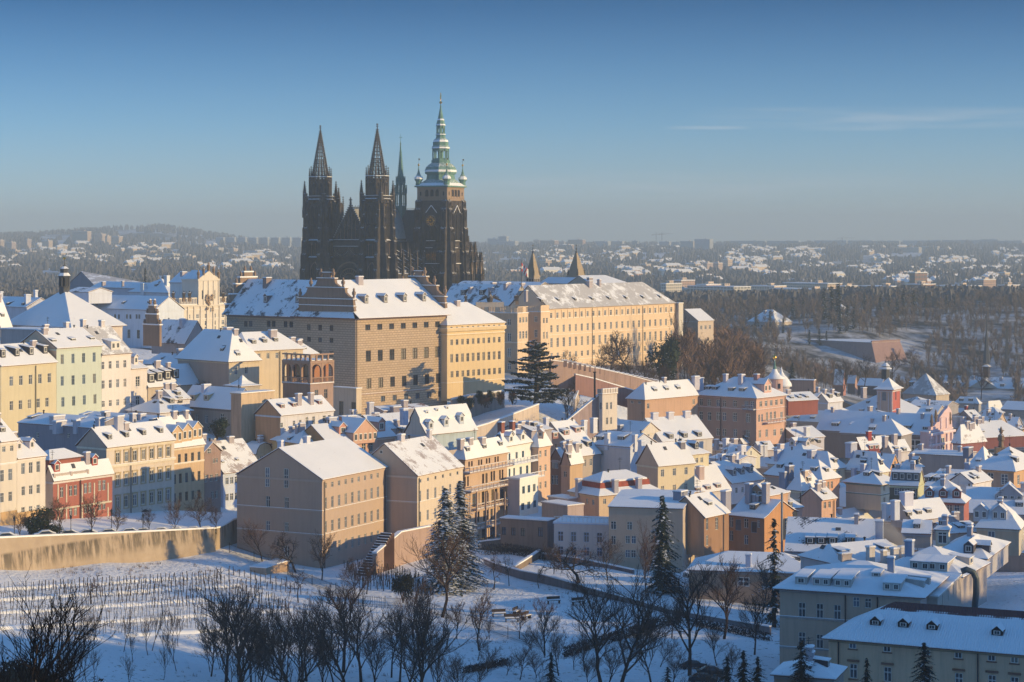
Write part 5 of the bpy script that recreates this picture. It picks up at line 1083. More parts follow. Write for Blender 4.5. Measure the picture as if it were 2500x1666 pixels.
HZ('D', 'cream upper storey with three shed dormers left of the sgraffito palace', 300, 796, 1250, 532, -10, 765, 42, 'hu', 632, 'D9BC88', colL='B09A80', dirt=.35, win=[('R', 373, 840, 692, 5, .9, 1.5)], dorm=[('R', 330, 735, 525, 715, 3, 1.4, 1.0, 'shed')], chim=[(495, 680, 2.6, 1.6, 3.2), (100, 640, 2.6, 2, 2.2, 'L')], pipes=[('R', 556)], i0=.5)
HZ('D', 'small snowy roof wedge between cream storey and sgraffito wall', 700, 830, 900, 552, -6, 895, 42, 'hu', 730, 'B8A080', i0=0)
# arcaded loggia
lg = HZ('D', 'arcaded loggia with five arches and glazed interior above a patterned base', 830, 1095, 1350, 515, 585, 1035, 50, 'flat', None, 'B08C6C', name='loggia', colL='9A8068', win=[('R', 885, 1180, 968, 2, 1.2, 2.4, 'std', 'A89070')])
zt = Z(640+905/3.647, 515)-lg.zb; z0 = lg.H+.4; b = MB(); ac = plaster('B08862')
def arcade(b, L, n, side):
    T = (lambda t, d, z: (t, d, z)) if side == 'R' else (lambda t, d, z: (d, t, z)); w_ = L/n
    for i in range(n+1):
        t = i*w_; q = .22
        p = [T(t+a, d, z) for z in (z0, zt) for a, d in ((-q, -.1), (q, -.1), (q, .5), (-q, .5))]; b.rings([p[:4], p[4:]])
    for i in range(n):
        c_ = (i+.5)*w_; r = w_/2-.22; za = zt-r-.25; k = 8
        top = zt
        for j in range(k):
            a0 = math.pi*j/k; a1 = math.pi*(j+1)/k
            x0_, y0_ = c_+r*math.cos(a0), za+r*math.sin(a0); x1_, y1_ = c_+r*math.cos(a1), za+r*math.sin(a1)
            for d in (-.05, .45): b.poly([T(x0_, d, y0_), T(x1_, d, y1_), T(x1_, d, top), T(x0_, d, top)])
            b.poly([T(x0_, -.05, y0_), T(x1_, -.05, y1_), T(x1_, .45, y1_), T(x0_, .45, y0_)])
    n2 = int(L/.45)
    for i in range(n2): t = i*L/n2; p = [T(t+a, d, z) for z in (z0, z0+1.2) for a, d in ((-.06, 0), (.06, 0), (.06, .12), (-.06, .12))]; b.rings([p[:4], p[4:]])
    p = [T(t, d, z) for z in (z0+1.2, z0+1.4) for t, d in ((0, -.12), (L, -.12), (L, .25), (0, .25))]; b.rings([p[:4], p[4:]])
    for zq, hq, dq in ((zt, .6, -.35), (zt+2.0, .35, -.25)): p = [T(t, d, z) for z in (zq, zq+hq) for t, d in ((-.3, dq), (L, dq), (L, .5), (-.3, .5))]; b.rings([p[:4], p[4:]])
    for i in range(n*2): t = i*L/n/2; p = [T(t+a, d, z) for z in (zt+.6, zt+2.0) for a, d in ((0, 0), (.5, 0), (.5, .3), (0, .3))]; b.rings([p[:4], p[4:]])
arcade(b, lg.LU, 2, 'R'); arcade(b, lg.LV, 3, 'L'); b.build('arcade', [ac], lg.root)
b = MB(); b.box(2.2, lg.LU+.5, 2.2, lg.LV+1, z0, zt+.2, 0); b.box(0, lg.LU, 0, lg.LV, zt+.2, zt+.5, 0); b.box(0, lg.LU, .3, lg.LV, zt+.62, zt+.8, 1); b.build('inner_room', [plaster('B87848'), snowm()], lg.root)
b = MB()
for i in range(3): b.poly([(2.1, 2.6+i*2.6, z0+.3), (2.1, 4.6+i*2.6, z0+.3), (2.1, 4.6+i*2.6, zt-.4), (2.1, 2.6+i*2.6, zt-.4)][::-1])
b.build('glazing', [glassm()], lg.root)
HZ('D', 'cream viaduct wall with two blind arches left of the sgraffito palace foot', 1240, 1135, 1420, 560, 1030, -2, 49, 'flat', None, 'DCC090', name='viaduct_wall', cornice=False, win=[('L', 1105, 1310, 1215, 2, 1.8, 4.4, 'plain', 'B89868')])
HZ('D', 'concave tent roof with spike between the blue roof and the ochre firewall house', 215, 1112, 1200, 512, 75, 378, 50, 'pyr', 1012, 'B8A88C', prof=((0, 0), (.35, .12), (.7, .45), (1, 1)), name='pavilion')
# rows between
HZ('B', 'small hip roofed house with two shed dormers above the row chimneys', 1425, 218, 420, 498, 1140, 1697, 50, 'hu', 82, 'DCD0BC', colL='A89C8A', dorm=[('R', 1532, 135, 1605, 120, 2, 1.5, 1.2, 'shed')], ov=.6)
HZ('A', 'low sunlit tiled roof behind the small hip roofed house', 1545, 1560, 1700, 506, -8, 1690, 50, 'gu', 1460, 'DCD0BC', snow='tiles')
HZ('B', 'long blue roof with two lit yellow dormers over a galleried wall', 2062, 190, 470, 505, 1600, -9, 50, 'gv', 1, 'A89478', trim='8A7A68', win=[('L', 1668, 255, 1838, 3, 1.1, 2.0), ('L', 1977, 258, 1978, 1, 1.2, 2.1)], dorm=[('L', 1715, 112, 1835, 112, 2, 1.8, 1.5, 'shed', 'C8A868')], chim=[(1835, -8+10, 3, 1.3, 1.4, 'L', 'D8D0C4')])
HZ('D', 'ochre weathered firewall house with slit windows and flat snowy top', 215, 1180, 1680, 496, 124, 507, 52, 'flat', None, 'D9B47C', colL='B39878', dirt=.9, win=[('R', 428, 1230, 480, 2, .5, .8, 'plain'), ('R', 340, 1380, 490, 4, .75, 1.6), ('R', 342, 1537, 490, 4, .75, 1.8)], name='house')
HZ('D', 'white house with three small dormers and two tall chimneys right of the ochre firewall house', 565, 1372, 1620, 492, -8.5, 1037, 52, 'gu', 1232, 'DED2BC', colL='C8904C', snow='clean', win=[('R', 572, 1452, 573, 1, .9, 1.2), ('R', 685, 1440, 740, 2, .8, 1.5), ('R', 800, 1415, 860, 2, .9, 1.9), ('R', 955, 1395, 1000, 2, 1.0, 1.6)],
   dorm=[('R', 585, 1308, 690, 1296, 2, 1.4, .9, 'shed', '8A4A38'), ('R', 920, 1275, 921, 1275, 1, 1.4, .9, 'shed', '8A4A38')], chim=[(725, 1275, 1.9, 1.2, 4.6), (835, 1268, 1.6, 1.2, 4.6)])
HZ('E', 'small tent roof on a brick lantern behind the beige school', 95, 188, 330, 470, 1, 232, 50, 'pyr', 100, '8A6450')
HZ('E', 'house with one round headed ochre gable facing the sun', 225, 300, 420, 456, 125, 352, 50, 'gv', 205, 'DDBE82', prof=((0, 0), (.12, .4), (.4, .8), (1, 1)), win=[('R', 262, 322, 315, 2, 1.1, 1.6)])
HZ('E', 'low double roof with white hips left of the orange pediment house', 575, 215, 330, 448, 350, 765, 40, 'hv', 112, 'C9A058', dorm=[('L', 480, 190, 481, 190, 1, .9, .6, 'eye')])
og = HZ('E', 'orange house with triangular pediment and oval dormers', 790, 205, 420, 447, -11, 1350, 45, 'gu', 62, 'DCA070', colL='B8873C', trim='E8C8A0', win=[('R', 1095, 245, 1155, 2, 1.2, 2.2), ('R', 860, 280, 1000, 3, 1, 1.8)], dorm=[('R', 1108, 205, 1109, 205, 1, 7.5, 2.4, 'gab', 'E0A878'), ('R', 925, 140, 926, 140, 1, 2.4, 1.8, 'gab', 'D89068'), ('R', 1240, 120, 1241, 120, 1, 2.4, 2.4, 'gab', 'D89068')], chim=[(1395, 180, 2.2, 1.6, 1.0)])
HZ('D', 'low house with broad snowy roof and tile edge below the sgraffito palace', 1430, 1500, 1640, 505, -11, 1760, 45, 'gu', 1370, 'C8B8A0', snow='tiles', dorm=[('R', 1660, 1520, 1740, 1530, 2, 1.2, .9, 'shed')], chim=[(1600, 1470, 1.5, 1.5, 2.4)])
HZ('D', 'cluttered dark roofs with vents and dishes at the sgraffito palace foot', 1480, 1330, 1480, 545, -8, 1900, 40, 'gu', 1290, 'B0A498', snow='red', chim=[(1365, 1330, 2, 1.5, 3.4, 'R', 'C8C0B4'), (1412, 1400, 2, 1.6, 2.2), (1210, 1380, 1.8, 1.5, 2.6, 'L', 'C8C0B4'), (1670, 1320, 2, 1.5, 4), (1590, 1330, 3.5, 2, 1.5, 'R', '9A8A80')])
HZ('D', 'row of low snowy roofs with squat chimneys below the viaduct', 1100, 1440, 1560, 500, -8, 1330, 40, 'gu', 1385, 'B8AC9C', chim=[(1020, 1440, 3, 1.6, 2, 'R', 'C8C0B4'), (1120, 1420, 2, 1.5, 1.6, 'R', 'B87850'), (1190, 1420, 3.4, 1.5, 1.8, 'R', 'C8C0B4')])
HZ('D', 'green shaded house with steep gable and three turret dormers', 1860, 1545, 1700, 488, 1668, 2310, 48, 'gu', 1305, 'B8C0B0', colL='B4BCB0', snow='clean', dcol='D0D0C4', prof=((0, 0), (.55, .45), (.6, .62), (1, 1)), dorm=[('R', 1905, 1500, 2180, 1440, 3, 1.6, 1.8, 'gab', 'C8C8BC'), ('R', 1870, 1360, 2050, 1320, 3, 1.0, .7, 'shed')], chim=[(1665, 1400, 2.2, 1.6, 3.8, 'L', 'C8C4BC')])
# the stepped balcony house and its neighbours
bal = HZ('F', 'ochre apartment house with stacked timber balconies right of the spruces', 128, 525, 1260, 420, 25, 505, 60, 'hu', 375, 'CDA678', colL='A88C6C', dirt=.3, frame='6A4A34',
   win=[('R', 165, 558, 190, 2, .7, 1.3), ('R', 252, 545, 275, 2, .7, 1.3), ('R', 322, 530, 346, 2, .7, 1.3), ('R', 398, 518, 422, 2, .7, 1.3), ('R', 125, 718, 155, 2, .7, 2.2), ('R', 290, 690, 320, 2, .9, 2.2), ('R', 365, 668, 388, 2, .8, 2.2), ('R', 440, 655, 463, 2, .7, 2.2),
        ('R', 215, 880, 216, 1, 2.0, 3.0), ('R', 290, 865, 320, 2, 1.2, 3.1), ('R', 375, 845, 405, 2, 1.2, 3.1), ('R', 458, 835, 459, 1, 1.6, 2.6), ('R', 225, 1035, 245, 2, .9, 2.4), ('R', 300, 1020, 325, 2, .9, 2.4), ('R', 365, 1005, 395, 2, 1, 2.4), ('R', 300, 1170, 380, 2, 2.0, 2.4)], chim=[(90, 375, 2.2, 1.2, .9), (170, 365, 2.2, 1.2, .9), (280, 375, 2.2, 1.4, 1.6)])
def balcony(h, side, xa, xb, y, d=1.6, mat='C9A070', rail='B89878', sheet=3.647, o=(1100, 980), hh=1.1):
    ta, tb = h.ray(side, o[0]+xa/sheet), h.ray(side, o[0]+xb/sheet); z = h.zat(side, o[0]+xa/sheet, o[1]+y/sheet); b = MB()
    T = (lambda t0, t1, d0, d1, z0, z1, m: b.box(t0, t1, d0, d1, z0, z1, m)) if side == 'R' else (lambda t0, t1, d0, d1, z0, z1, m: b.box(d0, d1, t0, t1, z0, z1, m))
    T(ta, tb, -d, 0, z-.3, z, 0); T(ta+.1, tb-.1, -d+.1, -.05, z, z+.12, 1); T(ta, tb, -d, -d+.12, z+hh-.12, z+hh, 0); T(ta, tb, -d+.02, -d+.1, z+hh, z+hh+.08, 1)
    n_ = max(2, int((tb-ta)/1.5))
    for i in range(n_+1): t = ta+(tb-ta-.1)*i/n_; T(t, t+.1, -d+.01, -d+.11, z, z+hh, 0)
    T(ta, tb, -d+.04, -d+.07, z+.3, z+.36, 0); T(ta, tb, -d+.04, -d+.07, z+.62, z+.68, 0)
    b.build('balcony', [plaster(rail), snowm()], h.root)
for xa, xb, y, d in ((110, 498, 635, 1.8), (110, 440, 802, 2.2), (190, 480, 960, 1.4), (190, 440, 1135, 1.4), (440, 600, 915, 1.8)): balcony(bal, 'R', xa, xb, y, d)
b = MB()
for x in (180, 262, 345, 430):
    t = bal.ray('R', 1100+x/3.647); b.box(t-.13, t+.13, -1.7, -1.4, 0, bal.sz('R', x, 800))
b.build('posts', [plaster('B89878')], bal.root)
wb = HZ('F', 'white stepped balcony house with two gabled dormers', 468, 410, 1030, 440, 330, 715, 60, 'hu', 275, 'EAE2D2', colL='B8B8B8', dirt=.2, frame='6A8A90', dcol='E8E0D0',
   win=[('R', 525, 500, 526, 1, .8, 1.9), ('R', 588, 485, 645, 2, 1.0, 1.7), ('R', 525, 640, 566, 2, .8, 2.0), ('R', 625, 622, 682, 2, 1.1, 2.1), ('R', 560, 780, 600, 2, 1, 1.8)], dorm=[('R', 540, 378, 645, 360, 2, 2.0, 1.7, 'gab', 'E8E0D0')], chim=[(450, 265, 2.0, 1.4, 3.0, 'R', '9A5A40'), (548, 245, 1.6, 1.2, 2.4, 'R', '9A5A40')])
balcony(wb, 'R', 510, 745, 555, 1.8, rail='D8D4CC'); balcony(wb, 'R', 500, 775, 708, 2.0, rail='D8D4CC')
HZ('F', 'white lower wing with six windows under the stepped balconies', 615, 700, 1030, 431, 505, 780, 60, 'flat', None, 'ECE4D4', colL='B0B4B8', dirt=.2, frame='6A8A90', win=[('R', 650, 790, 745, 3, 1.2, 1.7), ('R', 643, 938, 750, 3, 1.4, 1.6)])
HZ('F', 'peach house with six windows beside the white balcony house', 782, 414, 900, 450, 712, 888, 58, 'hu', 272, 'E2B484', colL='B8A48C', dirt=.3, win=[('R', 800, 470, 846, 2, .85, 1.6, 'grid'), ('R', 800, 600, 846, 2, .85, 1.6, 'grid'), ('R', 800, 750, 846, 2, .85, 1.6, 'grid')], dorm=[('L', 800, 330, 801, 330, 1, 1.6, 1.4, 'gab', 'E2B484')])
HZ('F', 'narrow stair bay with open galleries right of the peach house', 985, 530, 860, 458, 890, 1070, 58, 'gu', 420, 'C8A88C', colL='8A6A58', win=[('L', 920, 560, 945, 2, .8, 2), ('L', 915, 700, 940, 2, 1, 2.2)])
HZ('F', 'ochre shaded house with stepped roof and dormers in the courtyard', 1062, 572, 830, 455, 985, 1176, 55, 'gu', 418, 'D2A870', colL='B09C88', win=[('L', 1020, 650, 1021, 1, .9, 1.4)], dorm=[('R', 1060, 515, 1061, 515, 1, 1.4, 1.0, 'shed')])
HZ('F', 'large roof crowded with long shed dormers above the courtyard', 1128, 497, 760, 476, -17, 1330, 50, 'gu', 190, 'BCA688', colL='B0A494', dirt=.4, win=[('R', 1195, 550, 1250, 2, 1, 1.8)], dorm=[('R', 935, 330, 1135, 285, 3, 2.2, 1.3, 'shed', 'A8705A'), ('R', 1060, 450, 1235, 410, 3, 2.2, 1.3, 'shed'), ('R', 1010, 300, 1180, 262, 2, 1.2, .8, 'shed')], chim=[(1190, 245, 1.8, 1.2, 3, 'R', 'E0D8CC'), (1275, 235, 2.3, 1.4, 3.6, 'R', 'E0D8CC'), (850, 215, 1.6, 1.2, 2.6, 'R', 'D8D0C4')])
HZ('F', 'roof terrace clutter and brick chimneys above the white balcony house', 720, 270, 420, 468, -10, 900, 50, 'gu', 200, 'B8A898', snow='red', chim=[(700, 215, 1.8, 1.2, 1.0), (635, 215, 1.8, 1.2, .9), (600, 240, 1.8, 1.2, .9)])
HZ('F', 'tall white blank wall under a blue roof in the middle of the old town', 1600, 412, 760, 478, 1285, -12, 52, 'gv', 290, 'D2D0CC', colL='C8C8C8', dirt=.25, win=[('L', 1348, 460, 1349, 1, .9, 1.3)], dorm=[('L', 1325, 350, 1515, 350, 2, 2.0, .9, 'eye')], chim=[(1395, 385, 1.7, 1.3, 5, 'L', 'E0D8CC'), (1640, 400, 1.6, 1.2, 5, 'R', 'E0D8CC')])
HZ('F', 'blue roofed house with small cream pediment facing right', 1700, 282, 480, 520, 1430, 1860, 45, 'gv', 190, 'E2CFA8', win=[('R', 1757, 330, 1758, 1, 1.3, 2.2)], chim=[(1510, 265, 1.8, 1.5, 2.2, 'L', '8A8A88')])
HZ('F', 'house with broad clean snow roof and three small dormers by long firewall', 1880, 365, 520, 522, -14, 2330, 36, 'gu', 155, 'D8C8AC', dorm=[('R', 1965, 340, 2218, 322, 3, 1.7, 1.3, 'shed')], chim=[(1817, 160, 2.6, 1.4, 2.4, 'R', 'D8CCBC'), (1955, 155, 2.6, 1.4, 2.4, 'R', 'D8CCBC'), (2102, 145, 2.6, 1.4, 2.4, 'R', 'D8CCBC')], i1=0)
HZ('F', 'cream house with plain rounded snow roof and six windows', 1846, 585, 960, 455, -7.6, 2172, 38, 'gu', 385, 'E2C890', colL='BCA888', dirt=.25, win=[('R', 1887, 640, 2097, 3, 1.0, 1.8), ('R', 1887, 786, 2097, 3, 1.0, 1.8)], chim=[(2060, 415, 2.0, 1.2, 1.8, 'R', '8A8078'), (1700, 440, 1.6, 1.6, 3.6, 'L', 'D8D4CC')])
mr = HZ('F', 'mansard house with a red tile band and three tall chimneys', 1322, 848, 1180, 430, 1060, 1858, 36, 'hu', 632, 'D9B47E', colL='C8A47C', dirt=.3, prof=((0, 0), (.36, .30), (.42, .62), (1, 1)), win=[('R', 1372, 893, 1373, 1, .8, 1.2), ('R', 1525, 873, 1582, 2, .8, 1.3), ('R', 1722, 852, 1723, 1, .8, 1.2), ('L', 1217, 890, 1270, 2, .8, 1.2)],
   chim=[(1140, 800, 1.6, 1.3, 4.6, 'L', 'B8ACA0'), (1465, 808, 1.6, 1.3, 4.6, 'R', 'B8ACA0'), (1675, 792, 1.6, 1.3, 4.6, 'R', 'B8ACA0')])
b = MB(); q = .39*mr.half; z0 = mr.H+.33*mr.rh; z1 = mr.H+.60*mr.rh; a0 = .39*mr.a0
rr_ = [[(a0-.35-e, q-.35-e, z), (mr.LU-a0+.35+e, q-.35-e, z), (mr.LU-a0+.35+e, mr.LV-q+.35+e, z), (a0-.35-e, mr.LV-q+.35+e, z)] for z, e in ((z0, .3), (z1, .1))]; b.rings(rr_, 0, False, False); b.build('tile_band', [flatm('red_tile', (.30, .075, .05), .8, var=.3)], mr.root)
HZ('F', 'flat concrete terrace house with pillared parapet', 1042, 940, 1190, 424, 812, 1185, 40, 'flat', None, 'C0A48C', colL='A8A094', dirt=.5)
HZ('F', 'small flat snowy pavilion on the concrete terrace', 1040, 880, 1000, 434, 868, 1168, 40, 'flat', None, 'C8A890', dirt=.4)
HZ('F', 'low curved garden terrace building in the shade', 862, 1075, 1330, 408, 445, 925, 66, 'flat', None, '8A7A6A', colL='8A7A6A', dirt=.7, win=[('L', 475, 1155, 645, 3, 1.0, 1.7, 'std', '4A4038'), ('L', 800, 1165, 801, 1, 1.1, 2.0, 'std', '4A4038')])
wh = HZ('F', 'white shaded house with terrace and two rows of four windows', 1405, 1105, 1480, 400, 920, -10, 76, 'flat', None, 'D0CEC8', colL='C4C2BE', dirt=.3, frame='C8C8C8', win=[('L', 980, 1203, 1326, 4, 1.15, 2.1, 'grid'), ('L', 980, 1330, 1326, 4, 1.15, 1.8, 'grid')])
b = MB()
for i in range(13): b.box(.05, .15, i*wh.LV/13, i*wh.LV/13+.1, wh.H+.4, wh.H+1.5)
b.box(.0, .2, 0, wh.LV, wh.H+1.4, wh.H+1.55); b.build('railing', [white()], wh.root)
HZ('F', 'yellowish plain house with scattered white windows and gabled right end behind the dark fir', 2068, 962, 1520, 388, 1408, 2262, 76, 'gv', 900, 'C4AC88', colL='B4A286', dirt=.35, cornice=False, ov=.25, rh=1.6, deep=1,
   win=[('L', 1450, 1105, 1593, 2, 1.15, 1.7), ('L', 1450, 1237, 1451, 1, 1.0, 1.8), ('L', 1577, 1232, 1630, 2, 1.0, 1.6), ('L', 1577, 1358, 1628, 2, 1.0, 1.6)])
HZ('F', 'ochre gabled tower end facing right beyond the plain yellow house', 2070, 985, 1520, 387, -3, 2262, 50, 'gv', 885, 'B89468', dirt=.35, ov=.3, cornice=False, win=[('R', 2150, 930, 2151, 1, .7, .7, 'plain')], name='house') if 0 else None
# terrace wall and open stair right of the beige school
ew = wallrun('terrace_wall', 'beige garden wall with arched doors and sloping snowy top behind the twin spruces', 'garden wall', [(X(918, 404), 404), (X(980, 416), 416), (X(1060, 431), 431)], .8,
   [Z(1352, 404), Z(1300, 416), Z(1284, 431)], [-66.5, -66.5, -66.5], plaster('B39070'), .25)
b = MB(); e = empty('stone_stair', (X(897, 402), 402, -66), R(63), 'snowy open stair between the beige school and its terrace wall', 'stairs')
for i in range(16): b.box(i*.62, 10.5, 0, 2.6, i*.45-1, i*.45+.30, 0); b.box(i*.62-.02, i*.62+.3, 0.05, 2.55, i*.45+.30, i*.45+.38, 1)
b.build('steps', [plaster('6A4C3C'), snowm()], e)
# ---------------------------------------------------------------- houses of the lower town, right half
def HZ2(*a, **k): k.pop('a', None); return HZ(*a, **k)
pk = HZ2('G', 'pink palace with corner balcony and gabled dormer above the lower town', 1207, 655, 1230, 600, 497, 1562, 50, 'hv', 408, 'D8A57C', colL='A08878', trim='C89878', dirt=.35, ov=.6,
   win=[('L', 545, 695, 645, 2, 1.3, 2.0), ('L', 752, 708, 826, 2, 1.3, 2.0), ('L', 952, 715, 953, 1, 1.4, 2.0), ('L', 1092, 722, 1160, 2, 1.3, 2.0), ('L', 545, 858, 648, 2, 1.3, 2.5), ('L', 752, 865, 826, 2, 1.4, 2.5), ('L', 952, 875, 1110, 2, 1.5, 2.6),
        ('L', 752, 1055, 826, 2, 1.3, 2.2), ('L', 955, 1065, 1108, 2, 1.4, 2.3), ('R', 1262, 720, 1510, 5, 1.3, 1.7), ('R', 1242, 890, 1277, 2, .9, 2.2), ('R', 1335, 870, 1430, 3, 1.1, 2.6), ('R', 1510, 855, 1511, 1, 1.3, 2.2), ('R', 1250, 1078, 1332, 2, 1.2, 2.3), ('R', 1428, 1060, 1510, 2, 1.4, 2.0)],
   dorm=[('R', 1345, 592, 1346, 592, 1, 3.8, 2.6, 'gab', 'E0A882'), ('L', 620, 552, 705, 555, 2, 1.9, .9, 'shed'), ('L', 900, 570, 1030, 575, 2, 1.9, .9, 'shed')],
   chim=[(525, 525, 3.6, 1.8, 6.5, 'L', 'C8BCB0'), (840, 455, 1.7, 1.4, 3.4, 'L', 'C8BCB0'), (1030, 478, 2.6, 1.6, 4.5, 'L', 'C8BCB0'), (1212, 425, 1.8, 1.6, 2, 'L', 'B08070')], pipes=[('L', 785), ('R', 1548)], bands=[800], name='palace')
balcony(pk, 'R', 1290, 1510, 945, 1.6, rail='B89078', sheet=4.9, o=(1600, 840)); balcony(pk, 'L', 1068, 1200, 775, 1.4, rail='8A8078', sheet=4.9, o=(1600, 840))
HZ('W', 'long shaded ochre wing joining the pink palace on its left', 1783, 1392, 1600, 590, 1640, 2212, 46, 'hu', 1255, 'D0A070', colL='B89878', dirt=.4, i1=0, win=[('L', 1680, 1395, 1740, 2, 1, 1.6), ('R', 1810, 1440, 1811, 1, 1, 1.6), ('R', 2240-60, 1405, 2181, 1, 1, 1.6)], dorm=[('R', 1870, 1325, 2060, 1308, 3, 1.6, .8, 'eye')], chim=[(1600+340, 1245, 1.4, 1.2, 1.6), (2225-30, 1270, 3, 1.6, 4, 'R', 'C8BCB0')])
e = empty('turret', (X(1891.4, 640), 640, Z(975, 640)), 0, 'round pink turret with concave tent roof and golden ball', 'turret'); b = MB(); q = lambda y: Z(840+y/4.9, 640)-Z(975, 640)
b.lathe(0, 0, [(-3, 2.55), (q(412), 2.55)], 20); b.build('wall', [plaster('D0A284')], e); b = MB(); b.lathe(0, 0, [(q(415), 3.2), (q(408), 3.2), (q(380), 2.0), (q(340), 1.1), (q(300), .6), (q(250), .3), (q(185), .12)], 20, mats=[0, 0, 0, 0, 1, 1]); b.build('roof', [snowm(), COPR], e, smooth=True)
b = MB(); b.lathe(0, 0, [(q(185), .2), (q(175), .55), (q(160), .62), (q(145), .45), (q(138), .1), (q(120), .12)], 12); b.build('finial', [gold()], e, smooth=True); b = MB(); b.poly([(-.3+1.0, -2.5, q(530)), (.5+1.0, -2.4, q(530)), (.5+1.0, -2.4, q(470)), (-.3+1.0, -2.5, q(470))]); b.build('window', [glassm()], e)
e = empty('turret', (X(1908, 665), 665, Z(960, 665)), 0, 'small onion capped pavilion behind the round pink turret', 'turret'); b = MB(); b.lathe(0, 0, [(-4, 2.6), (2.2, 2.6)], 12); b.build('wall', [plaster('B8A898')], e); b = MB(); b.lathe(0, 0, [(2.2, 3.4), (3.2, 3.2), (5, 1.9), (6, .9), (7, .4), (8.5, .1)], 12); b.build('roof', [snowm()], e, smooth=True)
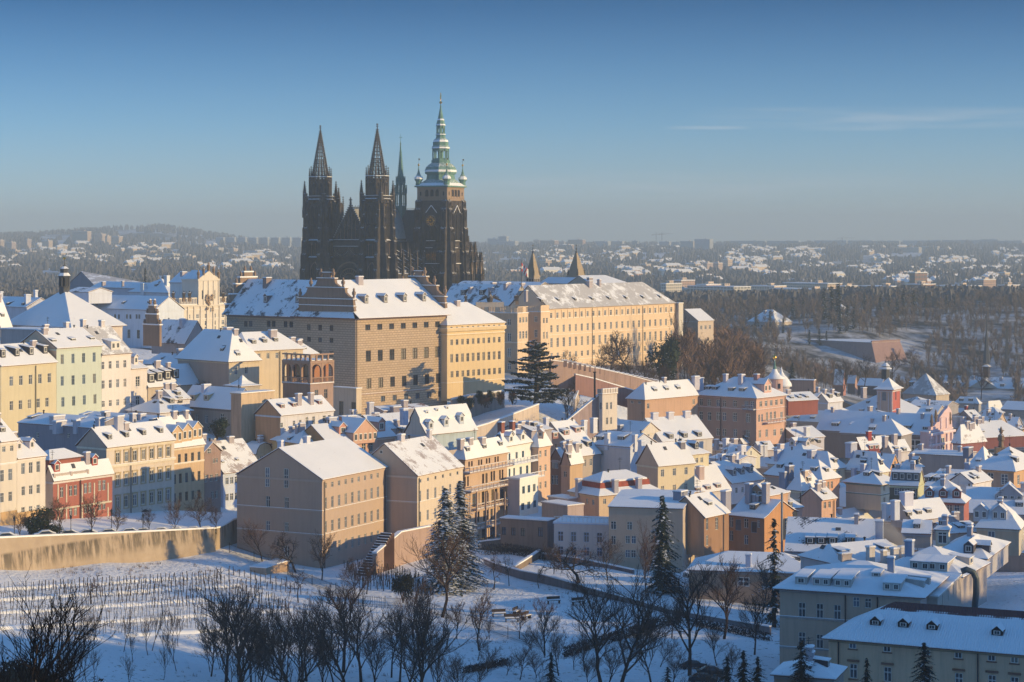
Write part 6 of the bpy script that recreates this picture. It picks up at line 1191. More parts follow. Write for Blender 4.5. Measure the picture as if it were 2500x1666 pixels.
rows = [  # sheet, label, x0,y0,yb,D,xL,xR,th,roof,ry,col,colL,extras
 ('G', 'beige curved terrace wall with snowy rim right of the round turret', 1895, 445, 580, 690, 1610, -3, 70, 'flat', None, 'B08C70', 'B08C70', {}),
 ('G', 'sunlit low roof with red eave right of the pink palace', 1590, 690, 860, 655, -8, 1945, 32, 'gu', 592, 'A05840', None, dict(dorm=[('R', 1640, 660, 1820, 650, 3, 1.3, .6, 'eye')])),
 ('G', 'white gabled house with two lit dormers under the wooded slope', 2062, 706, 800, 685, 1918, 2240, 45, 'gu', 600, 'D8D0C0', 'BCB8AC', dict(dorm=[('R', 2100, 655, 2190, 640, 2, 1.8, 1.3, 'shed')], chim=[(2025, 600, 1.6, 1.2, 2), (2115, 598, 1.6, 1.2, 2)])),
 ('G', 'long dark roof strip behind the sunlit low roof', 1940, 640, 700, 700, 1760, -8, 60, 'gv', 580, 'A89888', None, dict(snow='grey')),
 ('G', 'wide pale blue church roof left of the orange tower', 2350, 960, 1120, 700, 1570, -16, 58, 'hv', 752, 'B8A890', 'A89C90', dict(dorm=[('L', 1680, 895, 1875, 900, 2, 1.6, .6, 'eye')], chim=[(1905, 745, 2, 1.2, 2.2, 'L'), (2000, 750, 4.5, 1.5, 2.2, 'L')])),
 ('H', 'great hipped church roof around the orange tower, lit on its right', 880, 853, 1000, 772, 185, 1205, 40, 'hu', 575, 'D8B080', 'B0A090', dict(chim=[(435, 605, 3, 1.6, 4.0, 'L')])),
 ('H', 'low hipped roof in front of the orange tower', 690, 870, 960, 720, 430, 760, 40, 'hu', 800, 'C8A888', 'B0A090', dict(chim=[(410, 830, 2.2, 1.4, 2, 'L'), (510, 800, 2.2, 1.4, 2, 'L')])),
 ('H', 'long blue nave roof with five slit dormers behind the pink facade', 1215, 1100, 1420, 650, -38, -16, 60, 'gv', 850, 'A09484', '857C72', dict(win=[('L', 1045, 1220, 1046, 1, 5, 4.2, 'grid')], dorm=[('L', 90, 990, 530, 1020, 3, 2.4, 1.0, 'eye'), ('L', 955, 1020, 1185, 1035, 2, 2.4, 1.0, 'eye')])),
 ('H', 'hipped shaded roof wing stepping out below the long nave roof', 880, 1102, 1300, 636, 160, -10, 60, 'hv', 900, 'A09484', '857C72', dict(dorm=[('L', 530, 1035, 531, 1035, 1, 2, .9, 'eye')])),
 ('H', 'lit roof with red gable and red chimney in front of the nave', 400, 1275, 1400, 600, 305, 740, 33, 'gu', 1125, '9A5848', '8A5040', dict(chim=[(495, 1130, 1.8, 1.4, 3, 'R', 'B0402C')], dorm=[('R', 560, 1270, 561, 1270, 1, 4, 1.3, 'shed', '9A4438')])),
 ('H', 'pair of lit gabled roofs with pale chimneys left of the grey firewall', 770, 1305, 1420, 584, 640, 985, 38, 'gu', 1165, 'D8C8B0', 'B8B0A4', dict(chim=[(690, 1180, 2, 1.4, 2.4), (800, 1190, 2, 1.4, 4)], dorm=[('R', 830, 1280, 930, 1290, 2, 1.6, .9, 'shed')])),
 ('H', 'wide grey firewall building with stepped snowy edge', 1645, 1348, 1600, 560, 1000, -12, 62, 'gv', 1300, 'B8AC9C', 'A09894', dict(cornice=False, ov=.15)),
 ('H', 'lit roof with blue hip right of the pink church facade', 1597, 1198, 1330, 642, 1500, 1890, 36, 'hu', 972, 'A06050', 'C8BCAC', dict(snow='tiles')),
 ('H', 'long lit roof above dark red wall near the right edge', 1868, 1128, 1260, 662, -12, 2400, 26, 'hu', 935, '8A5040', None, dict(i0=0)),
 ('H', 'grey gabled house with lit slope left of the smoking chimneys', 1770, 950, 1100, 760, 1500, 1895, 38, 'gu', 800, 'C0B4A4', '9A9088', dict(chim=[(1545, 960, 3.5, 2, 4.5, 'L', 'C8C0B4'), (1625, 950, 3, 2, 3.5, 'L', 'C8C0B4'), (1830, 940, 2.4, 1.6, 3, 'R', 'C8C0B4'), (1920, 930, 2.4, 1.6, 3, 'R', 'C8C0B4')])),
 ('H', 'small lit hip roof among blue roofs near the right edge', 2040, 830, 940, 830, 1850, 2110, 40, 'hu', 757, 'C8B8A0', 'A8A098', dict(chim=[(1980, 880, 1.5, 1.2, 3)])),
 ('H', 'ochre gable end house below the small lit hip roof', 2040, 960, 1100, 740, -8, 2142, 40, 'gv', 830, 'DDB888', None, dict(win=[('R', 2050, 910, 2075, 2, .8, 1.2)])),
 ('H', 'blue snowy block right of the ochre gable end', 2255, 990, 1150, 745, 2095, -8, 60, 'gv', 880, 'B8B0A8', 'A8A098', {}),
 ('H', 'ochre house tip at the right edge with dark eave', 2300, 1070, 1160, 700, 2215, 2360, 45, 'gv', 985, 'E0A858', 'B0A898', dict(chim=[(2275, 1050, 1.2, 1.2, 4)])),
 ('H', 'long blue roof under the government building', 2400, 800, 900, 880, 2080, -14, 55, 'gv', 700, 'A8A098', 'A8A8A4', {}),
 ('H', 'blue hipped roof left of the long blue roof', 1930, 810, 900, 900, 1890, 2100, 40, 'hu', 690, 'B0A898', 'A8A8A4', {}),
 ('H', 'blue roof with two dormers beside the bare tree', 1810, 720, 820, 940, 1525, 1840, 60, 'hv', 640, 'B0A898', 'A8A8A4', dict(dorm=[('L', 1600, 690, 1712, 690, 2, 2, 1.2, 'shed')])),
 ('H', 'pink walled house with red chimney below the bare tree', 1660, 830, 940, 860, 1495, 1700, 50, 'hv', 775, 'C87868', 'B87068', dict(chim=[(1660, 800, 1.5, 1.4, 3, 'L', 'B04038')])),
 ('H', 'blue low roofs between the orange tower church and the pink church facade', 1420, 760, 860, 800, 970, -14, 58, 'gv', 690, 'A89C8C', 'A89C8C', dict(snow='grey')),
 ('H', 'small lit roof with long skylight behind the church roof', 1130, 700, 760, 850, 900, 1250, 42, 'hu', 635, 'B8A890', 'B0A8A0', dict(snow='tiles')),
 ('H', 'wide blue slope left of the pink facade volutes', 1290, 870, 980, 690, 1060, -14, 60, 'gv', 740, 'B8A890', 'A89C90', {}),
 ('H', 'tall lit roofed house under the wooded slope with cream wall', 1300, 620, 760, 960, 905, 1455, 48, 'hu', 352, 'D0B890', 'B8A898', dict(snow='thin', dorm=[('L', 1000, 500, 1001, 500, 1, 2, 1.6, 'shed')])),
 ('H', 'small pointed lit roof at the foot of the wooded slope', 330, 480, 600, 980, 240, 360, 45, 'gv', 380, 'C89878', 'A08878', {}),
 ('H', 'blue shed roof among bare trees left of the orange tower', 640, 510, 620, 960, 360, -8, 60, 'gv', 420, '8A8078', '70686A', {}),
 ('H', 'sunlit gable ruin among trees at the slope foot', 190, 500, 620, 1000, 80, 220, 50, 'gv', 310, 'C08068', '907870', dict(snow='thin')),
 ('I', 'white house with three arched dormers in the middle of the lower town', 758, 638, 900, 520, -13.5, 1180, 45, 'gu', 365, 'E2D8C4', 'BDBAB4', dict(dirt=.25, win=[('R', 828, 720, 905, 2, .9, 1.4), ('R', 1100, 685, 1101, 1, .9, 1.4)], dorm=[('R', 800, 545, 1015, 508, 3, 1.7, 1.6, 'gab', '8A8880')])),
 ('I', 'lit roof strip with three dormers and tall chimney left of the white dormered house', 300, 765, 900, 506, -10, 745, 42, 'gu', 440, 'D8C8B0', None, dict(dorm=[('R', 340, 742, 600, 695, 3, 1.8, .9, 'shed', '8A5848')], chim=[(362, 560, 2.4, 1.6, 5.5, 'R', 'C8A890'), (590, 900, 2.6, 1.6, 1)])),
 ('I', 'yellow hipped house with single dormer behind the cream snow roof house', 252, 270, 460, 512, -9, 473, 42, 'hu', 100, 'E2CC94', None, dict(win=[('R', 320, 338, 383, 2, .9, 1.3)], dorm=[('R', 318, 205, 319, 205, 1, 1.4, 1.5, 'gab')], chim=[(130, 170, 2, 1.4, 2.6, 'L', '8A8480')], i0=0)),
 ('I', 'cream gable facing the sun beside a tall white chimney', 905, 292, 460, 545, 700, 1128, 42, 'gv', 165, 'E2D2A4', 'C8C4B8', dict(chim=[(895, 290, 2.6, 1.8, 7, 'L', 'DCD4C8')], win=[('R', 1012, 240, 1013, 1, .4, 1.2, 'plain')])),
 ('I', 'blue roof with pale gable end left of the cream gable', 860, 340, 440, 530, 490, -9, 55, 'gv', 290, 'D0C8B8', 'B0B0AC', dict(chim=[(640, 345, 2.6, 1.4, 2.4, 'L', 'DCD4C8'), (820, 330, 1.6, 1.2, 2.2, 'L', 'DCD4C8')])),
 ('I', 'patchy dark red roof with antennas in the crowded roofs', 860, 300, 400, 562, 610, -10, 58, 'gv', 150, 'B0A8A0', 'A8A49C', dict(snow='red', chim=[(570, 140, 1.6, 1.2, 2, 'L'), (690, 130, 2.6, 1.4, 2, 'L', 'DCD4C8')])),
 ('I', 'small roofs with vents below the pink palace', 720, 205, 300, 580, 470, 880, 45, 'hu', 140, 'C8C0B4', 'B0ACA4', dict(snow='red', chim=[(680, 130, 2, 1.4, 1.6), (800, 120, 2.4, 1.5, 1.6)])),
 ('I', 'tiny gabled house with red ridge below the pink palace corner', 900, 130, 220, 600, 845, 1060, 40, 'gu', 62, 'D8D0C4', 'C0BCB4', dict(snow='tiles', chim=[(1040, 110, 2, 1.4, 1.6, 'R', 'DCD4C8')])),
 ('I', 'red tiled roof with melted snow and parapet edge', 1130, 215, 300, 592, 1010, 1310, 32, 'gu', 105, 'C8B8A4', None, dict(snow='red', chim=[(1140, 220, 1.6, 1.2, 2.4, 'R', 'E0D8CC'), (1190, 225, 1.6, 1.2, 2.4, 'R', 'E0D8CC')])),
 ('I', 'hipped roof with two turret dormers in front of the grey gable', 1680, 222, 330, 574, 1310, 1905, 45, 'hv', 88, 'B8A088', 'A09080', dict(dorm=[('L', 1535, 165, 1536, 165, 1, 2, 1.6, 'gab', 'C8B8A8'), ('R', 1740, 165, 1741, 165, 1, 2, 1.4, 'gab', 'C8B8A8')], chim=[(1390, 225, 2.4, 1.5, 3, 'L', 'E0CDB8')])),
 ('G', 'tall grey gable with long lit roof and white chimney below the pink palace', 1700, 1140, 1300, 608, 1400, 2020, 38, 'gu', 1010, 'C8BCAC', '9A9488', dict(dorm=[('R', 1790, 1150, 1960, 1180, 3, 1.6, .7, 'shed')], chim=[(1810, 1105, 2, 1.4, 4, 'R', 'DCD8D0'), (1650, 1000, 2, 1.4, 1.6, 'L')])),
 ('I', 'broad blue roof with lit hip and ochre corner in the lower town', 2030, 458, 640, 510, 1225, 2228, 46, 'hv', 232, 'E2CC98', 'A8A8A8', dict(win=[('R', 2140, 502, 2141, 1, 1.1, 1.5)], chim=[(1785, 350, 2.8, 1.8, 4.5, 'L', 'B8B4B0'), (1370, 280, 4, 1.4, 2, 'L', 'B8B4B0')])),
 ('I', 'orange house under wide blue roof with white hip edge', 1918, 592, 1160, 482, 1195, 2140, 46, 'hv', 335, 'DDA274', 'A89C94', dict(dirt=.3, win=[('R', 1998, 655, 2043, 2, .8, 1.7), ('R', 1960, 905, 2015, 2, .9, 1.5), ('R', 1960, 1070, 2015, 2, .9, 1.5)], chim=[(1710, 560, 1.6, 1.4, 2.2, 'L', 'DCC8B4')])),
 ('I', 'yellow green house with steep worn roof and dark skylight', 1655, 732, 1160, 468, 1490, 1905, 45, 'hu', 482, 'DDD29C', 'A8B0A4', dict(dirt=.3, snow='tiles', bands=[860], win=[('R', 1693, 787, 1832, 3, .9, 1.5), ('R', 1693, 945, 1833, 3, .95, 1.7), ('R', 1693, 1080, 1833, 3, .95, 1.2)], chim=[(1500, 520, 2.4, 1.6, 3, 'L', '8A8480'), (1430, 640, 2, 2, 5.5, 'L', '9A9A98'), (1700, 540, 1.6, 1.2, 1.6, 'R', 'D8B890')], pipes=[('L', 1648)])),
 ('I', 'peach low annex with lit roof right of the yellow green house', 1912, 850, 1160, 464, -6, 2095, 45, 'gu', 700, 'DDA878', None, dict(win=[('R', 1955, 910, 2015, 2, .9, 1.5)], pipes=[('R', 2062)])),
 ('I', 'small brown porch house with dormer under the scrolled ochre turret', 1500, 960, 1140, 452, -8, 1665, 45, 'gu', 830, 'D8A078', None, dict(dorm=[('R', 1520, 945, 1521, 945, 1, 1.3, 1.2, 'shed')])),
 ('I', 'orange house with sunlit gable and long silver flue pipe', 1182, 1082, 1560, 430, 722, 1602, 52, 'gv', 850, 'D0904C', 'A67C50', dict(dirt=.5, cornice=False, prof=((0, 0), (.25, .18), (1, 1)), win=[('L', 762, 1125, 763, 1, .9, 2.2), ('L', 950, 1140, 951, 1, 1.1, 2.0), ('L', 1108, 1148, 1109, 1, .7, 1.6), ('L', 762, 1300, 763, 1, .9, 2.2), ('L', 850, 1160, 851, 1, 1.4, 2.4, 'plain', 'A8A090'), ('L', 1050, 1190, 1051, 1, 1.4, 2.4, 'plain', 'A8A090'), ('L', 950, 1350, 951, 1, 1.0, 2.0), ('R', 1470, 1145, 1471, 1, 1.4, 2.6, 'grid')])),
 ('I', 'shaded ochre courtyard wing under blue roof with big grey chimney', 413, 1078, 1560, 421, -9, 728, 54, 'gu', 800, 'A87C50', 'A88C68', dict(dirt=.5, cornice=False, win=[('R', 452, 1150, 453, 1, .9, 2.4), ('R', 575, 1140, 576, 1, 1.1, 2.6), ('R', 452, 1360, 453, 1, .9, 2.2)], dorm=[('R', 490, 920, 491, 920, 1, 1.8, .7, 'eye')], chim=[(690, 900, 3, 1.6, 6, 'R', 'A8A098'), (110, 900, 3.6, 2.4, 5.5, 'L', '9A9690')])),
 ('I', 'ochre turret with curved parapet and two capped chimneys above the courtyard', 1215, 800, 1060, 436, 962, 1482, 52, 'hu', 690, 'CFA070', 'B88C5C', dict(dirt=.5, win=[('L', 1095, 925, 1096, 1, 1.5, 2.7, 'grid')], dorm=[('L', 1085, 785, 1086, 785, 1, 3.4, .8, 'gab', 'B88C5C')], chim=[(985, 800, 2, 1.4, 5, 'L', 'B8A898'), (1200, 800, 2, 1.4, 5, 'L', 'B8A898')])),
 ('I', 'long near roof with snow dusted tiles and a row of boxy dormers', 2605, 1535, 1750, 398, 1450, -17, 78, 'gv', 1098, 'B0A89C', '9A948C', dict(snow='grey', ov=.5, dcol='3A3632', win=[('L', 1710, 1560, 1711, 1, 1.2, 1.4), ('L', 1875, 1575, 1876, 1, 1.2, 2.2), ('L', 2050, 1580, 2051, 1, 1.2, 1.6)], dorm=[('L', 1765, 1420, 2050, 1420, 3, 1.8, 1.4, 'shed'), ('L', 2275, 1422, 2276, 1422, 1, 1.8, 1.4, 'shed')])),
 ('J', 'snow roof section with pale shaded wall right of the long dusted roof', 1105, 1280, 1460, 399, 745, -12, 76, 'gv', 1112, 'B0A89C', 'A0A09C', dict(chim=[(455, 1290, 3, 1.8, 5.5, 'L', 'A8B0B4')])),
 ('J', 'cream square house with green corner strips under a pyramid roof', 472, 650, 980, 482, 28, 657, 52, 'pyr', 462, 'DCD0A4', 'B8B098', dict(ov=.9, dirt=.3, bands=[790], trim='8A9478', win=[('R', 515, 690, 585, 2, .8, 1.5), ('R', 520, 860, 590, 2, 1.0, 2.0)], chim=[(670, 850, 2.2, 1.8, 4, 'R', 'D8B8A0')])),
 ('J', 'dark green shaded house with one very wide dormer and yellow end wall', 945, 672, 880, 466, 585, 1024, 68, 'gv', 432, 'C8C084', '5C6255', dict(win=[('L', 680, 735, 681, 1, 1.2, 1.6), ('L', 772, 750, 880, 2, 1.5, 1.8)], dorm=[('L', 790, 610, 791, 610, 1, 6.4, 2.0, 'shed', '6A6A60')], ov=.2)),
 ('J', 'blue roofed house with cream gable wall and small slit window', 1452, 690, 800, 484, 1030, 1842, 60, 'gv', 472, 'E0D0B4', 'A8A098', dict(dirt=.2, win=[('R', 1530, 612, 1531, 1, .7, 1.1, 'plain')], dorm=[('L', 1060, 610, 1190, 615, 2, 1.7, 1.0, 'shed')])),
 ('J', 'mansard house with red slope and three lit dormers in shade', 1532, 888, 1200, 440, 945, 1597, 70, 'hv', 592, 'B86A50', 'A0A09C', dict(prof=((0, 0), (.4, .32), (.46, .6), (1, 1)), win=[('L', 1100, 940, 1248, 3, 1.2, 2.0), ('L', 1350, 950, 1443, 2, 1.2, 2.0), ('L', 1350, 1095, 1443, 2, 1.2, 1.6)], dorm=[('L', 1093, 815, 1440, 822, 3, 1.8, 1.4, 'gab', '9A5A44')])),
 ('J', 'ochre slit windowed gable left of the grey firewall', 588, 462, 560, 524, 262, 716, 50, 'gv', 268, 'DDA05C', 'A89888', dict(win=[('R', 652, 375, 653, 1, .6, 1.2, 'plain')], chim=[(690, 330, 2.2, 1.4, 4, 'R', 'B0A49C')])),
 ('J', 'steep blue pyramid roof with concave lit side', 455, 500, 620, 508, 1, 572, 48, 'hv', 235, 'E0D0A4', 'A8A098', dict(prof=((0, 0), (.4, .28), (1, 1)), chim=[(130, 510, 1.6, 1.2, 2, 'L', 'C8C4C0'), (255, 490, 2, 1.4, 3, 'L', 'C8C4C0'), (95, 230, 4, 2, 3.5, 'L', 'B8B4B0')])),
 ('J', 'low hip roof with lit tip left of the grey firewall', 950, 435, 560, 540, 715, 1010, 52, 'hv', 345, 'D0C4B0', 'A8A098', dict(dorm=[('R', 955, 390, 956, 390, 1, 1.8, 1.2, 'gab')])),
 ('J', 'lit broad roof with three slim dormers in the lower town foreground', 862, 1112, 1220, 431, 600, 1352, 34, 'gu', 868, 'C8BCA8', 'A8A49C', dict(dorm=[('R', 840, 1055, 1090, 1018, 3, 1.5, .8, 'shed')], chim=[(545, 1010, 2, 1.6, 3, 'L', 'D8D8D8'), (655, 1010, 2, 1.6, 4, 'R', 'D8D4D0'), (800, 880, 3.4, 2, 3.4, 'R', 'D8D0C8')])),
 ('J', 'small lit roofed annex with pale dormers right of the cream gable wall', 1640, 640, 800, 470, -6, 1882, 50, 'gu', 500, 'E2D4BC', None, dict(dorm=[('R', 1670, 590, 1720, 580, 2, .9, .6, 'eye')])),
 ('J', 'wide blue hipped palace roof with lit right slope at the right edge', 2170, 480, 780, 522, 1678, 2540, 55, 'hv', 165, 'DDA868', 'A08C78', dict(win=[('L', 1873, 560, 1874, 1, 1.6, 2.6), ('L', 2050, 580, 2051, 1, 1.9, 2.8), ('R', 2230, 585, 2231, 1, 1.6, 2.6)], dorm=[('R', 2220, 370, 2221, 370, 1, 2, 1.2, 'shed')], ov=.8, chim=[(1585, 240, 4, 2, 1.8, 'L', '8A8480')])),
 ('J', 'blue hip wing left of the wide palace roof', 1800, 470, 640, 545, 1560, -14, 60, 'hv', 160, 'B0A090', 'A09484', dict(chim=[(1575, 470, 1.4, 1.4, 3, 'L', 'B8B8B8')])),
 ('J', 'wide blue roof with arched attic window at the right edge', 2560, 1045, 1200, 452, 1548, -15, 74, 'gv', 712, 'B0A894', 'A8A08C', dict(dorm=[('L', 2105, 850, 2106, 850, 1, 6, 1.0, 'gab', 'B8AC98'), ('L', 2238, 940, 2239, 940, 1, 1.6, 1.0, 'shed')])),
 ('J', 'mansard house with two pale segmental dormers and shaded ochre wall', 2235, 1225, 1560, 402, 1695, 2295, 70, 'hv', 858, 'D0BC90', 'BCA884', dict(prof=((0, 0), (.34, .38), (.42, .5), (1, 1)), dirt=.5, win=[('L', 1885, 1262, 1886, 1, 1.4, 1.9), ('L', 1885, 1390, 1886, 1, 1.4, 1.9)], dorm=[('L', 1745, 1110, 1980, 1120, 2, 2.8, 2.0, 'gab', 'C4BCA8')])),
 ('J', 'square belvedere with arched window and pointed snow roof', 1325, 1232, 1440, 386, 1172, -4.2, 72, 'pyr', 1120, 'D8C8A0', 'CFC098', dict(win=[('L', 1260, 1312, 1261, 1, 1.7, 2.5, 'grid')], ov=.35)),
 ('J', 'half bare red tiled roof catching the sun behind the belvedere', 1345, 1275, 1400, 408, -9, 1765, 22, 'gu', 1140, 'B8A890', None, dict(snow='red', i0=0)),
 ('K', 'blue roof with lit edge and two glazed dormers behind the metal duct', 2012, 242, 420, 374, 1538, 2212, 66, 'hv', 12, 'B8AC98', 'A09888', dict(snow='clean', dorm=[('L', 1855, 200, 1856, 200, 1, 1.8, 1.6, 'gab', '5A5450'), ('R', 2050, 190, 2051, 190, 1, 1.8, 1.4, 'gab', '5A5450')])),
 ('K', 'blue roofed house with wide dormers and lit corner above the metal duct', 1782, 405, 760, 338, 1050, 2018, 62, 'hv', 128, 'B8A488', 'B09C80', dict(dirt=.4, ov=.6, dorm=[('L', 1420, 352, 1575, 360, 2, 3.4, 1.5, 'shed', 'C8B898'), ('R', 1880, 300, 1881, 300, 1, 2.4, 1.3, 'shed', 'C8B898')], chim=[(1325, 210, 1.8, 1.6, 4, 'L', '9AA0A4')])),
 ('K', 'jumble of lit and blue roofs with slender chimneys behind the near beige palace', 720, 300, 420, 352, -12, 1300, 28, 'gu', 112, 'C8B8A0', None, dict(i0=2, chim=[(975, 275, 1.6, 1.3, 5.5, 'R', 'D8C8A8'), (1095, 280, 1.2, 1, 3.4, 'R', 'D8C8A8'), (1190, 290, 1.5, 1.3, 6, 'R', 'D8C8A8'), (1257, 280, 1.3, 1.2, 6.5, 'R', 'D8C8A8'), (745, 265, 2.8, 1.4, 2, 'R', 'C8B090')])),
 ('P', 'low snowy roofed house with wide window right of the dark fir', 1993, 1403, 1480, 372, 1682, -13, 78, 'hv', 1352, 'A89478', 'A08C70', dict(dirt=.4, win=[('L', 1815, 1421, 1816, 1, 2.2, 1.7, 'grid'), ('L', 1868, 1421, 1869, 1, 1.0, 1.7), ('L', 1722, 1419, 1723, 1, 1.2, 1.5)], chim=[(1827, 1385, 1.3, 1.2, 3.6, 'L', 'C8C4BC')])),
]
for sh, lb, x0, y0, yb, D_, xL, xR, thh, rf_, ry, col, colL, ex in rows:
    if x0 > 2500 and sh == 'I': pass
    HZ(sh, lb, x0, y0, yb, D_, xL, xR, thh, rf_, ry, col, colL=colL, **ex)
# orange church tower with tent roof, little lantern behind it
ot = HZ('H', 'orange and beige square church tower with flared snowy tent roof', 773, 552, 900, 752, 592, 872, 61, 'pyr', 408, 'C9634A', colL='B5A596', name='church_tower', ov=1.1, prof=((0, 0), (.3, .2), (1, 1)), dirt=.6,
   win=[('L', 678, 622, 679, 1, 1.7, 3.6, 'plain', 'B5A596'), ('R', 820, 612, 821, 1, 1.2, 3.8, 'plain', 'D8B8A0')])
b = MB()
for t in (.15, ot.LU-.45): b.box(t, t+.35, -.12, 0, 0, ot.H-.3)
for t in (.15, 1.2, ot.LV-1.5, ot.LV-.45): b.box(-.12, 0, t, t+.35, 0, ot.H-.3)
b.box(-.1, ot.LU, -.15, 0, ot.H*.28, ot.H*.28+.3); b.box(-.1, ot.LU, -.15, 0, ot.H*.14, ot.H*.14+.2); b.box(-.25, ot.LU+.2, -.3, ot.LV, ot.H-.8, ot.H-.3)
b.build('pilasters', [plaster('D8C4B0')], ot.root)
def lantern(px, ys, D_, r, lb, sheet='H'):
    ox, oy, s_ = SH[sheet]; z = [Z(oy+y/s_, D_) for y in ys]; e = empty('roof_lantern', (X(ox+px/s_, D_), D_, z[0]), 0, lb, 'lantern turret'); z = [q-z[0] for q in z]; b = MB()
    b.lathe(0, 0, [(z[0], r), (z[1], r), (z[1], r*1.5), (z[1]+.3, r*1.4), (z[2], r*.6), (z[2]+.01, r), (z[3], r*1.1), (z[4], r*.3), (z[5], .08), (z[6], .05)], 8, mats=[0, 0, 1, 1, 0, 0, 1, 0, 0]); b.build('lantern', [slate(), snowm()], e)
lantern(697, (420, 300, 270, 265, 225, 205, 180), 830, 1.7, 'black two tiered lantern turret behind the orange church tower')
# clock tower far right and its long building
gv_ = HZ('P', 'long pale government building with central pediment under the wooded slope', 2540, 953, 1010, 1150, 2268, -24, 66, 'gv', 925, 'C0BCA8', colL='BCC0B4', name='government_building', dirt=.3, frame='8A8A84',
   win=[('L', 2319, 958, 2495, 13, 2.0, 3.2, 'plain'), ('L', 2319, 974, 2495, 13, 2.0, 3.0, 'plain')], dorm=[('L', 2308, 942, 2357, 944, 4, 2, 1.4, 'shed'), ('L', 2446, 945, 2477, 946, 2, 2, 1.4, 'shed')], chim=[(2320, 925, 3, 2, 2.5, 'L'), (2352, 925, 4, 2, 2.5, 'L'), (2376, 926, 3, 2, 2.5, 'L'), (2444, 930, 3, 2, 3, 'L'), (2475, 930, 3, 2, 3, 'L')])
v0, v1 = gv_.ray('L', 2439), gv_.ray('L', 2363); b = MB(); zz = gv_.H
b.poly([(-.6, v0, zz), (-.6, v1, zz), (-.6, (v0+v1)/2, zz+5.5)][::1], 0); b.poly([(-.6, v0, zz), (-.6, (v0+v1)/2, zz+5.7), (12, (v0+v1)/2, zz+5.7), (2, v0, zz)], 1); b.poly([(-.6, v1, zz), (-.6, (v0+v1)/2, zz+5.7), (12, (v0+v1)/2, zz+5.7), (2, v1, zz)], 1); b.box(-.7, 0, v0, v1, 0, zz, 0)
b.build('pediment', [gv_.pl2, snowm()], gv_.root)
ct = HZ('H', 'dark slender clock tower with needle spire above the government building', 1925, 275, 445, 1172, 1866, 1942, 66, 'pyr', 245, '4A4440', colL='3E3A3A', name='clock_tower', ov=.8)
b = MB(); cu, cv = ct.LU/2, ct.LV/2; b.lathe(cu, cv, [(ct.H+2, 2.2), (ct.H+6, 1.8), (ct.H+14, 1.0), (ct.H+25, .2), (ct.H+32, .08)], 6); b.build('spire', [slate()], ct.root); b = MB(); b.box(-.25, 0, cv-1.5, cv+1.5, ct.H-9, ct.H-6); b.build('clock_face', [plaster('A08050')], ct.root)
# pink baroque church facade
pf = HZ('H', 'pink baroque church facade with volutes and tall arched window', 1215, 1062, 1440, 646, -3, 1497, 54, 'flat', None, 'E2B8A0', trim='EAC8B4', name='church_facade', dirt=.3, win=[('R', 1380, 1230, 1381, 1, 3.0, 6.0, 'grid')])
zx = lambda x, y: (pf.sr('R', x), pf.sz('R', x, y)); b = MB()
L_ = [(1230, 1045), (1232, 990), (1270, 985), (1300, 940), (1335, 930), (1338, 880), (1360, 850), (1390, 805), (1425, 770), (1440, 740)]; R_ = [(1460, 770), (1478, 800), (1480, 870), (1484, 930), (1490, 1040)]
pts = [zx(*p) for p in L_+R_]; b.rings([[(a, -.2, z) for a, z in pts], [(a, .9, z) for a, z in pts]], 0)
for t in (.4, pf.LU*.22, pf.LU*.40, pf.LU*.72, pf.LU-1.6): b.box(t, t+1.0, -.5, 0, 0, pf.H-1, 1)
for x in (1345, 1410): a, z = zx(x, 880); b.box(a, a+.6, -.5, -.2, pf.H+.5, z, 1)
for z, d in ((pf.H-1, 1.0), (pf.H-4.6, .6)): b.box(-.4, pf.LU+.4, -d, 0, z, z+.6, 1); b.box(-.3, pf.LU+.3, -d+.05, -.1, z+.6, z+.75, 2)
for x, y in ((1240, 990), (1290, 935), (1460, 960)): a, z = zx(x, y); b.lathe(a, -.2, [(z, .4), (z+1, .35), (z+1.5, .6), (z+2.3, .4), (z+3.4, .35), (z+4, .1)], 6, 3)
b.build('volute_gable', [pf.pl, pf.tr, snowm(), GLIT], pf.root)
balcony(pk, 'R', 1290, 1510, 946, 1.2, rail='B89078', sheet=4.9, o=(1600, 840)) if 0 else None
# near beige palace and the building in front of it
nb = HZ('K', 'near beige palace in shade with broad dormers along a big snow roof', 1420, 585, 1700, 300, 160, 1625, 68.5, 'hv', 268, 'BFA486', colL='B8A084', trim='B49A7C', dirt=.45, ov=.9, bands=[850, 1130], name='palace', dcol='C4B494',
   win=[('L', 360, 706, 361, 1, 1.05, 2.5, 'grid'), ('L', 520, 716, 521, 1, 1.05, 2.5, 'grid'), ('L', 678, 728, 679, 1, 1.05, 2.5, 'grid'), ('L', 847, 627, 848, 1, .95, 1.45, 'grid'), ('L', 953, 637, 954, 1, .95, 1.45, 'grid'), ('L', 360, 960, 361, 1, 1.05, 2.1, 'grid'), ('L', 520, 980, 521, 1, 1.05, 2.1, 'grid'), ('R', 1560, 640, 1600, 2, .8, 1.6)],
   dorm=[('L', 352, 480, 353, 480, 1, 1.8, 1.15, 'shed'), ('L', 535, 492, 536, 492, 1, 2.6, 1.2, 'shed'), ('L', 722, 505, 723, 505, 1, 2.6, 1.25, 'shed'), ('L', 1165, 540, 1166, 540, 1, 2.6, 1.25, 'shed'), ('L', 1025, 410, 1026, 410, 1, 1.3, .6, 'shed'), ('R', 1460, 505, 1510, 478, 2, 1.5, 1.1, 'shed')],
   chim=[(1160, 325, 1.3, 1.2, 2.4, 'L', '9AA0A0')], pipes=[('L', 752), ('L', 1040)])
HZ('K', 'lower wing with heavy cornice and stone posts right of the near beige palace', 1578, 590, 1500, 305, -9, 1790, 68.5, 'flat', None, 'B8A484', trim='C4B494', dirt=.4, win=[('R', 1620, 610, 1770, 4, .7, 1.8)], ov=.3)
